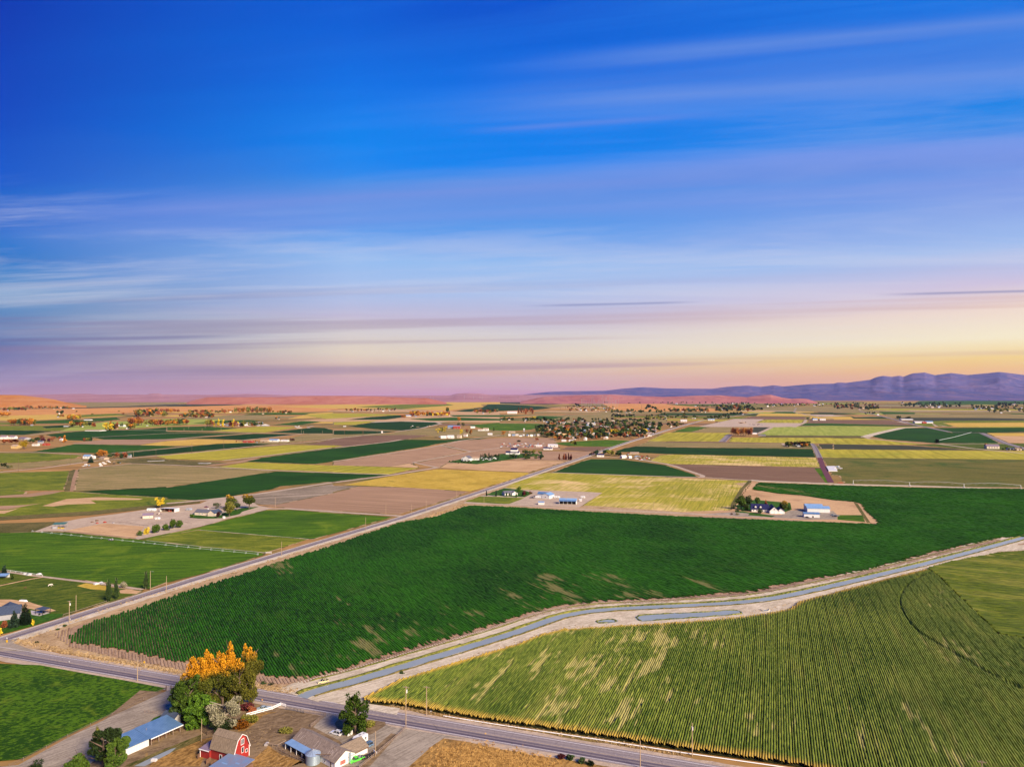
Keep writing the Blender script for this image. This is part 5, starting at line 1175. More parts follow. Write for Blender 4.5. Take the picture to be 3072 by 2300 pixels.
for (xa, za), (xb, zb) in zip(ro[:-1], ro[1:]):
    mb.tube((xa, 5.36, za - 0.02), (xb, 5.36, zb - 0.02), 0.11, n=4)
mb.tube((3.28, 5.06, 0.1), (3.28, 5.06, 3.9), 0.14, n=4); mb.tube((-3.28, 5.06, 0.1), (-3.28, 5.06, 3.9), 0.14, n=4)
mb.make('trim', M_trim, barn)
win(barn, 'N', -0.35, 5.3, 1.1, 1.7, 10, 6.4); win(barn, 'N', -0.45, 2.6, 0.85, 1.7, 10, 6.4); win(barn, 'N', -2.1, 2.0, 0.75, 0.9, 10, 6.4)
win(barn, 'E', -0.8, 0.3, 0.9, 1.9, 10, 6.4, name='door', glass=M_dark)
e_ = barn
mb = MB(); mb.add([(-1.5, -9.0, 0), (4.0, -9.0, 0), (4.0, -5.02, 0), (-1.5, -5.02, 0), (-1.5, -9.0, 3.6), (4.0, -9.0, 2.9), (4.0, -5.02, 2.9), (-1.5, -5.02, 3.6)], [(0, 1, 5, 4), (1, 2, 6, 5), (2, 3, 7, 6), (3, 0, 4, 7)])
mb.make('lean_to_wall', W_red, barn)
mb = MB(); mb.add([(-1.8, -9.3, 3.7), (4.3, -9.3, 2.95), (4.3, -4.95, 2.95), (-1.8, -4.95, 3.7), (-1.8, -9.3, 3.82), (4.3, -9.3, 3.07), (4.3, -4.95, 3.07), (-1.8, -4.95, 3.82)], [(0, 3, 2, 1), (4, 5, 6, 7), (0, 1, 5, 4), (1, 2, 6, 5), (2, 3, 7, 6), (3, 0, 4, 7)])
lt = mb.make('lean_to_roof', R_purple, barn)
mb = MB(); mb.box(4.31, 4.45, -9.3, -4.9, 2.86, 3.08); mb.box(4.02, 4.18, -9.1, -8.9, 0, 2.86); mb.make('trim', M_trim, barn)
# blue roofed shed cut by the lower frame edge
qa, qb = P(692, 2256, 3.6), P(764, 2278, 3.6); saz = az_of(qa, qb)
sm = (qa + qb) / 2; sh = tag(empty('open_shed', (sm.x, sm.y, 0.05), rz(saz)), 'low shed with patched blue metal roof in front of the red barn', 'shed')
LL = (qb - qa).length
mb = MB(); mb.add([(0, -LL / 2, 3.6), (0, LL / 2, 3.6), (11, LL / 2, 2.7), (11, -LL / 2, 2.7), (0, -LL / 2, 3.75), (0, LL / 2, 3.75), (11, LL / 2, 2.85), (11, -LL / 2, 2.85)], [(0, 1, 2, 3), (7, 6, 5, 4), (4, 5, 1, 0), (5, 6, 2, 1), (6, 7, 3, 2), (7, 4, 0, 3)]); mb.make('roof', R_rusty, sh)
for k, (x, y, w_, l_) in enumerate(((3.5, 1.0, 0.7, 1.8), (7.4, -1.6, 0.6, 1.5), (5.2, -3.2, 0.5, 2.4), (6.0, 3.0, 0.6, 1.4))):
    z = 3.6 - x * 0.0818 + 0.17; MB().add([(x, y, z), (x + w_, y, z - w_ * 0.0818), (x + w_, y + l_, z - w_ * 0.0818), (x, y + l_, z)], [(0, 1, 2, 3)]).make('roof_patch', R_lblue if k % 2 == 0 else R_purple, sh)
mb = MB(); mb.box(0.3, 10.7, -LL / 2 + 0.3, LL / 2 - 0.3, 0, 2.6); mb.make('wall', W_brown, sh)
# long low farm building with shingle roof
hc = Vector((-63.3, 240.4, 0)); haz = 129.5
fh = tag(empty('ranch_house', (hc.x, hc.y, 0.05), rz(haz)), 'long white walled ranch building under a worn brown shingle roof beside the grain bin', 'house')
gable_part(fh, 0, 0, 23.8, 8.2, 2.5, 2.35, W_white, R_brown)
gable_part(fh, -4.3, 7.6, 10.5, 7.4, 2.5, 1.9, W_white, R_barn, axis='x')
mb = MB()
for k in range(16):
    y = rng.uniform(-11, 10.5); x0 = rng.uniform(0.4, 2.2); l_ = rng.uniform(0.7, 2.2); f_ = lambda x: 4.85 - x * (2.35 / 4.1) + 0.19
    mb.add([(x0, y, f_(x0)), (x0 + l_, y + 0.1, f_(x0 + l_)), (x0 + l_, y + 0.32, f_(x0 + l_)), (x0, y + 0.24, f_(x0))], [(0, 1, 2, 3)])
mb.make('lifted_shingles', plain('bleached_shingles', (0.42, 0.34, 0.28), 0.9, 0, 0.2, 2), fh)['kind'] = 'stuff'
win(fh, 'N', 1.0, 1.0, 1.7, 0.9, 23.8, 8.2, frame=plain('red_shutter', (0.35, 0.04, 0.03), 0.7), glass=plain('reddish_blind', (0.42, 0.16, 0.13), 0.7))
win(fh, 'E', 6.5, 0.9, 1.0, 0.9, 23.8, 8.2); win(fh, 'E', 9.8, 0.2, 0.9, 1.8, 23.8, 8.2, name='door', glass=W_brown)
mb = MB(); mb.box(-9.6, -1.0, 11.3, 12.0, 2.2, 2.3); mb.make('awning', W_brown, fh)
MB().box(-1.8, -1.2, 12.0, 12.5, 0, 3.6).make('chimney', M_galvr, fh)
po = tag(empty('porch', (0, 0, 0)), None); po.parent = fh
mb = MB(); mb.add([(4.0, -12.2, 2.62), (6.9, -12.2, 2.32), (6.9, 1.2, 2.32), (4.0, 1.2, 2.62), (4.0, -12.2, 2.74), (6.9, -12.2, 2.44), (6.9, 1.2, 2.44), (4.0, 1.2, 2.74)], [(0, 3, 2, 1), (4, 5, 6, 7), (0, 1, 5, 4), (1, 2, 6, 5), (2, 3, 7, 6), (3, 0, 4, 7)]); mb.make('porch_roof', R_lblue, po)
for k in range(5): MB().box(6.62, 6.78, -12.0 + k * 3.2, -11.84 + k * 3.2, 0, 2.32).make('post', M_trim, po)
MB().box(4.15, 6.8, -12.1, 1.1, 0, 0.15).make('deck', M_slab, po)
# grain bin
gb = P(939, 2289); bin_ = tag(empty('grain_bin', (gb.x, gb.y, 0.05)), 'round galvanised grain bin with cone roof against the ranch building', 'grain bin')
mb = MB(); mb.tube((0, 0, 0), (0, 0, 3.3), 2.35, n=28); mb.make('bin_wall', M_galv, bin_, smooth=False)
mb = MB(); mb.tube((0, 0, 3.3), (0, 0, 4.45), 2.5, 0.38, 28); mb.make('cone_roof', M_galvr, bin_)
mb = MB()
for k in range(14):
    a_ = k * 2 * math.pi / 14; mb.tube((2.46 * math.cos(a_), 2.46 * math.sin(a_), 3.37), (0.4 * math.cos(a_), 0.4 * math.sin(a_), 4.47), 0.035, n=3)
mb.make('roof_rib', M_steel, bin_)
mb = MB(); mb.tube((0, 0, 4.4), (0, 0, 4.75), 0.4, 0.34, 12); mb.make('cap', M_steel, bin_)
mb = MB(); mb.tube((1.2, -1.4, 3.6), (6.2, -1.9, 3.9), 0.12, n=6); mb.make('auger_tube', M_poled, bin_)
# long shed west: mono-pitch blue roof, closed half and open half
s0, s1 = P(374, 2271), P(541, 2196); saz2 = az_of(s0, s1); Ls = (s1 - s0).length; scn = (s0 + s1) / 2
ls = tag(empty('long_shed', (scn.x, scn.y, 0.05), rz(saz2)), 'long white shed with blue metal roof and an open timber bay by the gravel yard', 'shed')
half = -Ls / 2 + Ls * 0.42
def monoroof(y0, y1, xw, xe, zw_, ze, name, m, parent, th=0.14):
    mb = MB(); mb.add([(xw, y0, zw_), (xe, y0, ze), (xe, y1, ze), (xw, y1, zw_), (xw, y0, zw_ + th), (xe, y0, ze + th), (xe, y1, ze + th), (xw, y1, zw_ + th)], [(0, 3, 2, 1), (4, 5, 6, 7), (0, 1, 5, 4), (1, 2, 6, 5), (2, 3, 7, 6), (3, 0, 4, 7)])
    return mb.make(name, m, parent)
monoroof(-Ls / 2 - .4, half, -8.6, 0.5, 3.9, 2.75, 'roof', R_blue, ls)
monoroof(half + 0.05, Ls / 2 + .5, -8.6, 0.9, 4.05, 2.7, 'roof', R_blue, ls)
mb = MB(); mb.box(-8.2, 0, -Ls / 2, half - 0.1, 0, 2.74); mb.make('wall', W_whiterib, ls)
mb = MB(); mb.box(-8.2, -6.0, half, Ls / 2, 0, 3.3); mb.box(-6, -0.3, Ls / 2 - 0.2, Ls / 2, 0, 2.8); mb.make('back_wall', W_brown, ls)
mb = MB(); mb.box(0.78, 0.98, half + 0.1, Ls / 2 + .5, 2.5, 2.8); mb.make('fascia', M_trim, ls)
for k in range(5): MB().box(0.1, 0.3, half + 0.6 + k * 2.7, half + 0.8 + k * 2.7, 0, 2.7).make('post', M_wood, ls)
mb = MB()
for k in range(14): mb.box(-1.6, -1.4, half + 0.5 + k * 0.6, half + 0.8 + k * 0.6, 0, 1.5)
mb.make('timber_stack', W_brown, ls)
# pump house behind the shed
ph = bldg('pump_house', P(517, 2166), 112, 6.0, 4.5, 2.5, 1.4, W_white, R_slate, 'small white outbuilding with slate blue roof half hidden by the green tree', 'outbuilding', None, [('E', 0.5, 1.1, 0.8, 0.8), ('E', -1.6, 0.1, 0.9, 1.9, dict(name='door', glass=W_white))])
gp2 = MB(); gp2.box(-2.6, -2.45, -4.6, -4.45, 0, 2.8); gp2.make('post', M_trim, ph)

# ---------------------------------------------------------------- vehicles
def paint(name, c): return plain('paint_' + name, c, 0.25, 0.1, 0.03, 0.5, 0.6)
def wheels(e_, W_, ys, r=0.36):
    for sx in (-1, 1):
        for y in ys:
            mb = MB(); x = sx * (W_ / 2 - 0.10); mb.tube((x - 0.12, y, r), (x + 0.12, y, r), r, n=14); wv_ = mb.make('wheel', M_tyre, e_)
            mb = MB(); xo = x + sx * 0.125; mb.tube((xo - 0.01, y, r), (xo + 0.01, y, r), r * 0.6, n=12); mb.make('rim', M_steel, wv_)
def car(pos, az, kind, pm, label, cat, L=4.7, W_=1.9, group=None, name=None):
    e_ = tag(empty(name or {'suv': 'parked_car', 'pickup': 'pickup_truck', 'sedan': 'parked_car'}[kind], (pos[0], pos[1], 0.06), rz(az)), label, cat, group)
    f = L / 2
    def skew(prof, w0, w1, z0, z1, nm, m, parent=e_):
        vs = []
        for sx in (-1, 1):
            for y, z in prof:
                k = (z - z0) / (z1 - z0); vs.append((sx * (w0 + (w1 - w0) * max(0, min(1, k))) / 2, y, z))
        n = len(prof); fs = [(i, (i + 1) % n, n + (i + 1) % n, n + i) for i in range(n)] + [tuple(range(n))[::-1], tuple(range(n, 2 * n))]
        o = mesh_obj(nm, vs, fs, m, parent)
        bm_ = o.modifiers.new('bevel', 'BEVEL'); bm_.width = 0.06; bm_.segments = 2; bm_.limit_method = 'ANGLE'
        return o
    if kind == 'suv':
        body = [(-f, .42), (-f + .05, .95), (-f + .1, 1.02), (.75, 1.03), (f - .35, .92), (f - .05, .75), (f, .42)]
        cab = [(-f + .12, 1.0), (-f + .3, 1.66), (-f + .6, 1.74), (.15, 1.72), (.95, 1.0)]
    elif kind == 'sedan':
        body = [(-f, .4), (-f + .05, .85), (-1.1, .92), (.8, .92), (f - .2, .78), (f, .4)]; cab = [(-1.5, .9), (-.9, 1.38), (.2, 1.4), (1.0, .9)]
    else:
        body = [(-f, .5), (-f, 1.0), (.1, 1.02), (1.2, 1.05), (f - .2, .98), (f, .5)]; cab = [(-.35, 1.0), (-.2, 1.68), (.75, 1.68), (1.35, 1.04)]
    skew(body, W_, W_ * .97, .4, 1.0, 'body', pm)
    z1 = max(q[1] for q in cab); z0 = cab[0][1]
    g_ = skew(cab, W_ * .93, W_ * .76, z0, z1, 'window_band', M_glass)
    ys_ = [q[0] for q in cab]; yt = [q[0] for q in cab if q[1] > z1 - 0.12]
    mb = MB(); mb.box(-W_ * .385, W_ * .385, min(yt) - .02, max(yt) + .02, z1 - .05, z1 + .035); rf = mb.make('roof', pm, e_)
    for sx in (-1, 1):
        for (ya, za), (yb, zb) in ((cab[0], cab[1]), (cab[-1], cab[-2]), ((cab[0][0] * .4 + cab[-1][0] * .6 - .3, z0), ((yt[0] + yt[-1]) / 2 + .1, z1))):
            MB().tube((sx * W_ * .465, ya, za), (sx * W_ * .39, yb, zb), .06, n=4).make('pillar', pm, e_)
    for sx in (-1, 1):
        mb = MB(); mb.box(sx * W_ * .36 - .16, sx * W_ * .36 + .16, f - .08, f + .02, .62, .78); mb.make('headlight', M_trim, e_)
        mb = MB(); mb.box(sx * W_ * .42 - .07, sx * W_ * .42 + .07, -f - .03, -f + .05, .7, .95); mb.make('tail_light', plain('red_lamp', (.4, .02, .02), .3), e_)
    if kind == 'suv':
        mb = MB()
        for y in (-1.3, -.6, .0): mb.box(-W_ * .33, W_ * .33, y - .03, y + .03, z1 + .06, z1 + .11)
        for sx in (-1, 1): mb.box(sx * W_ * .33 - .03, sx * W_ * .33 + .03, -1.6, .3, z1 + .05, z1 + .1)
        mb.make('roof_rack', M_tyre, e_)
    if kind == 'pickup':
        mb = MB(); mb.box(-W_ * .4, W_ * .4, -f + .12, -.45, .95, 1.035); mb.make('truck_bed', M_dark, e_)
        mb = MB()
        for k in range(7):
            y = rng.uniform(-f + .4, -.8); x = rng.uniform(-.5, .5); s_ = rng.uniform(.15, .3); mb.box(x - s_, x + s_, y - s_, y + s_, 1.0, 1.15 + s_ * 1.2)
        tag(mb.make('cargo', M_steel, None, e_.location, rz(az)), 'grey junk heaped in the bed of the %s' % label.split(' ')[0] + ' pickup', 'cargo')
    wheels(e_, W_, (-f + .85, f - .85), .37)
    return e_
def camper(pos, az, L, W_, h, label, cat='camper', name='camper_trailer', m=None, group=None):
    m = m or paint('camper_white', (.74, .74, .73)); e_ = tag(empty(name, (pos[0], pos[1], .06), rz(az)), label, cat, group)
    f = L / 2; vs = []; prof = [(-f, .45), (-f, h - .15), (-f + .2, h), (f - .7, h), (f, h - .9), (f - .1, .45)]
    mb = MB(); mb.prism(prof, 'x', -W_ / 2, W_ / 2); mb.make('body', m, e_)
    mb = MB(); mb.box(-W_ / 2 - .015, W_ / 2 + .015, -f + .4, f - 1.2, .95, 1.15); mb.make('stripe', M_steel, e_)
    for sx in (-1, 1):
        for y in (-f * .55, f * .15):
            mb = MB(); mb.box(sx * W_ / 2 - .03, sx * W_ / 2 + .03, y - .4, y + .4, 1.4, 1.95); mb.make('window', M_glass, e_)
    mb = MB(); mb.box(-W_ / 2 - .02, -W_ / 2 + .02, f * .45, f * .45 + .65, .5, 2.1); mb.make('door', M_steel, e_)
    MB().box(-.35, .35, -.4, .3, h, h + .22).make('roof_vent', M_steel, e_); MB().box(-.3, .3, -f + .6, -f + 1.1, h, h + .12).make('roof_vent', M_steel, e_)
    mb = MB(); mb.tube((-.5, f - .2, .5), (0, f + 1.0, .45), .05); mb.tube((.5, f - .2, .5), (0, f + 1.0, .45), .05); mb.make('hitch', M_steel, e_)
    wheels(e_, W_, (-.4, .45), .34)
    return e_
car(P(1009, 2203), 298, 'suv', paint('white', (.70, .72, .75)), 'white SUV with roof rack on the drive behind the ranch building', 'car', 4.8, 2.0)
camper(P(1080, 2229), 215, 5.2, 2.4, 2.8, 'white camper trailer parked between the lone green tree and the ranch building')
car(P(1099, 2243), 222, 'suv', paint('steel_blue', (.12, .20, .30)), 'steel blue SUV parked beside the white camper', 'car', 4.8, 1.95)
car(P(1069, 2283), 226, 'pickup', paint('lime_green', (.10, .62, .05)), 'lime green pickup truck with loaded bed by the rail fence', 'pickup truck', 5.4, 2.0)
car(P(969, 2048), 238, 'suv', paint('pale_gold', (.62, .52, .26)), 'pale gold car alone on the sandy canal track', 'car', 4.7, 1.9)
car(P(792, 2128), 70, 'sedan', paint('sage', (.34, .40, .38)), 'pale sage car half hidden behind the white board fence', 'car', 5.4, 1.9)
ft = P(1105, 2272); tr_ = tag(empty('flatbed_trailer', (ft.x, ft.y, .06), rz(50)), 'dark flatbed trailer with pale front board behind the lime green pickup', 'trailer')
mb = MB(); mb.box(-1.1, 1.1, -2.6, 2.6, .6, .75); mb.make('bed', M_dark, tr_); mb = MB(); mb.box(-1.1, 1.1, 2.4, 2.6, .75, 1.5); mb.make('headboard', R_white, tr_); wheels(tr_, 2.2, (-.5, .5), .34)
mb = MB()
for k in range(6): mb.box(-1.12, -1.06, -2.6 + k, -2.5 + k, .75, 1.3); mb.box(1.06, 1.12, -2.6 + k, -2.5 + k, .75, 1.3)
mb.make('stake', M_wood, tr_)

# ---------------------------------------------------------------- poles, signs, fences
def pole(ctx, x, y, top, label, arm=0, trans=0, m=None, s=3.6867, group=None, light=False, r=0.17, az=GRID + 90):
    q = ctx((x, y))[0]; p = P(*q); hh = (y - top) / s * p.y / FPX
    e_ = tag(empty('utility_pole', (p.x, p.y, 0.02), rz(az)), label, 'utility pole', group)
    r = max(r, p.y * 0.00016)
    mb = MB(); mb.tube((0, 0, 0), (0, 0, hh), r, r * .75, 7); mb.make('post', m or M_pole, e_)
    if arm:
        mb = MB(); mb.box(-.07, .07, -1.25, 1.25, hh - .55, hh - .4); a_ = mb.make('crossarm', m or M_pole, e_)
        mb = MB()
        for yy in (-1.1, -.4, .4, 1.1): mb.tube((0, yy, hh - .4), (0, yy, hh - .18), .07, .05, 6)
        mb.make('insulator', M_steel, a_)
    if trans:
        mb = MB(); mb.tube((-.42, 0, hh - 2.6), (-.42, 0, hh - 1.5), .32, n=10); mb.make('transformer', plain('transformer_grey', (.62, .63, .62), .5), e_)
    if light:
        mb = MB(); mb.tube((0, 0, hh - .3), (0, 2.0, hh - .1), .06); mb.box(-.15, .15, 1.7, 2.4, hh - .2, hh - .05); mb.make('lamp_arm', M_steel, e_)
    return e_
pole(B1, 765, 1355, 1112, 'crossarm pole with transformer on the near side of the long road', 1, 1)
pole(B1, 840, 1228, 1050, 'plain pole on the pasture side of the long road', 0)
pole(B1, 1840, 1022, 838, 'plain pole across the road from the lone roadside poplar', 0)
pole(B1, 1662, 992, 783, 'lamp pole beside the single dark roadside poplar', 0, 0, light=True)
pole(B2, 902, 618, 458, 'roadside pole beside the end of the wheel line', 0)
pole(B2, 1832, 335, 188, 'roadside pole beside the far tip of the bright grass field', 0)
pole(C2, 1442, 982, 845, 'pole at the lane corner by the striped plot', 0, 0, s=4.424)
pole(C3, 697, 1077, 933, 'pole on the near edge of the tilled field', 0, 0, s=4.424)
pole(C3, 1037, 1065, 938, 'roadside pole below the tilled field, nearest the lane mouth', 0, 0, s=4.424)
pole(C3, 1232, 1038, 868, 'tall roadside pole at the tilled field', 0, 0, s=4.424)
pole(C3, 1635, 850, 757, 'roadside pole at the far corner of the tilled field', 0, 0, s=4.424)
pole(C3, 2000, 922, 830, 'pole on the olive grass in front of the two small cypresses', 0, 0, s=4.424)
pole(A1, 1520, 528, 288, 'crossarm pole between grass field and main road', 1)
pole(A3, 65, 1010, 585, 'tall pole with transformer at the gravel drive mouth', 1, 1)
pole(A3, 293, 907, 583, 'pole standing at the corner of the corn', 1)
pole(A4, 445, 1500, 1190, 'bare pole rising from the near side of the main road', 0)
pole(A4, 1020, 1352, 990, 'pole with transformer between main road and corn', 0, 1)
pole(A5, 2015, 1640, 1405, 'pole top poking up at the lower right corner', 1)
pole(A2, 17, 1205, 945, 'thin yard pole left of the red barn', 0, r=.12)
pole(A2, 1940, 1365, 1080, 'yard pole by the rail fence and the blue SUV', 0, r=.13)
pole(A1, 1617, 1180, 1045, 'thin pole standing at the long blue roofed shed', 0, r=.09)
pole(C4, 878, 935, 790, 'pole between the white barn and the open shed', 1, 0, s=4.424)
pole(C4, 2042, 1012, 900, 'crossarm pole at the near edge of the big yellow field', 1, 0, s=4.424)
pole(C4, 1035, 332, 288, 'roadside pole before the brown garden trees', 0, 0, s=4.424)
pole(C4, 1345, 243, 193, 'double pole where the long road meets the brown field', 1, 0, s=4.424)
pole(C4, 1465, 212, 168, 'roadside pole at the brown field edge', 0, 0, s=4.424)
pole(C4, 1570, 177, 143, 'roadside pole at the corner of the bright green field', 0, 0, s=4.424)
dk = dict(m=M_poled, s=4.424)
pole(C1, 243, 507, 325, 'dark pole beside the left farm lane', 0, **dk)
pole(C1, 935, 417, 278, 'dark pole by the lane before the dark conifer', 1, **dk)
pole(C1, 1512, 372, 250, 'dark pole in front of the big orange tree farm', 1, **dk)
pole(C1, 1770, 307, 240, 'white banded pole where two lanes meet', 0, s=4.424)
pole(C1, 2070, 312, 214, 'dark pole at the edge of the deep green strip', 1, **dk)
for k, (x, y, t_) in enumerate(((333, 264, 128), (757, 224, 88), (1143, 187, 124), (1492, 152, 48), (1807, 122, 53))):
    pole(C2, x, y, t_, 'dark pole in the line along the diagonal yellow field', 1 if k < 2 else 0, group='poles along the diagonal lane', **dk)
for x, y, t_ in ((147, 945, 848), (388, 914, 838), (402, 912, 840), (580, 908, 850)):
    pole(D3, x, y, t_, 'brown pole in the row beside the far tilled field', 1, group='poles beside the far tilled field', m=W_brown, s=4.424)
for x, y, t_ in ((510, 810, 760), (470, 852, 815), (722, 842, 815), (293, 820, 790), (68, 832, 800), (230, 845, 815), (1786, 885, 838), (1815, 888, 848), (2068, 880, 850)):
    pole(D2, x, y, t_, 'pale pole standing over the far green fields', 0, group='pale poles over the far green fields', s=4.424)
for x, y, t_ in ((662, 508, 462), (1092, 508, 462), (1555, 522, 470), (2043, 522, 455)):
    pole(D6, x, y, t_, 'pale line pole far out below the mountains', 1, group='poles below the mountains', s=3.867, r=.3)
for k in range(34):
    x = 1080 + k * 15 + rng.uniform(-5, 5); y = rng.uniform(500, 545); tt = y - rng.uniform(60, 125)
    pole(D4, x, y, tt, 'tall mast in the cluster on the salmon skyline', 0, group='masts on the skyline', m=M_steel, s=4.424, r=.35)
for x in (1285, 1325, 1738, 1860, 1945, 1975, 2200): pole(D3, x, 450, 385 + rng.uniform(-10, 10), 'distant pylon on the plateau edge', 1, group='distant pylons', m=M_steel, s=4.424, r=.4)
for x, y in ((240, 445), (490, 450), (740, 455), (990, 460), (800, 570), (870, 560), (930, 550), (1880, 560)): pole(D4, x, y, y - rng.uniform(42, 62), 'distant line pole above the village', 0, group='line poles above the village', m=M_poled, s=4.424, r=.3)
def sign(px, py, h, w_, c, label, az=200, diamond=False, name='road_sign'):
    p = P(px, py); e_ = tag(empty(name, (p.x, p.y, .05), rz(az)), label, 'road sign')
    MB().tube((0, 0, 0), (0, 0, h), .05).make('post', M_steel, e_)
    mb = MB()
    if diamond: mb.prism([(0, h + w_), (w_, h), (0, h - w_), (-w_, h)], 'y', .05, .1)
    else: mb.box(-w_ / 2, w_ / 2, .05, .1, h - w_ * .6, h + w_ * .4)
    mb.make('panel', plain('sign_' + label.split(' ')[0], c, .5), e_)
yl = (.85, .50, .02)
sign(433, 2001, 2.3, .62, yl, 'yellow diamond warning sign on the verge beside the headland', diamond=True)
sign(21, 1929, 1.2, 1.2, yl, 'yellow and white marker board in the middle of the junction')
sign(21, 1926, 2.1, .7, (.8, .78, .76), 'white plate above the yellow junction marker')
sign(787, 2106, 1.1, .5, (.85, .42, .03), 'orange marker post on the verge above the white fence')
sign(208, 1990, 1.0, .5, (.75, .75, .75), 'white reflector plate on the main road edge')
sign(1535, 2245, 2.0, .3, (.05, .05, .05), 'dark marker post beside dry golden grass')
sign(211, 1863, 1.3, .5, (.8, .8, .8), 'white box on the nearest roadside pole foot', name='mailbox')
sign(1293, 2140, 1.0, .35, (.8, .8, .8), 'small white post at the corn corner')
def fence(name, pts, h, sp, rails, m, label, r=.07, rail_h=.1, jit=0.0, cat='fence', individual=True, post_m=None, z0=0.05):
    wp = resample([P(*p) for p in pts], sp); o = wp[0]
    e_ = tag(empty(name, (o.x, o.y, z0)), label, cat)
    pm_ = MB().tube((0, 0, 0), (0, 0, h), r, n=5); me = bpy.data.meshes.new('post'); me.from_pydata(pm_.v, [], pm_.f); me.materials.append(post_m or m)
    if individual:
        for p in wp:
            q = bpy.data.objects.new('post', me); C.objects.link(q); q.parent = e_; q.location = (p.x - o.x, p.y - o.y, 0)
    else:
        mb = MB()
        for p in wp: mb.tube((p.x - o.x, p.y - o.y, 0), (p.x - o.x, p.y - o.y, h), r, n=4)
        mb.make('posts', post_m or m, e_)
    for zz in rails:
        mb = MB()
        for a_, b_ in zip(wp[:-1], wp[1:]):
            d = (b_ - a_).normalized(); nn = Vector((-d.y, d.x)) * .03; a2, b2 = a_ - o, b_ - o
            mb.add([(a2.x - nn.x, a2.y - nn.y, zz - rail_h), (b2.x - nn.x, b2.y - nn.y, zz - rail_h), (b2.x + nn.x, b2.y + nn.y, zz - rail_h), (a2.x + nn.x, a2.y + nn.y, zz - rail_h),
                    (a2.x - nn.x, a2.y - nn.y, zz + rail_h), (b2.x - nn.x, b2.y - nn.y, zz + rail_h), (b2.x + nn.x, b2.y + nn.y, zz + rail_h), (a2.x + nn.x, a2.y + nn.y, zz + rail_h)],
                   [(0, 3, 2, 1), (4, 5, 6, 7), (0, 1, 5, 4), (1, 2, 6, 5), (2, 3, 7, 6), (3, 0, 4, 7)])
        mb.make('rail', m, e_)
    return e_
fence('board_fence', A2((515, 925), (800, 850), (895, 805), (948, 820)), 1.5, 2.4, (.75, 1.35), M_trim, 'white two rail board fence above the dirt yard', rail_h=.16)
fence('mesh_fence', A2((950, 850), (1040, 862), (1148, 888)), 1.5, 1.5, (.2, .5, .8, 1.1, 1.4), plain('black_mesh', (.05, .05, .06), .7), 'dark mesh fence panel between two board fences', rail_h=.04)
fence('board_fence', A2((1150, 880), (1390, 915), (1310, 975), (1225, 1045)), 1.5, 2.2, (.35, .7, 1.05, 1.4), M_wood, 'grey brown rail fence around the dirt yard corner', rail_h=.07)
fence('rail_fence', A2((1760, 1500), (1900, 1390), (1985, 1320), (2212, 1125)) + A3((70, 1045),), 1.3, 2.6, (.7, 1.2), M_wood, 'brown rail fence between farm drive and gravel lane')
fence('rail_fence', A2((850, 1290), (1000, 1365), (1150, 1430)), 1.3, 2.4, (.6, 1.2), M_wood, 'grey rail fence in front of the porch')
fence('rail_fence', A2((740, 1250), (860, 1262), (950, 1215)), 1.2, 2.0, (1.1,), M_wood, 'broken rail fence with one pale plank', rail_h=.14)
fence('wire_fence', [(27, 2302), (70, 2282), (203, 2212), (336, 2147), (430, 2100), (497, 2069)], 1.3, 6.0, (.4, .8, 1.15), M_wood, 'wire fence on timber posts along the lower left grass field', rail_h=.02)
fence('timber_post', A1((1838, 628), (1892, 622)), 1.9, 30.0, (), M_poled, 'two thick gate posts at the gravel yard entrance', r=.16, cat='gate posts')
fence('garden_fence', A1((1597, 880), (1740, 895)), 1.3, 1.5, (.3, .7, 1.1), M_wood, 'small dark garden fence beside the white outbuilding', rail_h=.03)
fence('corral_fence', A2((0, 1080), (80, 1130), (150, 1110), (260, 1020)), 1.6, 2.4, (.5, 1.0, 1.5), M_poled, 'dark timber corral between the trees and the red barn')
fence('pipe_fence', B1((700, 352), (1000, 385), (1500, 432)), 1.6, 6.0, (.8, 1.5), M_wood, 'pipe fence along the near side of the sand corral', individual=True)
fence('pipe_fence', B1((1180, 250), (1400, 262), (1640, 300)), 1.6, 6.0, (1.4,), M_poled, 'dark fence on the far side of the sand corral')
fence('pipe_fence', B1((1640, 262), (1900, 225), (2120, 270)), 1.6, 7.0, (1.4,), M_wood, 'fence behind the row of shrubs')
fence('white_fence', B1((60, 787), (470, 846)), 1.4, 5.0, (1.2,), M_trim, 'white fence on the far edge of the lawn pasture')
fence('roadside_fence', B1((1180, 1130), (850, 1238), (700, 1280)), 1.1, 5.0, (.9,), M_wood, 'low post fence between pasture and long road')
fence('white_gate', B2((728, 590), (790, 590)), 1.6, 2.2, (.5, 1.2), M_trim, 'pale gate at the end of the olive strip')
fence('field_fence', B3((700, 48), (1400, 62), (1780, 80)), 1.2, 9.0, (.9,), M_wood, 'low fence in front of the white sheds lane', individual=False)
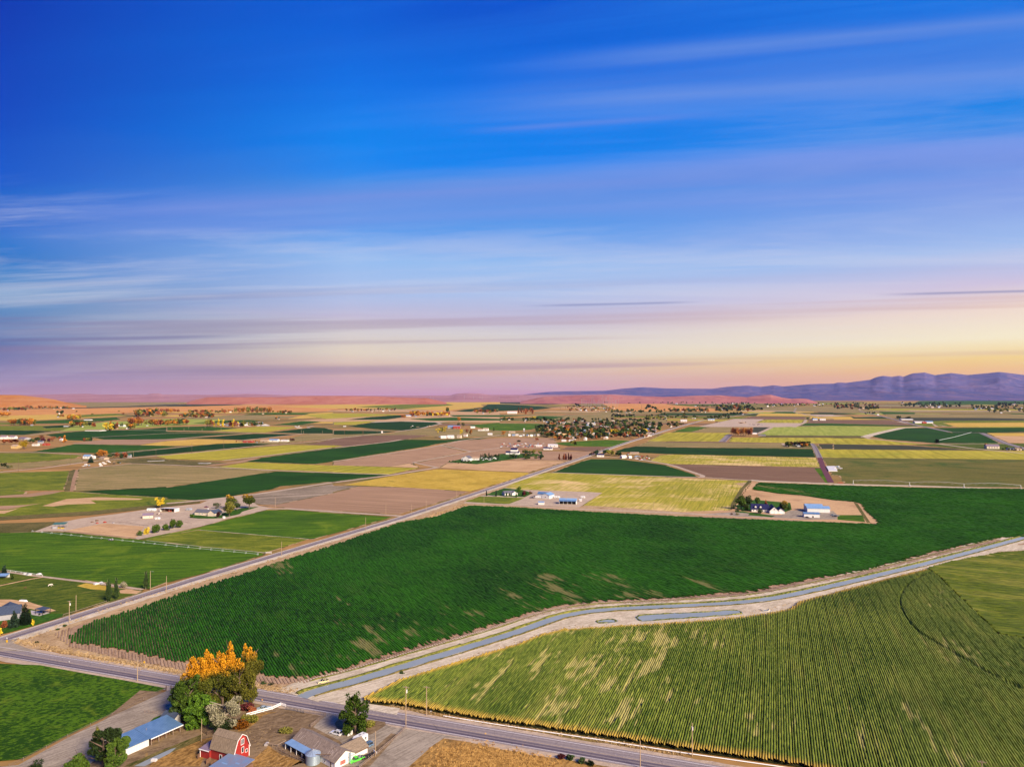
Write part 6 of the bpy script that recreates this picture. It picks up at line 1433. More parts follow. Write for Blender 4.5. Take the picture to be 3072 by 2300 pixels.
# irrigation pipe along the corn foot
ip = resample([P(1330, 2148), P(1471, 2171), P(1800, 2220), P(2044, 2258), P(2400, 2309), P(2700, 2355)], 9)
o = ip[0]; ie = tag(empty('irrigation_pipe', (o.x, o.y, .05)), 'white irrigation pipe laid along the foot of the corn', 'pipe')
for a_, b_ in zip(ip[:-1], ip[1:]):
    MB().tube((a_.x - o.x, a_.y - o.y, .22), (b_.x - o.x, b_.y - o.y, .22), .17, n=7).make('pipe_length', M_trim, ie)
def wheel_line(pts, sp, label, wheels_=True, r=.85, pr=.09):
    wp = resample([P(*p) for p in pts], sp); o = wp[0]; e_ = tag(empty('wheel_line', (o.x, o.y, .05)), label, 'irrigation line')
    mb = MB()
    for a_, b_ in zip(wp[:-1], wp[1:]): mb.tube((a_.x - o.x, a_.y - o.y, r), (b_.x - o.x, b_.y - o.y, r), pr, n=5)
    mb.make('pipe', M_pipe, e_)
    d = (wp[-1] - wp[0]).normalized(); n_ = Vector((-d.y, d.x))
    mb = MB()
    for k in range(12):
        a_, b_ = k * math.pi / 6, (k + 1) * math.pi / 6
        A_ = (n_.x * r * math.cos(a_), n_.y * r * math.cos(a_), r + r * math.sin(a_)); B_ = (n_.x * r * math.cos(b_), n_.y * r * math.cos(b_), r + r * math.sin(b_))
        mb.tube(A_, B_, .05, n=4, cap=False)
        if k % 2 == 0: mb.tube((0, 0, r), A_, .03, n=3, cap=False)
    me = bpy.data.meshes.new('wheel'); me.from_pydata(mb.v, [], mb.f); me.materials.append(M_pipe)
    if wheels_:
        for p in wp[::1]:
            q = bpy.data.objects.new('wheel', me); C.objects.link(q); q.parent = e_; q.location = (p.x - o.x, p.y - o.y, 0)
    return e_
wheel_line(B1((360, 352), (1240, 442), (2212, 545)) + B2((0, 545), (640, 607)), 11.0, 'long wheel line pipe rolling across the bright grass field')
wheel_line(B1((1620, 450), (2212, 515)) + B2((0, 518), (720, 585)), 12.0, 'thin hand line behind the wheel line, bordering the olive strip', r=.4, wheels_=False)
wheel_line(B2((0, 332), (1200, 432)), 12.0, 'thin pipe line between olive and bright green strips', r=.3, wheels_=False, pr=.07)
wheel_line(C6((0, 675), (700, 750), (1500, 850), (2212, 935)), 14.0, 'thin pipe line across the deep green field below the pivot', r=.5, wheels_=False, pr=.16)
mvp = P(*B1((1230, 448))[0]); mv = tag(empty('line_mover', (mvp.x, mvp.y, .05), rz(110)), 'small wheeled engine cart in the middle of the wheel line', 'irrigation mover')
MB().box(-.8, .8, -1.6, 1.6, .8, 1.3).make('engine_box', R_white, mv); wheels(mv, 2.0, (-1.5, 1.5), .8)
# centre pivot at the right
pvp = [P(*p) for p in C6((230, 590), (885, 612), (1515, 630), (2175, 648))]; o = pvp[0]
pe = tag(empty('centre_pivot', (o.x, o.y, .05)), 'long centre pivot sprinkler with arched spans over the banded field', 'centre pivot')
for k, (a_, b_) in enumerate(zip(pvp[:-1], pvp[1:])):
    n_ = 14; mb = MB(); pr = []
    for i in range(n_ + 1):
        t = i / n_; q = a_.lerp(b_, t) - o; pr.append(Vector((q.x, q.y, 5.4 + 1.7 * math.sin(math.pi * t))))
    for u, v in zip(pr[:-1], pr[1:]): mb.tube(u, v, .13, n=5, cap=False)
    for i in range(1, n_, 2):
        mb.tube(pr[i], pr[i] + Vector((0, 0, -2.2)), .06, n=3, cap=False); mb.tube(pr[i - 1], pr[i] + Vector((0, 0, -2.2)), .06, n=3, cap=False); mb.tube(pr[i + 1], pr[i] + Vector((0, 0, -2.2)), .06, n=3, cap=False)
    mb.make('span', M_steel, pe)
for p in pvp:
    q = p - o; mb = MB()
    for dx in (-2.4, 2.4): mb.tube((q.x, q.y, 5.4), (q.x + dx * .3, q.y + dx, .5), .14, n=4); mb.tube((q.x + dx * .3, q.y + dx - .6, .6), (q.x + dx * .3, q.y + dx + .6, .6), .5, n=8)
    mb.make('tower', M_steel, pe)
pvd = [P(*p) for p in D6((1230, 868), (1400, 832), (1600, 775))]; o = pvd[0]; pe2 = tag(empty('centre_pivot', (o.x, o.y, .05)), 'straight centre pivot line across the far dark round field', 'centre pivot')
mb = MB()
for a_, b_ in zip(pvd[:-1], pvd[1:]): mb.tube(Vector(a_ - o) + Vector((0, 0, 4)), Vector(b_ - o) + Vector((0, 0, 4)), .45, n=5)
mb.make('span', M_pipe, pe2)
# ---------------------------------------------------------------- farmstead left of the long road
hp = P(614, 1546); fa = tag(empty('farmhouse', (hp.x, hp.y + 4.0, .03), rz(104)), 'cream farmhouse with slate roof among trees left of the long road', 'house')
gable_part(fa, 0, -1, 19, 8.5, 3.1, 2.4, W_cream, R_grey)
gable_part(fa, 1.2, 10.6, 11.5, 8.0, 3.1, 2.8, W_cream, R_slate, axis='x')
for u in (-5, -1.5): win(fa, 'E', u, 1.2, 1.1, 1.1, 17, 8.5)
win(fa, 'E', 4.2, .2, 1.0, 2.0, 17, 8.5, name='door', glass=W_brown); MB().box(-.5, .1, 1.5, 2.1, 4.6, 6.6).make('chimney', M_trim, fa)
bldg('garage', P(444, 1553), 66, 9, 7, 2.9, 1.9, W_cream, R_purple, 'cream gabled shed beside parked white vehicles in the gravel farmyard', 'shed', None, [('S', .8, .1, 2.0, 2.2, dict(name='door', glass=M_dark)), ('E', 1.5, 1.2, 1.0, .8)])
camper(P(455, 1533), 95, 9.0, 2.6, 3.0, 'long white motorhome behind the cream gabled shed', 'motorhome', 'motorhome')
camper(P(473, 1558), 80, 4.6, 2.2, 2.2, 'small white trailer right of the cream gabled shed')
camper(P(567, 1531), 98, 5.8, 2.4, 2.4, 'grey cargo trailer standing alone on the pale gravel', 'cargo trailer', 'cargo_trailer', paint('trailer_grey', (.36, .38, .42)))
op = P(503, 1536); os_ = tag(empty('machine_shed', (op.x, op.y + 4, .03), rz(100)), 'open fronted pale machine shed full of rusty implements', 'shed')
monoroof(-8.6, 8.6, -4, 4.2, 3.3, 3.9, 'roof', R_white, os_); MB().box(-4, -3.8, -8.4, 8.4, 0, 3.3).make('back_wall', W_brown, os_); MB().box(-4, 4, -8.5, -8.3, 0, 3.5).make('side_wall', W_whiterib, os_); MB().box(-4, 4, 8.3, 8.5, 0, 3.5).make('side_wall', W_whiterib, os_)
for k in range(4): MB().tube((3.9, -8 + k * 5.3, 0), (3.9, -8 + k * 5.3, 3.8), .12).make('post', M_wood, os_)
for k in range(7):
    x, y = rng.uniform(-2, 3), rng.uniform(-7, 7); q = tag(empty('farm_implement', (0, 0, 0)), 'rusty farm implement under the open machine shed', 'implement', 'implements in the machine shed')
    r_ = Vector((op.x, op.y + 4, .03)); a_ = math.radians(100); q.location = r_ + Vector((x * math.sin(a_ + math.pi / 2) + y * math.sin(a_), x * math.cos(a_ + math.pi / 2) + y * math.cos(a_), 0))
    MB().box(-.8, .8, -1.2, 1.2, .6, 1.5).make('body', [R_red, W_brown, R_tan][k % 3], q); wheels(q, 1.8, (-.7, .7), .5)
car(P(478, 1543), 60, 'sedan', paint('maroon', (.09, .015, .03)), 'maroon car between motorhome and open machine shed', 'car', 4.8)
car(P(619, 1522), 95, 'sedan', paint('dark_red', (.16, .02, .03)), 'dark red car parked behind the cream farmhouse', 'car', 4.8)
car(P(585, 1542), 100, 'sedan', paint('blue', (.06, .15, .35)), 'blue car at the left corner of the cream farmhouse', 'car', 4.6)
mbx = P(672, 1555); q = tag(empty('well_house', (mbx.x, mbx.y, .03), rz(100)), 'tiny white box hut on the lane before the maroon tree', 'hut'); gable_part(q, 0, 0, 1.8, 1.6, 1.6, .6, W_white, R_white, over=.15)
cp_ = P(174, 1586); q = tag(empty('hay_shelter', (cp_.x, cp_.y + 3, .03), rz(75)), 'green roofed hay shelter on poles at the edge of the bright grass', 'shelter')
monoroof(-5.2, 5.2, -3.4, 3.6, 4.8, 4.0, 'roof', R_green, q)
for sx in (-3.2, 3.4):
    for k in range(4): MB().tube((sx, -5 + k * 3.3, 0), (sx, -5 + k * 3.3, 4.2), .1).make('post', M_steel, q)
MB().box(1.0, 3.2, -5.0, -1.5, 0, 2.2).make('side_panel', W_grey, q)
for k in range(5):
    bp_ = Vector((cp_.x, cp_.y + 3, .05)) + Vector((-1 + k * 1.2, rng.uniform(-2.2, 0), 0)); tag(MB().box(-.55, .55, -.7, .7, 0, 1.1).make('hay_bale', F['gold'], None, bp_, rng.uniform(0, 1)), 'straw coloured bale under the green roofed shelter', 'hay bale', 'bales under the shelter')
G1 = 'shrubs in a row beside the sand corral'
T(B1, 1545, 392, 68, 75, 'shrub', 'green', 'smallest green shrub at the corral end of the row', G1, 600, s=3.6867, leaf=.05, upright=.5)
T(B1, 1622, 375, 88, 75, 'shrub', 'yellow', 'yellow shrub in the row beside the sand corral', G1, 600, s=3.6867, leaf=.05, upright=.5)
T(B1, 1712, 362, 118, 115, 'shrub', 'green', 'green shrub just right of the yellow shrub', G1, 800, s=3.6867, leaf=.05, upright=.5)
T(B1, 1830, 332, 102, 120, 'shrub', 'green', 'broad green shrub in the middle of the row', G1, 800, s=3.6867, leaf=.05, upright=.5)
T(B1, 1910, 312, 118, 110, 'shrub', 'green', 'green shrub second from the right end of the row', G1, 800, s=3.6867, leaf=.05, upright=.5)
T(B1, 1985, 302, 105, 105, 'shrub', 'green', 'green shrub at the right end of the row', G1, 800, s=3.6867, leaf=.05, upright=.5)
T(C2, 830, 1095, 200, 225, 'round', 'olive', 'broad olive tree in front of the cream farmhouse gable', None, 1500)
T(C2, 850, 1010, 215, 190, 'round', 'turning', 'tall green tree with golden top behind the olive tree', None, 1500)
T(C2, 1095, 1000, 210, 215, 'round', 'turning', 'green tree with golden crown by the lane bend', None, 1500)
T(C2, 935, 1020, 130, 110, 'round', 'dgreen', 'dark tree squeezed between the two golden topped trees', None, 600)
T(C2, 660, 1000, 90, 150, 'wide', 'dgreen', 'low black green tree behind the cream farmhouse', None, 600)
T(C2, 680, 1115, 98, 105, 'shrub', 'maroon', 'maroon ornamental tree before the farmhouse gable', None, 700, leaf=.045, cat='tree')
T(C1, 2125, 985, 152, 165, 'vase', 'yellow', 'yellow green willow behind the open machine shed', None, 1300, name='willow_tree')
T(C2, 340, 1120, 60, 70, 'shrub', 'green', 'round green bush at the left end of the farmhouse', None, 400, leaf=.05)
# house, conifers and gazebo at the left edge
hp = P(-10, 1862); bl = bldg('house', (hp.x - 2, hp.y + 4), 60, 20, 12, 3.2, 3.0, W_grey, R_slate, 'slate blue roofed house cut off by the left edge behind two black conifers', 'house', None, [('N', 1.0, 1.0, 1.4, 1.2)])
gable_part(bl, -6.5, 4, 11, 8, 3.2, 2.2, W_grey, R_slate, axis='x')
T(Zc(0, 1680, 3.807), 285, 735, 250, 160, 'conifer', 'conifer', 'taller black conifer beside the gazebo', 'black conifers by the slate roofed house', 2600, s=3.807, leaf=.028)
T(Zc(0, 1680, 3.807), 158, 765, 195, 130, 'conifer', 'conifer', 'shorter black conifer nearer the slate roofed house', 'black conifers by the slate roofed house', 2200, s=3.807, leaf=.03)
T(Zc(0, 1680, 3.807), 50, 770, 90, 110, 'shrub', 'rust', 'rusty red bush below the slate roofed house', None, 700, s=3.807, leaf=.045)
T(Zc(0, 1680, 3.807), 375, 745, 75, 28, 'poplar', 'yellow', 'thin yellow sapling beside the taller black conifer', None, 300, s=3.807)
T(Zc(0, 1680, 3.807), 5, 850, 70, 40, 'poplar', 'yellow', 'yellow sapling at the left edge by the junction', None, 300, s=3.807)
T(Zc(0, 1680, 3.807), 45, 160, 105, 55, 'conifer', 'conifer', 'lone dark conifer at the far left fence end', None, 700, s=3.807)
T(Zc(0, 1680, 3.807), 142, 225, 75, 30, 'poplar', 'green', 'slim sapling on the far left lawn', None, 200, s=3.807)
gzp = P(*Zc(0, 1680, 3.807)((490, 612))[0]); gz = tag(empty('gazebo', (gzp.x, gzp.y, .05), rz(GRID)), 'small gazebo with grey roof on a pale slab by the black conifers', 'gazebo')
monoroof(-2.4, 2.4, -3.2, 3.2, 3.0, 2.8, 'roof', R_slate, gz)
for x in (-2.8, 2.8):
    for y in (-2.1, 2.1): MB().box(x - .1, x + .1, y - .1, y + .1, 0, 2.85).make('post', M_dark, gz)
sheet('patio_slab', Zc(0, 1680, 3.807)((350, 575), (480, 590), (572, 603), (450, 640), (360, 625)), M_slab)
for x in (450, 500):
    T(Zc(0, 1680, 3.807), x, 628 if x < 480 else 608, 28, 28, 'shrub', 'conifer', 'small dark bush under the gazebo roof, %s one' % ('left' if x < 480 else 'right'), None, 300, s=3.807, leaf=.08)
bo = P(*Zc(0, 1680, 3.807)((275, 470))[0]); bt = tag(empty('boat', (bo.x, bo.y, .05), rz(105)), 'white upturned boat on the dry patch behind the conifers', 'boat')
MB().add([(-1, -3, 0), (1, -3, 0), (1.1, 1.5, 0), (0, 3.2, 0), (-1.1, 1.5, 0), (-.6, -2.8, .8), (.6, -2.8, .8), (.6, 1.2, .9), (0, 2.4, .7), (-.6, 1.2, .9)], [(0, 1, 6, 5), (1, 2, 7, 6), (2, 3, 8, 7), (3, 4, 9, 8), (4, 0, 5, 9), (5, 6, 7, 8, 9)]).make('hull', R_white, bt)
sl = P(*Zc(0, 1680, 3.807)((10, 205))[0]); q = tag(empty('cattle_shelter', (sl.x, sl.y, .03), rz(85)), 'low blue and white shelter at the far left lawn', 'shelter'); monoroof(-4.5, 4.5, -2, 2.5, 2.6, 1.9, 'roof', R_lblue, q); MB().box(-2, -1.8, -4.3, 4.3, 0, 2.5).make('back_wall', W_whiterib, q)
# lombardy poplars by the road
G2 = 'narrow poplars on the pasture side of the long road'
T(B1, 1200, 1120, 240, 95, 'poplar', 'dgreen', 'thick dark poplar, left of the roadside pair', G2, 2600, s=3.6867, leaf=.022, upright=.5, bark=M_pale)
T(B1, 1285, 1095, 235, 75, 'poplar', 'dgreen', 'slimmer dark poplar, right of the roadside pair', G2, 2200, s=3.6867, leaf=.022, upright=.5, bark=M_pale)
T(B1, 1612, 985, 200, 80, 'poplar', 'dgreen', 'single dark poplar beside the lamp pole', G2, 2200, s=3.6867, leaf=.024, upright=.5, bark=M_pale)
T(B1, 1375, 965, 85, 92, 'shrub', 'silver', 'round silver bush between the dark poplars', None, 900, s=3.6867, leaf=.045, cat='bush')
# white horse grazing
def animal(pos, az, m, label, cat, sc=1.0, graze=True):
    J = {'pel': (0, -.55, 1.12), 'mid': (0, 0, 1.08), 'che': (0, .5, 1.15), 'nk': (0, .95, 1.25 if graze else 1.55), 'hd': (0, 1.25, .75 if graze else 1.8), 'nose': (0, 1.32, .35 if graze else 1.65), 'tail': (0, -.85, .7)}
    V = list(J.values()); R = [.27, .30, .27, .17, .11, .08, .05]; E = [(0, 1), (1, 2), (2, 3), (3, 4), (4, 5), (0, 6)]
    for sx in (-1, 1):
        b = len(V); V += [(sx * .16, -.6, .75), (sx * .16, -.72, .42), (sx * .16, -.66, .05)]; R += [.14, .065, .06]; E += [(0, b), (b, b + 1), (b + 1, b + 2)]
        b = len(V); V += [(sx * .15, .52, .72), (sx * .15, .54, .38), (sx * .15, .56, .05)]; R += [.11, .06, .055]; E += [(2, b), (b, b + 1), (b + 1, b + 2)]
    me = bpy.data.meshes.new('body'); me.from_pydata(V, E, []); me.materials.append(m)
    e_ = tag(empty(cat, (pos[0], pos[1], .06), rz(az)), label, cat); e_.scale = (sc,) * 3
    o = bpy.data.objects.new('body', me); C.objects.link(o); o.parent = e_
    sk = o.modifiers.new('skin', 'SKIN')
    for i, r_ in enumerate(R): me.skin_vertices[0].data[i].radius = (r_, r_)
    me.skin_vertices[0].data[0].use_root = True
    o.modifiers.new('sub', 'SUBSURF').levels = 1
    return e_
M_hide = plain('white_hide', (.72, .64, .54), .9, 0, .1, 2); M_bay = plain('bay_hide', (.14, .07, .035), .9, 0, .2, 2)
hsp = P(*B1((552, 955))[0]); animal(hsp, 70, M_hide, 'white horse grazing alone on the green pasture', 'horse', 1.25)
hsp = P(*Zc(0, 1680, 3.807)((283, 325))[0]); animal(hsp, 80, M_bay, 'brown foal lying low in the pasture left of the white horse', 'horse', .8)
# ---------------------------------------------------------------- farmsteads right of the long road
hp = P(1526, 1486); h2 = bldg('house', (hp.x, hp.y + 5), 66, 14, 9, 2.8, 2.3, W_white, R_grey, 'white bungalow with grey roof on a green lawn by the long road', 'house', None, [('S', -1.5, 1.0, 1.2, 1.0), ('E', 0, 1.0, 1.3, 1.0), ('E', 4, 1.0, 1.1, 1.0)])
gable_part(h2, 2.5, 5, 9, 7, 2.8, 1.9, W_white, R_grey, axis='x')
b1 = P(1641, 1496); w1 = bldg('white_barn', (b1.x + 1.5, b1.y + 7), 28, 14, 10.0, 4.0, 2.2, W_whiterib, R_lblue, 'tall white metal barn with pale blue roof and one dark window', 'barn', None, [('S', 0, 1.2, 1.6, 1.2)])
gable_part(w1, -7.0, 4.5, 14, 8, 4.2, 1.8, W_whiterib, R_blue, axis='x')
camper(P(1618, 1494), 100, 9.0, 2.5, 2.6, 'white stock trailer left of the tall white barn', 'stock trailer', 'stock_trailer')
camper(P(1671, 1494), 100, 7.0, 2.5, 2.5, 'white travel trailer right of the tall white barn')
car(P(1596, 1494), 100, 'pickup', paint('black_blue', (.02, .02, .06)), 'dark pickup truck at the head of the white stock trailer', 'pickup truck', 5.4)
q = bldg('small_shed', P(1624, 1513), 100, 6.2, 4.5, 2.8, .7, W_white, R_lblue, 'small white shed alone on the gravel beside the lane', 'shed')
o3 = P(1705, 1513); os3 = tag(empty('open_barn', (o3.x, o3.y + 5, .03), rz(100)), 'open fronted white barn with striped blue and white roof by the lane', 'barn')
gable_part(os3, -3.0, 0, 19, 6.0, 4.2, 1.6, W_whiterib, R_lblue, over=.3)
monoroof(-9.6, 9.6, 0.2, 5.0, 4.2, 3.4, 'front_roof', R_blue, os3); MB().box(0, 4.6, 9.2, 9.4, 0, 3.5).make('side_wall', W_white, os3)
for k in range(5): MB().tube((4.6, -9.2 + k * 4.6, 0), (4.6, -9.2 + k * 4.6, 3.4), .14).make('post', M_trim, os3)
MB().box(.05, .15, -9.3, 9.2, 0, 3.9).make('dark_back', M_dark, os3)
camper(P(1749, 1494), 100, 5.0, 2.3, 2.5, 'small white camper standing apart on the bare yard')
MB_ = bldg('small_shed', P(1742, 1503), 100, 2.6, 2.4, 2.2, .5, W_white, R_white, 'tiny white hut between open barn and small camper', 'hut')
G3 = 'trees round the white bungalow'
T(C4, 250, 795, 110, 85, 'vase', 'bgreen', 'bright green tree behind the white bungalow', G3, 900)
T(C4, 85, 838, 55, 26, 'poplar', 'dgreen', 'slim dark tree in front of the white bungalow', G3, 350)
T(C4, 122, 830, 42, 40, 'round', 'olive', 'olive bush tree in front of the white bungalow', G3, 350)
T(C4, 215, 848, 62, 22, 'poplar', 'dgreen', 'slim dark cypress at the bungalow right corner', G3, 350)
T(C4, 328, 830, 68, 75, 'round', 'maroon', 'dark maroon round tree right of the bungalow', G3, 600)
T(C4, 408, 805, 60, 60, 'shrub', 'rust', 'reddish brown bush behind the maroon tree', G3, 400)
T(C3, 2033, 828, 65, 26, 'poplar', 'conifer', 'left of two small dark cypresses near the long road', G3, 350)
T(C3, 2160, 835, 75, 32, 'poplar', 'conifer', 'right of two small dark cypresses near the long road', G3, 350)
# navy roofed house
n1 = P(2285, 1536); nh = tag(empty('house', (n1.x, n1.y + 6, .03), rz(102)), 'large white house with navy roof, dormers and double garage gable', 'house')
gable_part(nh, 0, 0, 17, 11, 3.0, 4.6, W_white, R_navy)
gable_part(nh, 4.0, 12.5, 20, 9.0, 3.0, 4.0, W_white, R_navy, axis='x')
gable_part(nh, 6.0, 19.0, 14, 7.0, 2.8, 2.6, W_white, R_navy, axis='x')
for u in (-4.5, .5):
    q = tag(empty('dormer', (3.6, u, 4.4))); q.parent = nh; gable_part(q, 0, 0, 3.2, 1.9, 1.2, .9, W_white, R_navy, axis='x', over=.15)
for u in (10.4, 14.0): 
    MB().box(14.0, 14.08, u - 1.3, u + 1.3, .1, 2.4).make('garage_door', M_trim, nh)
MB().box(13.02, 13.1, 17.5, 20.5, .1, 2.3).make('garage_door', M_trim, nh)
MB().box(14.02, 14.1, 11.8, 12.9, 4.0, 5.0).make('window', M_glass, nh)
for u in (-6.5, -3.5, 2.0, 5.0): win(nh, 'E', u, 1.0, 1.1, 1.3, 17, 11)
s1_ = P(2461, 1538); ws = bldg('white_shed', (s1_.x, s1_.y + 7), 100, 22, 11, 4.2, 1.8, W_whiterib, R_lblue, 'large white metal shed with pale blue roof behind the smaller white shed', 'shed', None, [('E', 3, .1, 3.2, 3.2, dict(name='door', glass=W_white)), ('E', 8, .1, 3.2, 3.2, dict(name='door', glass=W_white))])
gable_part(ws, -7, -2.5, 17, 8, 5.4, 1.6, W_whiterib, R_lblue)
s2_ = P(2437, 1552); bldg('white_shed', (s2_.x, s2_.y + 3), 100, 14.5, 7, 3.6, 1.2, W_whiterib, R_blue, 'smaller white shed with darker blue roof and one dark opening', 'shed', None, [('E', 1, .1, 1.5, 1.6, dict(name='door', glass=M_dark))])
for k, (x, y) in enumerate(((2498, 1546), (2504, 1550), (2510, 1548), (2422, 1553))): car(P(x, y), 95 + k * 12, ['sedan', 'pickup', 'sedan', 'sedan'][k], paint(['slate', 'dark', 'silver', 'black'][k], [(.10, .13, .16), (.03, .03, .04), (.3, .32, .34), (.02, .02, .02)][k]),
    ['dark slate car right of the sheds', 'black pickup among cars right of the sheds', 'silver car at the gravel edge right of the sheds', 'black car in front of the smaller white shed'][k], 'car', 4.8)
G4 = 'trees round the navy roofed house'
for (x, y, h, wd, kd, mk, lb, n) in ((990, 1010, 190, 190, 'round', 'green', 'tall bushy green tree left of the navy roofed house', 1400), (1080, 985, 170, 150, 'round', 'dgreen', 'dark tree behind the left end of the navy roof', 900), (1050, 1020, 100, 115, 'shrub', 'bgreen', 'low light green shrub tree at the field corner', 900),
        (1200, 950, 120, 120, 'round', 'green', 'green tree behind the middle of the navy roof', 700), (1240, 1062, 90, 110, 'shrub', 'dgreen', 'round dark tree on the lawn in front of the dormers', 900), (1545, 1040, 160, 175, 'round', 'turning', 'big round dark tree right of the garages', 1500),
        (1620, 1020, 80, 60, 'shrub', 'dgreen', 'small dark bush right of the big round tree', 300), (940, 1045, 90, 70, 'shrub', 'dgreen', 'dark bush at the hedge end by the yellow field', 400), (862, 1080, 38, 60, 'shrub', 'maroon', 'reddish shrub bed beside the lane', 300),
        (935, 1080, 38, 60, 'shrub', 'olive', 'olive shrub bed beside the lane', 300), (1318, 945, 70, 50, 'conifer', 'rust', 'small rusty conifer behind the navy roof', 300)):
    T(C5, x, y, h, wd, kd, mk, lb, G4, n)
for k in range(16):
    t_ = k / 15; x = 1120 - 240 * t_ + rng.uniform(-8, 8); y = 660 + 340 * t_
    T(C5, x, y, 26 + 14 * t_, 36, 'shrub', 'dgreen' if k % 3 else 'green', 'small bush in the hedge up the right edge of the yellow field', 'hedge bushes along the yellow field', 80)
# ---------------------------------------------------------------- trees of the ranch
def TP(px, py, h, r, kind, mk, label, n, **k): return tree(P(px, py), h, r, kind, mk, label, k.pop('group', None), n, **k)
G5 = 'tall golden topped poplars over the main road'
TP(590, 2132, 20.5, 6.8, 'crest', 'poplar', 'golden topped poplar at the left of the tall clump', 15000, leaf=.012, upright=.55, group=G5, seed=1)
TP(628, 2124, 21.5, 7.4, 'crest', 'poplar', 'golden topped poplar second from the left in the clump', 15000, leaf=.012, upright=.55, group=G5, seed=2)
TP(668, 2122, 21.5, 7.0, 'crest', 'poplar', 'golden topped poplar in the middle of the clump', 15000, leaf=.012, upright=.55, group=G5, seed=3)
TP(690, 2110, 24.0, 4.4, 'poplar', 'poplar', 'tallest narrow golden spire rising from the clump', 5000, leaf=.014, upright=.55, group=G5, seed=0)
TP(718, 2122, 18.5, 5.6, 'crest', 'poplar2', 'green poplar with a thin golden crest right of the spire', 11000, leaf=.012, upright=.55, group=G5, seed=1)
TP(748, 2108, 22.5, 5.8, 'crest', 'poplar2', 'rightmost poplar of the clump with twin golden tips', 15000, leaf=.012, upright=.55, group=G5, seed=2)
TP(566, 2158, 16.0, 6.8, 'crest', 'green', 'broad green maple in front of the poplar clump', 9000, leaf=.022, seed=1)
TP(600, 2180, 12.0, 6.4, 'crest', 'bgreen', 'lower bright green tree beside the white outbuilding', 7000, leaf=.026, seed=2)
TP(542, 2152, 13.0, 4.8, 'crest', 'dgreen', 'dark green tree at the left flank of the poplar clump', 6000, leaf=.024, seed=3)
TP(674, 2190, 12.0, 8.4, 'vase', 'silver', 'silver leaved tree with bare pale branches behind the red barn', 7000, leaf=.020, upright=.3, seed=1, bark=M_pale)
TP(668, 2193, 6.5, 7.0, 'shrub', 'dgreen', 'dark undergrowth below the silver tree', 4000, leaf=.04, seed=2)
TP(725, 2184, 4.0, 3.6, 'shrub', 'orange', 'orange brown bush right of the red barn', 2000, leaf=.06, seed=1)
TP(745, 2168, 3.5, 3.4, 'shrub', 'olive', 'tawny bush at the end of the white fence', 2000, leaf=.06, seed=0)
TP(740, 2130, 3.5, 2.8, 'shrub', 'maroon', 'dark red bush below the rightmost poplar', 1500, leaf=.07, seed=1)
TP(755, 2140, 3.2, 2.6, 'shrub', 'rust', 'rusty bush left of the sage car', 1500, leaf=.07, seed=2)
TP(1066, 2198, 13.8, 6.2, 'crest', 'green', 'lone leafy green tree on the drive island by the main road', 9000, leaf=.022, seed=0, upright=.4)
TP(1104, 2182, 3.0, 3.0, 'shrub', 'olive', 'low tawny bush right of the lone tree', 900, leaf=.07, seed=1)
TP(310, 2300, 12.5, 7.0, 'vase', 'dgreen', 'open branched tree at the lower left edge', 6500, leaf=.024, seed=2)
TP(345, 2322, 11.0, 5.0, 'vase', 'green', 'leafy tree covering the left end of the long shed', 5000, leaf=.028, seed=3)
TP(292, 2262, 9.5, 1.9, 'poplar', 'olive', 'thin olive spire above the lower left trees', 2200, leaf=.026, seed=1)
TP(235, 2314, 7.0, 5.0, 'shrub', 'green', 'green bush left of the open branched tree', 3000, leaf=.05, seed=2)
TP(100, 2318, 4.0, 4.0, 'shrub', 'dgreen', 'dark bush at the bottom left beside the wire fence', 2000, leaf=.06, seed=2)
TP(860, 2196, 2.2, 4.0, 'shrub', 'olive', 'tumbleweed heap in the dirt yard by the ranch building', 1500, leaf=.08, seed=2)
for k, (x, y) in enumerate(((1682, 2278), (1712, 2280), (1745, 2290), (1770, 2296))): TP(x, y, 2.2, 1.8, 'shrub', 'dgreen' if k else 'maroon', 'dark weed bush at the edge of the dry grass, one of four', 700, leaf=.08, group='dark weed bushes by the road')
for k, (x, y) in enumerate(((1380, 1938), (790, 2052), (812, 2056), (1205, 2022), (114, 1928), (194, 1880), (172, 1890))): TP(x, y, 1.4, 1.5, 'shrub', 'dgreen', ['green bush on the canal edge', 'left dark weed bush above the main road', 'right dark weed bush above the main road', 'low weed on the canal sand', 'dark bush on the pale headland corner', 'bush on the verge below the nearest pole', 'smaller bush on the verge below the nearest pole'][k], 400, leaf=.09)
LMV = leafmat('dry_weed_leaves', (0.16, 0.10, 0.05), (0.42, 0.30, 0.16)); LMG = leafmat('green_weed_leaves', (0.04, 0.06, 0.012), (0.20, 0.20, 0.05))
weeds('verge_weeds', [(60, 1926), (110, 1905), (207, 1868), (400, 1800), (600, 1748), (1000, 1624)], 700, 1.2, .3, .8, LMV, 'dry weeds along the right verge of the long road')
weeds('verge_weeds', [(55, 1922), (90, 1930), (200, 1955), (352, 1985), (470, 2005), (545, 2020)], 900, 1.3, .3, .9, LMV, 'dry weeds on the ditch bank above the main road')
weeds('verge_weeds', [(770, 2060), (850, 2072), (900, 2074)], 300, 1.3, .3, .9, LMV, 'dry weeds above the road before the canal mouth')
for sd_, nm_ in ((3.5, 'far'), (-3.6, 'near')):
    Lw, _ = ribbon_pts(canw[3:], sd_, 0); weeds('bank_weeds', Lw, 1500 if sd_ > 0 else 700, .45, .3, .8, LMG, 'green weeds fringing the %s side of the canal' % nm_, 'weeds')
weeds('bank_weeds', [(1363, 1985), (1560, 1926), (1688, 1884), (1919, 1874), (2207, 1852), (2400, 1806), (2807, 1700)], 900, 1.2, .3, .9, LMV, 'dry weeds between canal gravel and corn')
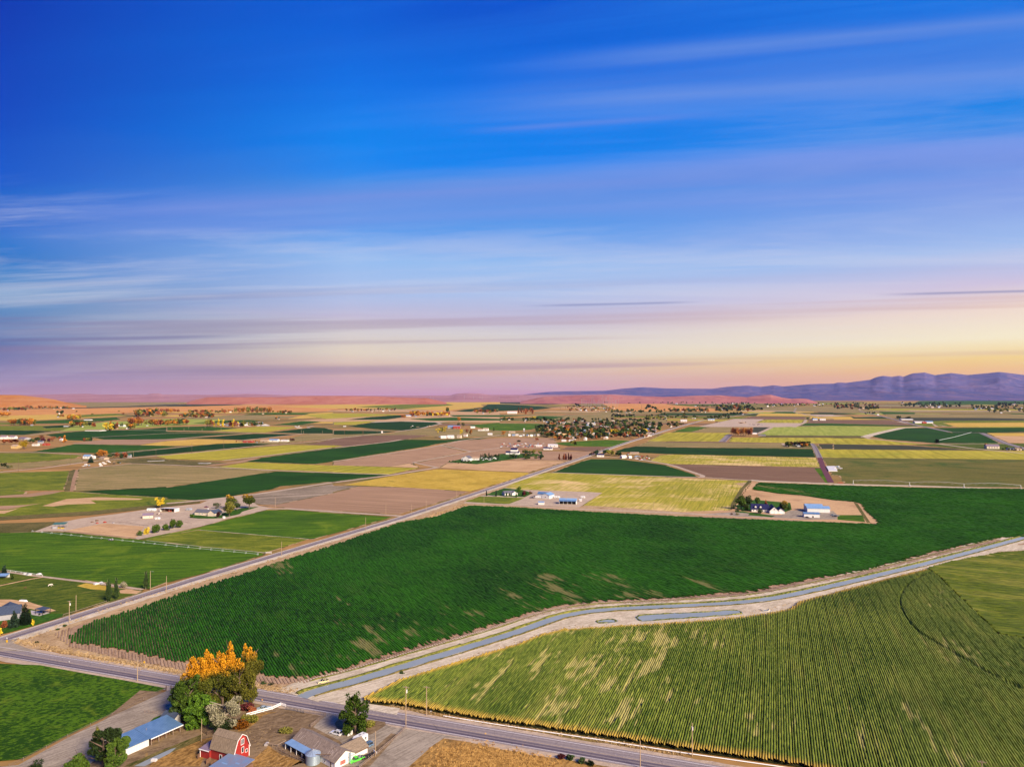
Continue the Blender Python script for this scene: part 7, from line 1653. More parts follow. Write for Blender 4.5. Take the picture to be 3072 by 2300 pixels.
weeds('verge_weeds', [(1170, 2118), (1330, 2146), (1471, 2170), (1800, 2220), (2044, 2262)], 700, .8, .2, .6, LMV, 'dry weeds between main road and corn')
weeds('yard_weeds', [(760, 2190), (800, 2240), (850, 2290), (700, 2300)], 900, 6.0, .2, .6, LMV, 'dry weeds scattered over the dirt yard')
weeds('grass_tufts', [(1340, 2260), (1440, 2262), (1560, 2288), (1640, 2305), (1450, 2300), (1340, 2290)], 4500, 3.2, .3, .9, leafmat('golden_tufts', (.17, .085, .025), (.50, .30, .10)), 'golden dry grass tufts beside the main road', 'grass')
weeds('road_weeds', [(1400, 1512), (1330, 1536), (1240, 1566)], 500, 2.0, .4, 1.2, LMV, 'scrub on the dirt bank between long road and green field')

def small(name, px, py, m, label, cat, kind='barrel', az=0):
    p = P(px, py); mb = MB()
    if kind == 'barrel': mb.tube((0, 0, 0), (0, 0, .95), .32, n=10)
    elif kind == 'pallet':
        for k in range(5): mb.box(-.6, .6, -.6 + k * .26, -.45 + k * .26, .1, .2)
        mb.box(-.6, -.45, -.6, .6, 0, .1); mb.box(.45, .6, -.6, .6, 0, .1)
    elif kind == 'panel': mb.box(-1.1, 1.1, -.08, .08, 0, 1.7)
    else: mb.box(-.9, .9, -.5, .5, 0, .8); mb.box(-.8, .8, -.4, .4, .8, .95)
    return tag(mb.make(name, m, None, (p.x, p.y, .08), rz(az)), label, cat)
small('barrel', 908, 2290, M_tyre, 'black barrel left of the grain bin', 'barrel'); small('barrel', 1000, 2281, R_blue, 'blue barrel along the ranch building wall', 'barrel'); small('barrel', 988, 2277, M_steel, 'steel barrel along the ranch building wall', 'barrel')
small('crate', 1040, 2285, W_brown, 'brown crate under the red shuttered window', 'crate', 'crate', 40); small('water_trough', 800, 2236, M_slab, 'pale plank trough at the broken rail fence', 'trough', 'crate', 95); small('notice_board', 1050, 2207, R_white, 'white notice board at the island edge', 'board', 'panel', 130)
small('pallet', 968, 2293, M_wood, 'first pallet in the weeds by the grain bin', 'pallet', 'pallet', 20); small('pallet', 980, 2299, M_wood, 'second pallet nearest the frame edge by the bin', 'pallet', 'pallet', 50); small('crate', 462, 2284, R_white, 'white beehive like box by the ditch', 'box', 'crate', 10)
for k, (x, y) in enumerate(((612, 2250), (606, 2262), (598, 2274), (625, 2290), (640, 2298))): small('hurdle', x, y, W_brown, ['topmost', 'second', 'third', 'fourth', 'lowest'][k] + ' old corral panel left of the barn', 'corral panel', 'panel', 70 + 12 * k)
# ---------------------------------------------------------------- middle distance, left
far(C1, 140, 242, 200, 50, 102, W_yellow, R_tan, 'yellow house beside the round yellow tree', deep=.7)
far(C1, 1095, 1205, 335, 52, 102, W_white, R_lblue, 'white house with pale blue roof before the dark conifer', deep=.6)
far(C1, 1200, 1255, 335, 40, 102, W_white, R_white, 'white annex joined to the blue roofed house', 'shed')
T(C1, 320, 205, 130, 150, 'round', 'yellow', 'large round yellow tree by the yellow house', None, 1200)
T(C1, 1370, 315, 118, 185, 'wide', 'orange', 'broad orange tree spreading over the lane farm', None, 1600)
T(C1, 1205, 390, 100, 85, 'conifer', 'conifer', 'dark conifer in front of the white and blue house', None, 900)
T(C1, 50, 465, 80, 85, 'round', 'dgreen', 'dark tree at the left edge beside the farm lane', None, 700)
T(C1, 110, 460, 55, 60, 'shrub', 'dgreen', 'dark bush right of the left edge tree', None, 300)
T(C1, 155, 455, 45, 50, 'shrub', 'olive', 'olive bush by the left farm lane', None, 300)
T(C1, 25, 505, 35, 60, 'shrub', 'olive', 'low scrub at the left edge of the lane verge', None, 200)
for (x, y, h, wd, kd, mk, lb) in ((75, 145, 75, 95, 'round', 'rust', 'left of two rust trees at the left edge'), (190, 145, 75, 100, 'round', 'rust', 'right of two rust trees at the left edge'), (430, 130, 70, 110, 'wide', 'dgreen', 'dark green tree behind the yellow tree'), (500, 120, 70, 70, 'round', 'dgreen', 'dark green tree right of the yellow tree'),
        (550, 95, 78, 110, 'round', 'rust', 'rust brown tree behind the farm roofs'), (580, 125, 70, 90, 'round', 'maroon', 'maroon tree before the rust brown tree'), (700, 105, 72, 130, 'wide', 'rust', 'wide rust red tree on the farm right side'), (650, 135, 75, 50, 'round', 'maroon', 'narrow maroon tree by the red trees'), (855, 120, 88, 50, 'poplar', 'orange', 'upright orange tree at the end of the red row'),
        (800, 90, 45, 60, 'round', 'rust', 'small rust tree near the white gable'), (1120, 98, 42, 60, 'round', 'rust', 'left bush of the lone clump on the dark field'), (1165, 98, 42, 60, 'round', 'olive', 'middle bush of the lone clump on the dark field'), (1205, 97, 40, 50, 'round', 'dgreen', 'right bush of the lone clump on the dark field'),
        (1290, 315, 55, 80, 'round', 'dgreen', 'dark tree under the broad orange tree'), (1480, 340, 80, 110, 'wide', 'dgreen', 'dark tree right of the broad orange tree'), (1550, 335, 90, 95, 'round', 'rust', 'rust topped tree beside the lane farm'), (1610, 330, 60, 70, 'round', 'dgreen', 'dark tree at the right of the lane farm'), (1665, 325, 80, 80, 'round', 'rust', 'reddish tree before the small dark roof'),
        (1570, 398, 35, 50, 'shrub', 'dgreen', 'small round bush by the junk yard'), (1700, 318, 45, 60, 'shrub', 'dgreen', 'dark bush at the pole by the lane')):
    T(C1, x, y, h, wd, kd, mk, lb, 'trees of the left farms', 500)
for (x0, x1, y, h, wm, rm, lb) in ((420, 500, 165, 35, W_white, R_tan, 'small white house right of the yellow tree'), (495, 560, 135, 40, W_grey, R_slate, 'grey gabled house between the red trees'), (560, 640, 160, 30, R_red, R_red, 'low red shed below the red trees'), (780, 845, 97, 30, W_white, R_white, 'white gabled house right of the wide rust tree'),
        (0, 80, 75, 45, W_white, R_purple, 'pale farm building at the far left edge'), (110, 200, 72, 40, W_white, R_purple, 'second pale farm building near the left edge'), (230, 370, 85, 35, W_grey, R_purple, 'long low pale shed behind the rust trees'), (1690, 1735, 320, 45, W_grey, R_green, 'small dark roofed hut at the lane junction'), (1300, 1420, 345, 30, W_tan, R_tan, 'tan shed under the broad orange tree')):
    far(C1, x0, x1, y, h, 100 + rng.uniform(-20, 20), wm, rm, lb, 'house' if 'house' in lb else 'shed', wn=1)
CW = {'white_roof_metal': 'white', 'grey_siding': 'grey', 'pale_blue_sheet_roof': 'pale blue', 'weathered_wood': 'brown', 'red_roof': 'red', 'tan_roof': 'tan', 'dark_interior': 'black', 'purple_grey_roof': 'mauve', 'galvanised_roof': 'silvery'}
def junk(ctx, x0, y0, x1, y1, n, label, group, smin=1.5, smax=5, cols=None, hmax=2.4, poly=None):
    cols = cols or [R_white, W_grey, R_white, R_lblue, W_brown, R_red, R_tan, M_dark]
    for k in range(int(n * .74)):
        q = ctx((rng.uniform(x0, x1), rng.uniform(y0, y1)))[0]; p = P(*q); L_ = rng.uniform(smin, smax); W_ = min(L_, rng.uniform(1.4, 2.4)); h = rng.uniform(.9, hmax)
        m = cols[rng.randrange(len(cols))]
        mb = MB(); mb.prism([(-L_ / 2, .25), (-L_ / 2, h * .7), (-L_ * .28, h * .75), (-L_ * .2, h), (L_ * .2, h), (L_ * .3, h * .7), (L_ / 2, h * .62), (L_ / 2, .25)], 'x', -W_ / 2, W_ / 2)
        o = mb.make('parked_vehicle', m, None, (p.x, p.y, .05), rz(rng.choice([GRID, GRID + 90, GRID + 20, GRID + 70]) + rng.uniform(-8, 8)))
        sz = 'short ' if L_ < smin + (smax - smin) * .33 else 'long ' if L_ > smin + (smax - smin) * .66 else ''
        tag(o, sz + CW[m.name] + ' ' + label.replace('pale ', '').replace('dark ', '').replace('white ', '', 1).replace('red ', '', 1), 'vehicle', group)
junk(C1, 1110, 410, 1340, 440, 9, 'old pale vehicle parked in the yard below the dark conifer', 'vehicles below the dark conifer', 3, 9, [R_white, W_grey, R_white, M_galvr], 3)
junk(C1, 1350, 370, 1600, 410, 16, 'small pale vehicle in the yard of the lane farm', 'vehicles of the lane farm', 2, 6)
junk(B1, 270, 820, 440, 850, 7, 'white item stored along the lawn fence', 'items along the lawn fence', 1.5, 3.5, [R_white, R_white, W_grey], 1.3)
junk(B1, 1060, 905, 1160, 935, 5, 'white item stacked by the pasture lane', 'items by the pasture lane', 1.5, 4, [R_white, W_grey], 1.3)
junk(B1, 940, 230, 1500, 262, 8, 'old implement along the corral fence', 'implements along the corral', 1.5, 4, [W_brown, M_dark, R_red, W_grey], 1.6)
# pale mats on the striped plot
for k in range(8):
    a_ = C1((1985 + k * 24, 368 - k * 1.0))[0]; p = P(*a_); tag(MB().box(-2.6, 2.6, -3.5, 3.5, 0, .35).make('white_tarp', R_white, None, (p.x, p.y, .05), rz(GRID + 15)), 'white tarp strip on the dark striped plot, left group', 'tarp', 'left tarps on the striped plot')
for k in range(5):
    a_ = C2((455 + k * 24, 396))[0]; p = P(*a_); tag(MB().box(-2.6, 2.6, -4.5, 4.5, 0, .35).make('white_tarp', R_white, None, (p.x, p.y, .05), rz(GRID + 15)), 'white tarp strip on the dark striped plot, right group', 'tarp', 'right tarps on the striped plot')
# farm on the dark field, centre left
for (x0, x1, y, h, wm, rm, lb) in ((1350, 1480, 110, 35, W_white, R_lblue, 'white and blue barn of the farm on the gold field edge'), (1240, 1350, 112, 30, W_tan, R_tan, 'tan shed left of the white and blue barn'), (1010, 1140, 122, 22, R_red, R_red, 'low red brown shed on the gold field edge'), (1510, 1610, 108, 22, W_white, R_white, 'white shed right of the blue roof')):
    far(C2, x0, x1, y, h, 100, wm, rm, lb, 'shed', wn=1)
cluster(C2, 1600, 96, 1690, 106, 4, [('round', 'maroon')], 6, 9, 'at the right end of the gold field farm', 'maroon trees of the gold field farm', 120)
cluster(C2, 920, 100, 1400, 115, 8, [('shrub', 'rust'), ('shrub', 'maroon')], 3, 6, 'among the sheds of the gold field farm', 'bushes of the gold field farm', 80)
junk(C2, 950, 100, 1350, 122, 14, 'vehicle or crate in the gold field farmyard', 'things in the gold field farmyard', 2, 7)
# long farm right of centre-left: D3 cluster
far(D3, 1520, 1680, 820, 38, 98, W_grey, R_lblue, 'blue and red barn behind the golden trees', 'barn')
far(D3, 1590, 1680, 822, 34, 98, R_red, R_red, 'red end section of the blue barn', 'barn')
for (x0, x1, y, h, lb) in ((1420, 1500, 950, 34, 'white house at the left of the golden tree farm'), (1510, 1600, 950, 40, 'long white roofed shed of the golden tree farm'), (1640, 1700, 945, 40, 'cream house of the golden tree farm'), (1730, 1780, 925, 36, 'small white gabled house of the golden tree farm'), (1820, 1880, 815, 24, 'white trailer house on the bright green edge'),
        (1920, 1990, 850, 24, 'dark roofed house by the round conifer'), (1990, 2060, 850, 38, 'white gabled house by the round conifer'), (2050, 2110, 905, 24, 'low white shed on the tan ground')):
    far(D3, x0, x1, y, h, 100 + rng.uniform(-25, 25), W_white if 'cream' not in lb else W_cream, R_white if 'white' in lb and 'gabled' not in lb else R_tan, lb, 'house', wn=1)
for (x, y, h, wd, kd, mk, lb) in ((1385, 890, 80, 70, 'vase', 'yellow', 'leftmost golden tree of the farm'), (1435, 880, 75, 60, 'round', 'olive', 'olive tree between golden trees'), (1480, 875, 85, 80, 'vase', 'yellow', 'large golden tree beside the blue barn'), (1665, 735, 75, 75, 'round', 'orange', 'tall orange tree above the farm'), (1660, 800, 62, 75, 'round', 'dgreen', 'dark tree below the tall orange tree'),
        (1720, 805, 65, 75, 'round', 'dgreen', 'dark tree behind the red barn end'), (1695, 905, 78, 80, 'vase', 'yellow', 'golden tree above the cream house'), (1775, 890, 80, 80, 'round', 'rust', 'rust tree right of the golden one'), (1820, 905, 70, 45, 'vase', 'orange', 'orange tree at the farm right end'), (2130, 850, 45, 25, 'poplar', 'dgreen', 'small dark cypress by the white gabled house'), (1395, 798, 20, 40, 'shrub', 'dgreen', 'round bush left of the blue barn')):
    T(D3, x, y, h, wd, kd, mk, lb, 'trees of the golden tree farm', 400)
junk(D3, 1360, 925, 1620, 955, 22, 'pale vehicle in the golden tree farmyard', 'vehicles in the golden tree farmyard', 3, 9)
junk(D3, 1000, 785, 1280, 803, 14, 'small thing in the dark round field farmyard', 'things in the round field farmyard', 4, 12)
# white gable house, hip house and garden
g1 = P(1402, 1383); gh = bldg('house', (g1.x, g1.y + 8), 20, 14, 13, 5.0, 4.5, W_white, R_grey, 'white house with broad gable on a tree dotted lawn', 'house', None, [('S', -2, 1, 1.5, 1.5), ('S', 2.5, 1, 1.5, 1.5)])
gable_part(gh, -8, 4, 12, 8, 4, 3, W_white, R_grey)
far(C3, 1845, 1940, 355, 40, 100, W_white, R_tan, 'low white shed right of the broad gabled house', 'shed')
hh_ = far(C4, 80, 262, 280, 42, 100, W_white, R_navy, 'wide white house with navy roof and upper storey', deep=.5)
q = tag(empty('upper_storey', (0, 3, 5.5))); q.parent = hh_; gable_part(q, 0, 0, 14, 10, 4.5, 3, W_white, R_navy)
cluster(C3, 1530, 370, 1960, 400, 18, [('shrub', 'dgreen')], 3, 5, 'around the broad gabled house', 'bushes round the broad gabled house', 60)
cluster(C3, 1940, 290, 2212, 365, 26, [('shrub', 'dgreen'), ('conifer', 'conifer')], 4, 8, 'in the garden between the two white houses', 'trees between the two white houses', 90)
cluster(C4, 60, 310, 620, 345, 26, [('conifer', 'conifer'), ('round', 'dgreen'), ('shrub', 'green')], 5, 9, 'on the lawn below the navy roofed wide house', 'trees below the wide house', 110)
cluster(C4, 280, 265, 550, 292, 12, [('round', 'dgreen'), ('round', 'olive')], 5, 9, 'right of the wide white house', 'trees right of the wide house', 110)
T(C4, 330, 315, 45, 60, 'round', 'yellow', 'bright yellow tree on the lawn of the wide white house', None, 300)
cluster(C4, 780, 345, 960, 355, 8, [('poplar', 'rust'), ('poplar', 'maroon')], 8, 12, 'on the bare ground by the long road', 'narrow rusty trees by the long road', 120)
junk(C3, 1970, 320, 2212, 360, 22, 'pale stack in the garden yard', 'stacks in the garden yard', 3, 8, [R_white, W_grey, R_white])
# house cluster right of the road (C4 1180-2050)
far(C4, 1290, 1385, 312, 42, 100, W_white, R_navy, 'white house with dark roof where the track leaves the long road')
far(C4, 1600, 1680, 328, 38, 60, W_white, R_white, 'white gabled house on the curved track')
far(C4, 1700, 1750, 330, 32, 60, W_white, R_white, 'smaller white gabled house on the curved track')
far(C4, 1735, 1850, 275, 26, 100, W_tan, R_tan, 'long tan roofed building behind the parked vehicles', 'shed')
cluster(C4, 1190, 280, 1290, 305, 7, [('round', 'dgreen'), ('round', 'conifer'), ('shrub', 'maroon')], 6, 10, 'left of the dark roofed house', 'trees left of the dark roofed house', 120)
cluster(C4, 1370, 270, 1400, 290, 2, [('round', 'conifer')], 9, 12, 'right of the dark roofed house', 'dark trees right of the dark roofed house', 160)
cluster(C4, 1420, 285, 1500, 300, 5, [('round', 'olive'), ('round', 'green')], 9, 12, 'on the curved track', 'light trees on the curved track', 200)
cluster(C4, 1530, 290, 1600, 305, 5, [('round', 'dgreen')], 7, 10, 'left of the white gabled houses', 'dark trees by the white gabled houses', 160)
junk(C4, 1780, 300, 1990, 358, 44, 'vehicle in the crowded yard at the end of the curved track', 'vehicles at the end of the curved track', 3, 8)
junk(C4, 1620, 265, 1760, 285, 8, 'vehicle behind the white gabled houses', 'vehicles behind the gabled houses', 3, 8)
# salvage yard
junk(C4, 0, 130, 640, 185, 120, 'wrecked vehicle in the salvage yard before the village', 'wrecks in the salvage yard', 4, 6, [R_white, R_red, W_grey, R_lblue, M_dark, W_brown, R_white, R_purple], 2.2)
far(C4, 640, 768, 182, 38, 100, W_white, R_white, 'long white warehouse beside the salvage yard', 'warehouse')
far(C4, 580, 700, 218, 34, 100, W_white, R_navy, 'white shed with dark blue roof below the long warehouse', 'shed')
far(C4, 480, 560, 178, 26, 100, W_white, R_white, 'small white shed inside the salvage yard', 'shed')
cluster(C4, 900, 160, 1000, 166, 4, [('round', 'olive')], 9, 13, 'on the edge of the bright green field', 'olive trees on the bright green field edge', 300)
T(C4, 250, 125, 38, 60, 'round', 'dgreen', 'lone round dark tree above the salvage yard', None, 300); T(C4, 490, 100, 45, 60, 'round', 'rust', 'lone brown tree above the salvage yard', None, 300)
# farm strip in front of village left
for k in range(9): far(D4, 110 + k * 48, 110 + k * 48 + rng.uniform(26, 44), 922 + rng.uniform(-4, 4), 26, 100 + rng.uniform(-30, 30), [W_white, W_grey, W_cream][k % 3], [R_white, R_lblue, R_white, R_grey][k % 4], 'pale shed in the row before the village', 'shed', 'pale sheds before the village', wn=0)
far(D4, 120, 200, 880, 26, 100, W_tan, R_tan, 'tan shed behind the row of pale sheds', 'shed'); far(D4, 310, 330, 862, 44, 100, W_grey, R_white, 'narrow white silo building behind the pale sheds', 'shed', wn=0)
T(D4, 50, 918, 75, 95, 'vase', 'orange', 'orange brown tree at the left end of the pale sheds', None, 400)
# ---------------------------------------------------------------- the village
fronts = [(735, 970, 50, 60, 'orange'), (800, 975, 65, 70, 'rust'), (860, 960, 55, 60, 'orange'), (920, 950, 75, 80, 'orange'), (900, 985, 60, 60, 'rust'), (1040, 975, 75, 75, 'orange'), (1075, 960, 80, 70, 'rust'), (980, 870, 60, 70, 'rust'), (905, 880, 65, 80, 'orange'), (1210, 905, 95, 80, 'orange'), (1260, 880, 80, 90, 'rust'), (1330, 880, 70, 70, 'orange'),
          (1530, 900, 85, 120, 'yellow'), (1490, 895, 70, 70, 'yellow'), (1580, 900, 60, 70, 'yellow'), (1700, 850, 60, 80, 'rust'), (1790, 860, 62, 70, 'olive'), (1930, 870, 50, 90, 'yellow'), (1825, 960, 80, 60, 'rust'), (1875, 950, 60, 50, 'rust'), (1385, 950, 55, 80, 'olive'), (1725, 925, 45, 70, 'yellow'), (690, 795, 50, 80, 'orange'), (450, 705, 50, 70, 'yellow'),
          (500, 870, 45, 60, 'yellow'), (830, 745, 48, 70, 'rust'), (730, 870, 50, 60, 'orange'), (1130, 730, 30, 40, 'olive'), (1940, 950, 45, 40, 'rust'), (2000, 880, 35, 70, 'orange'), (1280, 985, 80, 30, 'rust'), (640, 925, 55, 100, 'dgreen'), (560, 920, 55, 70, 'dgreen'), (600, 890, 50, 80, 'dgreen')]
for k, (x, y, h, wd, mk) in enumerate(fronts):
    T(D4, x, y, h, wd, 'round', mk, '%s autumn tree standing out on the village edge' % {'orange': 'orange', 'rust': 'rust red', 'yellow': 'golden', 'olive': 'olive', 'dgreen': 'dark green'}[mk] if mk != 'dgreen' else 'large dark tree at the left of the village', 'standout trees of the village', 260)
def inpoly(x, y, pg):
    c = False; n = len(pg)
    for i in range(n):
        (x1, y1), (x2, y2) = pg[i], pg[(i + 1) % n]
        if (y1 > y) != (y2 > y) and x < (x2 - x1) * (y - y1) / (y2 - y1) + x1: c = not c
    return c
VIL = [(620, 740), (900, 705), (1500, 710), (1900, 715), (2212, 800), (2100, 860), (1950, 950), (1700, 955), (1300, 960), (1150, 975), (700, 975), (600, 930), (450, 900), (480, 830), (640, 800)]
cnt = 0
while cnt < 420:
    x, y = rng.uniform(440, 2212), rng.uniform(700, 980)
    if not inpoly(x, y, VIL): continue
    cnt += 1; q = D4((x, y))[0]; p = P(*q); k = rng.random()
    mk = 'dgreen' if k < .60 else 'conifer' if k < .72 else 'green' if k < .84 else 'olive' if k < .93 else 'rust'
    h = rng.uniform(9, 17); reg = 'left' if x < 1000 else 'middle' if x < 1500 else 'right'; row = 'front' if y > 880 else 'back'
    tree(p, h, h * rng.uniform(.42, .62), 'round', mk, '%s tree among the %s %s village roofs' % ({'dgreen': 'dark green', 'conifer': 'blackish', 'green': 'green', 'olive': 'olive', 'rust': 'rusty'}[mk], row, reg), 'village trees', 90, leaf=.12)
cnt = 0
while cnt < 85:
    x, y = rng.uniform(440, 2212), rng.uniform(700, 975)
    if not inpoly(x, y, VIL): continue
    cnt += 1; p = P(*D4((x, y))[0]); rk = rng.randrange(6); wk = rng.randrange(3); reg = 'left' if x < 1000 else 'middle' if x < 1500 else 'right'
    rm = [R_white, R_lblue, R_grey, R_white, R_tan, R_purple][rk]; wm = [W_white, W_cream, W_grey][wk]
    bldg('house', p, rng.choice([GRID, GRID + 90]) + rng.uniform(-4, 4), rng.uniform(10, 18), rng.uniform(7, 10), rng.uniform(3, 4.2), rng.uniform(1.8, 3), wm, rm,
         '%s roofed %s house in the %s of the village' % (['white', 'pale blue', 'grey', 'white', 'tan', 'mauve grey'][rk], ['white', 'cream', 'grey'][wk], reg), 'house', 'village houses', [('E', -3, 1, 1.5, 1.4), ('E', 3, 1, 1.5, 1.4)])
far(D4, 780, 885, 935, 50, 100, W_tan, plain('gold_roof', (.58, .38, .16), .7), 'large gold roofed hall among orange trees', 'barn')
far(D4, 820, 880, 992, 24, 100, W_white, R_white, 'long white trailer at the village front', 'shed', wn=0); far(D4, 915, 975, 990, 20, 100, W_white, R_white, 'low white shed at the village front', 'shed', wn=0)
far(D4, 1110, 1160, 975, 38, 30, W_white, R_white, 'white gabled house before the rust trees'); far(D4, 970, 1012, 965, 40, 30, W_white, R_slate, 'blue grey gabled house before the orange trees'); far(D4, 760, 810, 765, 45, 40, W_white, R_slate, 'slate roofed chapel like house at the village back')
# ---------------------------------------------------------------- belts of trees and farms far away
DG = [('round', 'dgreen'), ('round', 'dgreen'), ('round', 'conifer'), ('round', 'olive')]
AU = [('round', 'rust'), ('round', 'orange'), ('round', 'olive'), ('round', 'dgreen')]
def belt(ctx, x0, y0, x1, y1, n, kinds, h0, h1, label, group, houses=0, nc=60):
    cluster(ctx, x0, y0, x1, y1, n, kinds, h0, h1, label, group, nc)
    for k in range(max(1, int(houses * .62)) if houses else 0):
        x = rng.uniform(x0, x1); w_ = rng.uniform(14, 34); rk = rng.randrange(4)
        far(ctx, x, x + w_, rng.uniform(y0, y1) + 3, rng.uniform(10, 18), rng.uniform(70, 130), [W_white, W_cream, W_tan, W_grey][rk], [R_white, R_lblue, R_tan, R_purple][(rk + k) % 4], '%s house %s' % (['white', 'cream', 'tan', 'grey'][rk], label), 'house', group + ', houses', wn=0)
belt(D5, 0, 760, 160, 815, 12, DG, 9, 14, 'right of the village along the road', 'trees right of the village', 2)
belt(D5, 160, 770, 230, 780, 3, DG, 8, 11, 'by the road beyond the village', 'trees beyond the village')
far(D5, 190, 275, 730, 28, 100, W_white, R_white, 'white roofed barn right of the village', 'barn'); far(D5, 555, 640, 715, 24, 100, W_white, R_lblue, 'pale blue roofed barn beside dark poplars', 'barn')
cluster(D5, 530, 675, 850, 695, 13, [('poplar', 'dgreen'), ('round', 'dgreen')], 14, 24, 'in the row by the pale blue barn', 'dark trees by the pale blue barn', 150)
T(D5, 510, 705, 30, 60, 'round', 'dgreen', 'round dark tree left of the pale blue barn', None, 200)
for k in range(20): mk_ = rng.choice(['rust', 'rust', 'orange', 'maroon', 'rust']); T(D5, 862 + k * 14 + rng.uniform(-6, 6), 915 + rng.uniform(-10, 12), rng.uniform(85, 120), rng.uniform(50, 75), 'round', mk_, {'rust': 'rust red', 'orange': 'orange', 'maroon': 'dark maroon'}[mk_] + ' tree in the %s of the dense grove at the side road end' % ('left third' if k < 7 else 'middle' if k < 14 else 'right third'), 'rust red grove', 260)
far(D5, 1140, 1200, 895, 20, 100, W_white, R_white, 'white shed beside the rust red grove', 'shed', wn=0); far(D5, 1225, 1320, 915, 18, 100, W_grey, R_slate, 'low grey shed on the slab right of the grove', 'shed', wn=0)
junk(D5, 940, 735, 1060, 752, 14, 'dark straw stack on the pale grey field', 'stacks on the grey field', 6, 16, [W_brown, M_dark, R_tan], 5); junk(D5, 1090, 765, 1330, 775, 18, 'machine in the row on the pale grey field', 'machines on the grey field', 5, 12, [W_brown, M_dark, W_grey], 3); junk(D5, 640, 735, 740, 748, 8, 'machine at the roadside of the grey field', 'machines at the grey field roadside', 5, 10, [M_dark, W_grey], 3)
T(D5, 1872, 705, 32, 36, 'round', 'dgreen', 'dark round tree left of the two white barns', None, 200)
far(D5, 1945, 2005, 712, 26, 100, W_white, R_lblue, 'left of two white barns on the far lane', 'barn'); far(D5, 2040, 2115, 712, 22, 100, W_white, R_white, 'right of two white barns on the far lane', 'barn'); belt(D5, 1910, 700, 2010, 706, 5, DG, 8, 11, 'behind the white barns', 'trees behind the white barns')
# small farm (C5 1600-1920)
belt(D5, 1590, 1040, 1900, 1065, 22, DG + [('round', 'maroon')], 7, 12, 'of the island farm between striped fields', 'trees of the island farm', 0, 120); far(D5, 1690, 1750, 1045, 32, 100, W_grey, R_grey, 'grey roofed house hidden in the island farm'); far(D5, 1740, 1800, 1060, 24, 100, W_white, R_slate, 'white shed of the island farm', 'shed')
for (x, y, h, wd, mk) in ((1800, 1070, 55, 50, 'orange'), (1850, 1072, 60, 60, 'orange'), (1885, 1030, 45, 75, 'green'), (1770, 1050, 50, 60, 'maroon')): T(D5, x, y, h, wd, 'round', mk, '%s tree at the right end of the island farm' % mk.replace('maroon', 'dark maroon'), 'standout trees of the island farm', 250)
# right edge houses
far(C6, 1790, 1930, 178, 48, 98, W_cream, R_purple, 'long cream house with mauve roof at the right', s=3.867, deep=.45, wn=4)
far(C6, 2030, 2110, 196, 28, 98, W_white, R_slate, 'low white house with slate roof near the right edge', s=3.867, deep=.5); far(C6, 2120, 2185, 198, 26, 98, W_cream, R_tan, 'small cream house at the right edge', s=3.867, deep=.5)
T(C6, 1195, 122, 58, 62, 'round', 'conifer', 'black round tree below the dark pivot field', None, 400, s=3.867); belt(C6, 1960, 180, 2200, 215, 10, DG, 4, 7, 'round the right edge houses', 'bushes round the right edge houses'); T(C6, 1775, 160, 45, 45, 'round', 'orange', 'orange tree at the left end of the long cream house', None, 200, s=3.867)
wq = [P(*p) for p in C5((2118, 442), (2205, 440)) + C6((18, 385), (48, 440)) + C5((2150, 503))]; o = wq[0]; n_ = len(wq)
tag(mesh_obj('covered_pad', [(p.x - o.x, p.y - o.y, 0) for p in wq] + [(p.x - o.x, p.y - o.y, 1.3) for p in wq], [tuple(range(n_, 2 * n_))] + [(i, (i + 1) % n_, n_ + (i + 1) % n_, n_ + i) for i in range(n_)], R_white, None, (o.x, o.y, .05)), 'flat bright white covered pad beside the maroon strip', 'covered pad')
junk(C6, 0, 385, 110, 440, 12, 'pale vehicle beside the big white warehouse', 'vehicles beside the white warehouse', 4, 9, [R_white, W_grey, M_galvr])
junk(C6, 70, 565, 130, 580, 2, 'red tank on the sand by the pivot end', 'red tanks', 6, 9, [R_red], 3)
far(D6, 800, 930, 618, 14, 98, W_white, R_white, 'long white shed behind round dark trees', 'shed', s=3.867, wn=0); belt(D6, 735, 600, 770, 610, 2, [('round', 'dgreen')], 16, 18, 'at the far crossroads', 'tall trees at the far crossroads', 0, 120); belt(D6, 840, 600, 915, 610, 4, DG, 12, 15, 'above the long white shed', 'trees above the long white shed', 0, 120)
far(D6, 955, 1060, 655, 22, 98, W_white, R_white, 'white barn joined to a red shed at the far crossroads', 'barn', s=3.867, wn=0); far(D6, 1040, 1085, 657, 20, 98, R_red, R_red, 'red shed between the two white barns', 'shed', s=3.867, wn=0); far(D6, 1080, 1160, 655, 24, 98, W_white, R_lblue, 'white barn with blue roof at the far crossroads', 'barn', s=3.867, wn=0)
# left belts
belt(D1, 900, 705, 1050, 712, 12, [('round', 'orange'), ('round', 'yellow'), ('round', 'olive')], 22, 30, 'in the golden clump left of centre', 'golden clump', 0, 100); far(D1, 1110, 1200, 712, 14, 98, W_white, R_white, 'white barn right of the golden clump', 'barn', wn=0)
belt(D1, 140, 775, 220, 778, 5, [('round', 'orange')], 22, 28, 'at the left of the far red row', 'orange trees of the far red row'); belt(D1, 240, 775, 460, 780, 14, AU, 22, 32, 'in the far red row', 'far red row', 2)
belt(D1, 950, 795, 1240, 802, 15, AU, 14, 24, 'behind the far crossroads farm', 'trees behind the crossroads farm', 3); belt(D1, 1380, 840, 1490, 848, 8, [('poplar', 'orange'), ('vase', 'yellow'), ('poplar', 'orange')], 26, 36, 'in the tall orange group', 'tall orange group', 0, 130)
belt(D1, 1490, 815, 1620, 830, 9, [('conifer', 'conifer'), ('poplar', 'rust'), ('round', 'dgreen')], 16, 26, 'right of the tall orange group', 'dark trees by the orange group', 2, 100); belt(D1, 1640, 820, 1810, 828, 8, [('round', 'orange'), ('round', 'olive')], 18, 24, 'along the far lane', 'orange bushes on the far lane', 1)
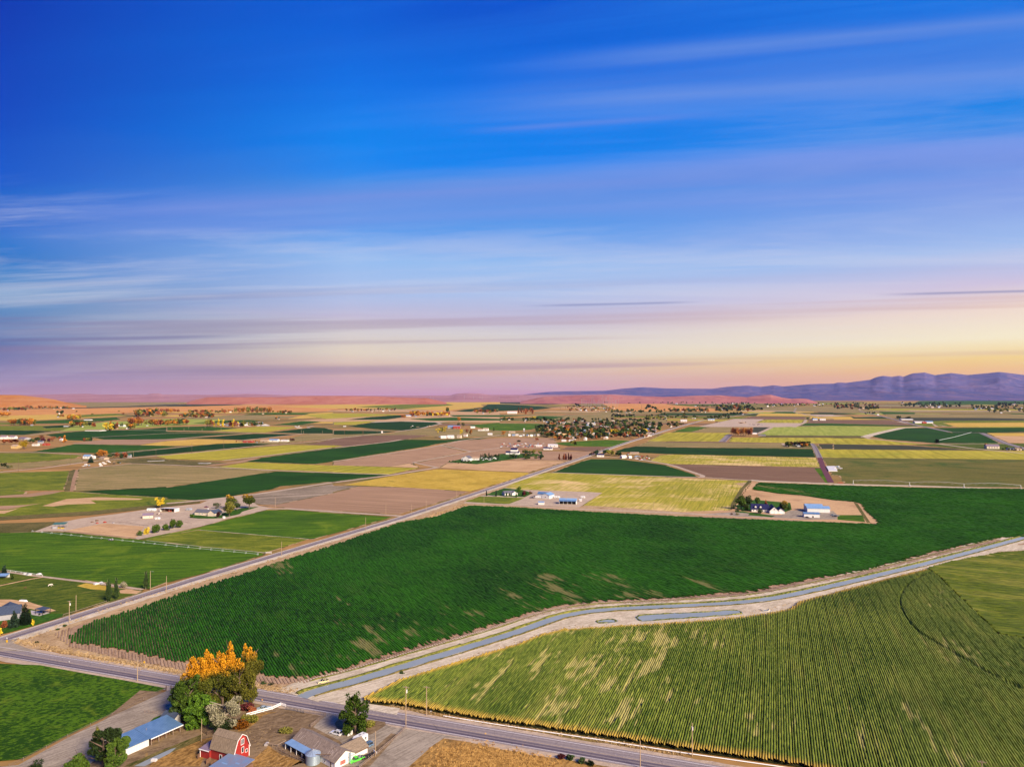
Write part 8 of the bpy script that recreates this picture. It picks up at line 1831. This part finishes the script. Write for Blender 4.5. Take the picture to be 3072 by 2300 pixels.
belt(D1, 1720, 775, 1910, 782, 14, [('round', 'rust'), ('round', 'orange')], 28, 38, 'in the tall dense row', 'tall dense row', 0, 110); belt(D1, 1920, 780, 2212, 785, 14, AU, 16, 28, 'trailing right of the dense row', 'trees right of the dense row', 1)
far(D1, 1560, 1650, 795, 26, 98, W_white, R_white, 'white gabled barn behind the dark far trees', 'barn', wn=0); far(D1, 1700, 1800, 708, 24, 98, R_red, R_red, 'bright red barn on the far plain', 'barn', wn=0); far(D1, 840, 900, 795, 10, 98, W_white, R_white, 'small white shed on the far green field', 'shed', wn=0); far(D1, 1120, 1340, 855, 18, 98, W_white, R_tan, 'long pale shed row of the crossroads farm', 'shed', wn=0)
belt(D1, 1800, 650, 1990, 664, 16, AU, 26, 44, 'round the red barn', 'trees round the red barn', 1, 90); belt(D1, 1960, 590, 2212, 670, 16, AU, 22, 36, 'right of the red barn', 'trees right of the red barn', 1); T(D1, 1635, 645, 35, 45, 'round', 'rust', 'single rust tree before the orange plain', None, 120); T(D1, 1015, 608, 25, 28, 'round', 'dgreen', 'single dark tree on the orange plain', None, 100); T(D1, 1225, 645, 28, 34, 'round', 'olive', 'single olive tree on the orange plain', None, 100); T(D1, 1578, 605, 25, 28, 'round', 'olive', 'small olive tree on the orange plain', None, 100)
belt(D1, -20, 660, 120, 668, 8, [('round', 'orange')], 24, 32, 'at the left edge of the plain', 'orange trees at the left edge'); belt(D1, 760, 625, 840, 632, 4, DG, 20, 26, 'above the small red farm', 'trees above the small red farm', 1); belt(D1, 750, 665, 840, 672, 5, AU, 12, 18, 'at the small red farm', 'trees at the small red farm', 1)
belt(D1, -20, 570, 340, 585, 26, [('round', 'olive'), ('round', 'dgreen'), ('round', 'rust')], 16, 30, 'under the orange hill', 'trees under the orange hill', 4, 50); belt(D1, 340, 545, 960, 560, 34, AU, 12, 26, 'along the foot of the orange hill', 'trees at the foot of the orange hill', 5, 50)
belt(D2, 0, 605, 160, 615, 9, AU, 22, 32, 'on the plain left of the hedge village', 'trees left of the hedge village'); belt(D2, 170, 640, 620, 685, 44, AU, 12, 24, 'in the hedge village', 'trees of the hedge village', 9, 60); belt(D2, 280, 600, 920, 620, 30, AU, 14, 26, 'behind the hedge village', 'trees behind the hedge village', 2, 60)
belt(D2, 920, 605, 1390, 632, 26, AU, 26, 46, 'in the tall grove on the plain', 'tall grove on the plain', 1, 100); belt(D2, 1400, 610, 1700, 625, 12, AU, 14, 22, 'right of the tall grove', 'trees right of the tall grove', 1)
belt(D2, 0, 765, 300, 775, 20, AU, 16, 28, 'in the rusty hedge', 'rusty hedge trees', 0, 70); belt(D2, 530, 790, 700, 797, 9, [('poplar', 'yellow'), ('round', 'olive'), ('round', 'rust')], 22, 36, 'at the left of the white yard', 'trees left of the white yard', 0, 100)
belt(D2, 720, 760, 950, 800, 12, [('poplar', 'yellow'), ('round', 'rust'), ('round', 'dgreen')], 12, 22, 'in the white yard', 'trees in the white yard', 4, 80); junk(D2, 720, 740, 1340, 790, 45, 'white roof or trailer in the long white yard', 'things in the long white yard', 8, 26, [R_white, R_white, W_grey, R_lblue], 6); belt(D2, 960, 760, 1260, 800, 12, AU, 10, 20, 'right in the long white yard', 'trees right in the white yard', 3)
junk(D2, 1700, 790, 1950, 815, 12, 'pale strip heap on the far curve', 'pale heaps on the far curve', 10, 22, [R_white, W_grey], 3); belt(D2, 1450, 690, 1560, 700, 3, AU, 10, 14, 'by the pale far sheds', 'trees by the pale far sheds', 4)
belt(D2, 1640, 478, 2212, 492, 14, [('round', 'dgreen'), ('round', 'rust')], 14, 26, 'on the dark far slope', 'trees on the dark far slope', 1, 40)
belt(D3, 1030, 640, 1540, 665, 40, [('round', 'yellow'), ('round', 'dgreen'), ('round', 'orange'), ('round', 'rust')], 14, 32, 'in the mixed grove of the middle plain', 'mixed grove of the middle plain', 6, 80); belt(D3, 1490, 600, 1545, 620, 4, AU, 32, 42, 'at the right end of the mixed grove', 'tall trees of the mixed grove', 0, 100)
belt(D3, 1860, 600, 2212, 625, 22, AU, 16, 28, 'along the orange field', 'trees along the orange field', 6); belt(D3, 160, 570, 830, 600, 40, AU + [('round', 'maroon')], 10, 22, 'in the scattered hamlet', 'trees of the scattered hamlet', 8, 50); belt(D3, 860, 685, 960, 690, 3, AU, 12, 20, 'on the salmon strip', 'trees on the salmon strip')
far(D3, 960, 1040, 660, 20, 98, W_white, R_lblue, 'pale roofed barn left of the mixed grove', 'barn', wn=0); far(D3, 130, 165, 795, 10, 98, W_white, R_white, 'white shed at the dark round field', 'shed', wn=0); far(D3, 635, 655, 878, 24, 98, W_white, R_white, 'small white tower on the dark strip', 'shed', wn=0)
far(D4, 100, 225, 622, 30, 98, W_white, R_white, 'white roofed hall on the plain behind the village', 'barn', wn=0); cluster(D4, 245, 590, 440, 630, 12, [('poplar', 'rust')], 22, 34, 'right of the white roofed hall', 'rusty poplars by the white hall', 90); belt(D4, 0, 700, 190, 722, 16, DG, 9, 15, 'at the left of the green circle', 'trees left of the green circle', 5); belt(D4, 290, 700, 640, 730, 30, DG, 9, 15, 'along the back of the green field', 'trees back of the green field', 8)
belt(D4, 980, 505, 1070, 545, 10, DG, 16, 30, 'at the left of the salmon hamlet', 'dark trees of the salmon hamlet', 1); belt(D4, 880, 540, 1500, 600, 46, AU + [('round', 'rust')], 10, 22, 'in the salmon hamlet', 'trees of the salmon hamlet', 22, 50); belt(D4, 1480, 590, 2212, 620, 34, DG, 12, 26, 'in the loose line behind the village', 'loose line behind the village', 8, 60)
belt(D4, 1490, 650, 1790, 678, 22, [('round', 'dgreen'), ('round', 'conifer')], 10, 17, 'in the dark band behind the village', 'dark band behind the village', 3, 70); belt(D4, 1940, 640, 2212, 720, 24, DG, 9, 18, 'right of the dark band', 'trees right of the dark band', 8, 60); belt(D4, 1470, 720, 1560, 730, 2, DG, 14, 18, 'above the village edge', 'pair above the village edge', 0, 100); belt(D4, 1930, 540, 2060, 590, 8, DG, 22, 36, 'on the edge of the orange slope', 'tall trees on the orange slope', 1, 80)
belt(D4, 1370, 440, 2212, 492, 60, [('round', 'dgreen'), ('round', 'conifer')], 16, 30, 'in the skyline town left part', 'skyline town trees left part', 16, 36)
belt(D5, 0, 440, 700, 495, 70, [('round', 'conifer'), ('round', 'dgreen')], 16, 32, 'in the skyline town', 'skyline town trees', 20, 36); belt(D5, 640, 470, 1200, 505, 50, [('round', 'conifer'), ('round', 'dgreen')], 16, 30, 'in the skyline town right part', 'skyline town trees right part', 14, 36)
belt(D5, 370, 515, 740, 540, 26, DG, 12, 20, 'in the thin row before the skyline town', 'thin row before the skyline town', 2, 50); belt(D5, 640, 540, 1170, 605, 60, DG + [('round', 'rust')], 18, 36, 'in the thick wood where the long road ends', 'thick wood at the road end', 6, 70); belt(D5, 800, 620, 1040, 635, 14, [('round', 'conifer')], 10, 16, 'in the low dark row by the road', 'low dark row by the road', 3, 60)
belt(D5, 0, 580, 560, 605, 40, DG + [('round', 'rust')], 14, 28, 'on the near side of the orange slope', 'trees before the orange slope', 9, 60); belt(D5, 0, 640, 440, 700, 14, DG, 10, 18, 'on the olive fields right of the village', 'trees on the olive fields', 5, 80); belt(D5, 1200, 570, 1290, 582, 6, DG, 18, 26, 'in the lone clump at the road end', 'lone clump at the road end', 0, 70)
belt(D5, 1250, 500, 1780, 530, 36, [('round', 'conifer'), ('round', 'dgreen')], 14, 30, 'on the far green plain', 'trees on the far green plain', 10, 50); belt(D5, 1780, 495, 2212, 530, 22, AU[:1] + DG, 14, 28, 'below the mountains foot', 'trees below the mountain foot', 8, 50)
belt(D6, 0, 430, 520, 500, 56, [('round', 'rust'), ('round', 'dgreen'), ('round', 'conifer')], 16, 34, 'in the wood at the far lane head', 'wood at the far lane head', 8, 55); belt(D6, 360, 480, 530, 505, 12, DG, 16, 28, 'right of the far lane head', 'trees right of the lane head', 0, 60); belt(D6, 760, 420, 1480, 475, 60, [('round', 'conifer'), ('round', 'dgreen')], 16, 34, 'in the dark row under the mountains', 'dark row under the mountains', 16, 50)
belt(D6, 1600, 460, 1900, 500, 30, DG, 14, 28, 'in the farm row under the mountains', 'farm row under the mountains', 10, 55); belt(D6, 1850, 430, 2300, 475, 34, [('round', 'conifer')], 18, 34, 'in the dark wood at the right edge', 'dark wood at the right edge', 5, 55); belt(D6, 1800, 480, 2300, 540, 34, DG, 12, 24, 'near the right edge farms', 'trees near the right edge farms', 10, 55); belt(D6, 1790, 380, 1860, 400, 4, [('round', 'conifer')], 20, 30, 'on the green hill line', 'trees on the green hill line', 0, 50)
belt(D6, 360, 545, 530, 560, 10, DG, 10, 16, 'by the far lane bend', 'trees by the far lane bend', 3, 50)

build_trees(300)
# ---------------------------------------------------------------- haze
HAZE = 0.6e-5
bm = MB(); bm.box(-70000, 70000, -2500, 52000, -12.0, 1500.0)
hm = bpy.data.materials.new('evening_haze'); hm.use_nodes = True; t = NT(hm.node_tree); t.n.clear()
pv = t.node('ShaderNodeVolumePrincipled'); pv.inputs['Color'].default_value = (0.52, 0.58, 0.98, 1); pv.inputs['Density'].default_value = HAZE; pv.inputs['Anisotropy'].default_value = 0.0
om = t.node('ShaderNodeOutputMaterial'); t.l.new(pv.outputs[0], om.inputs['Volume'])
hz = bm.make('haze', hm); tag(hz, kind='stuff')
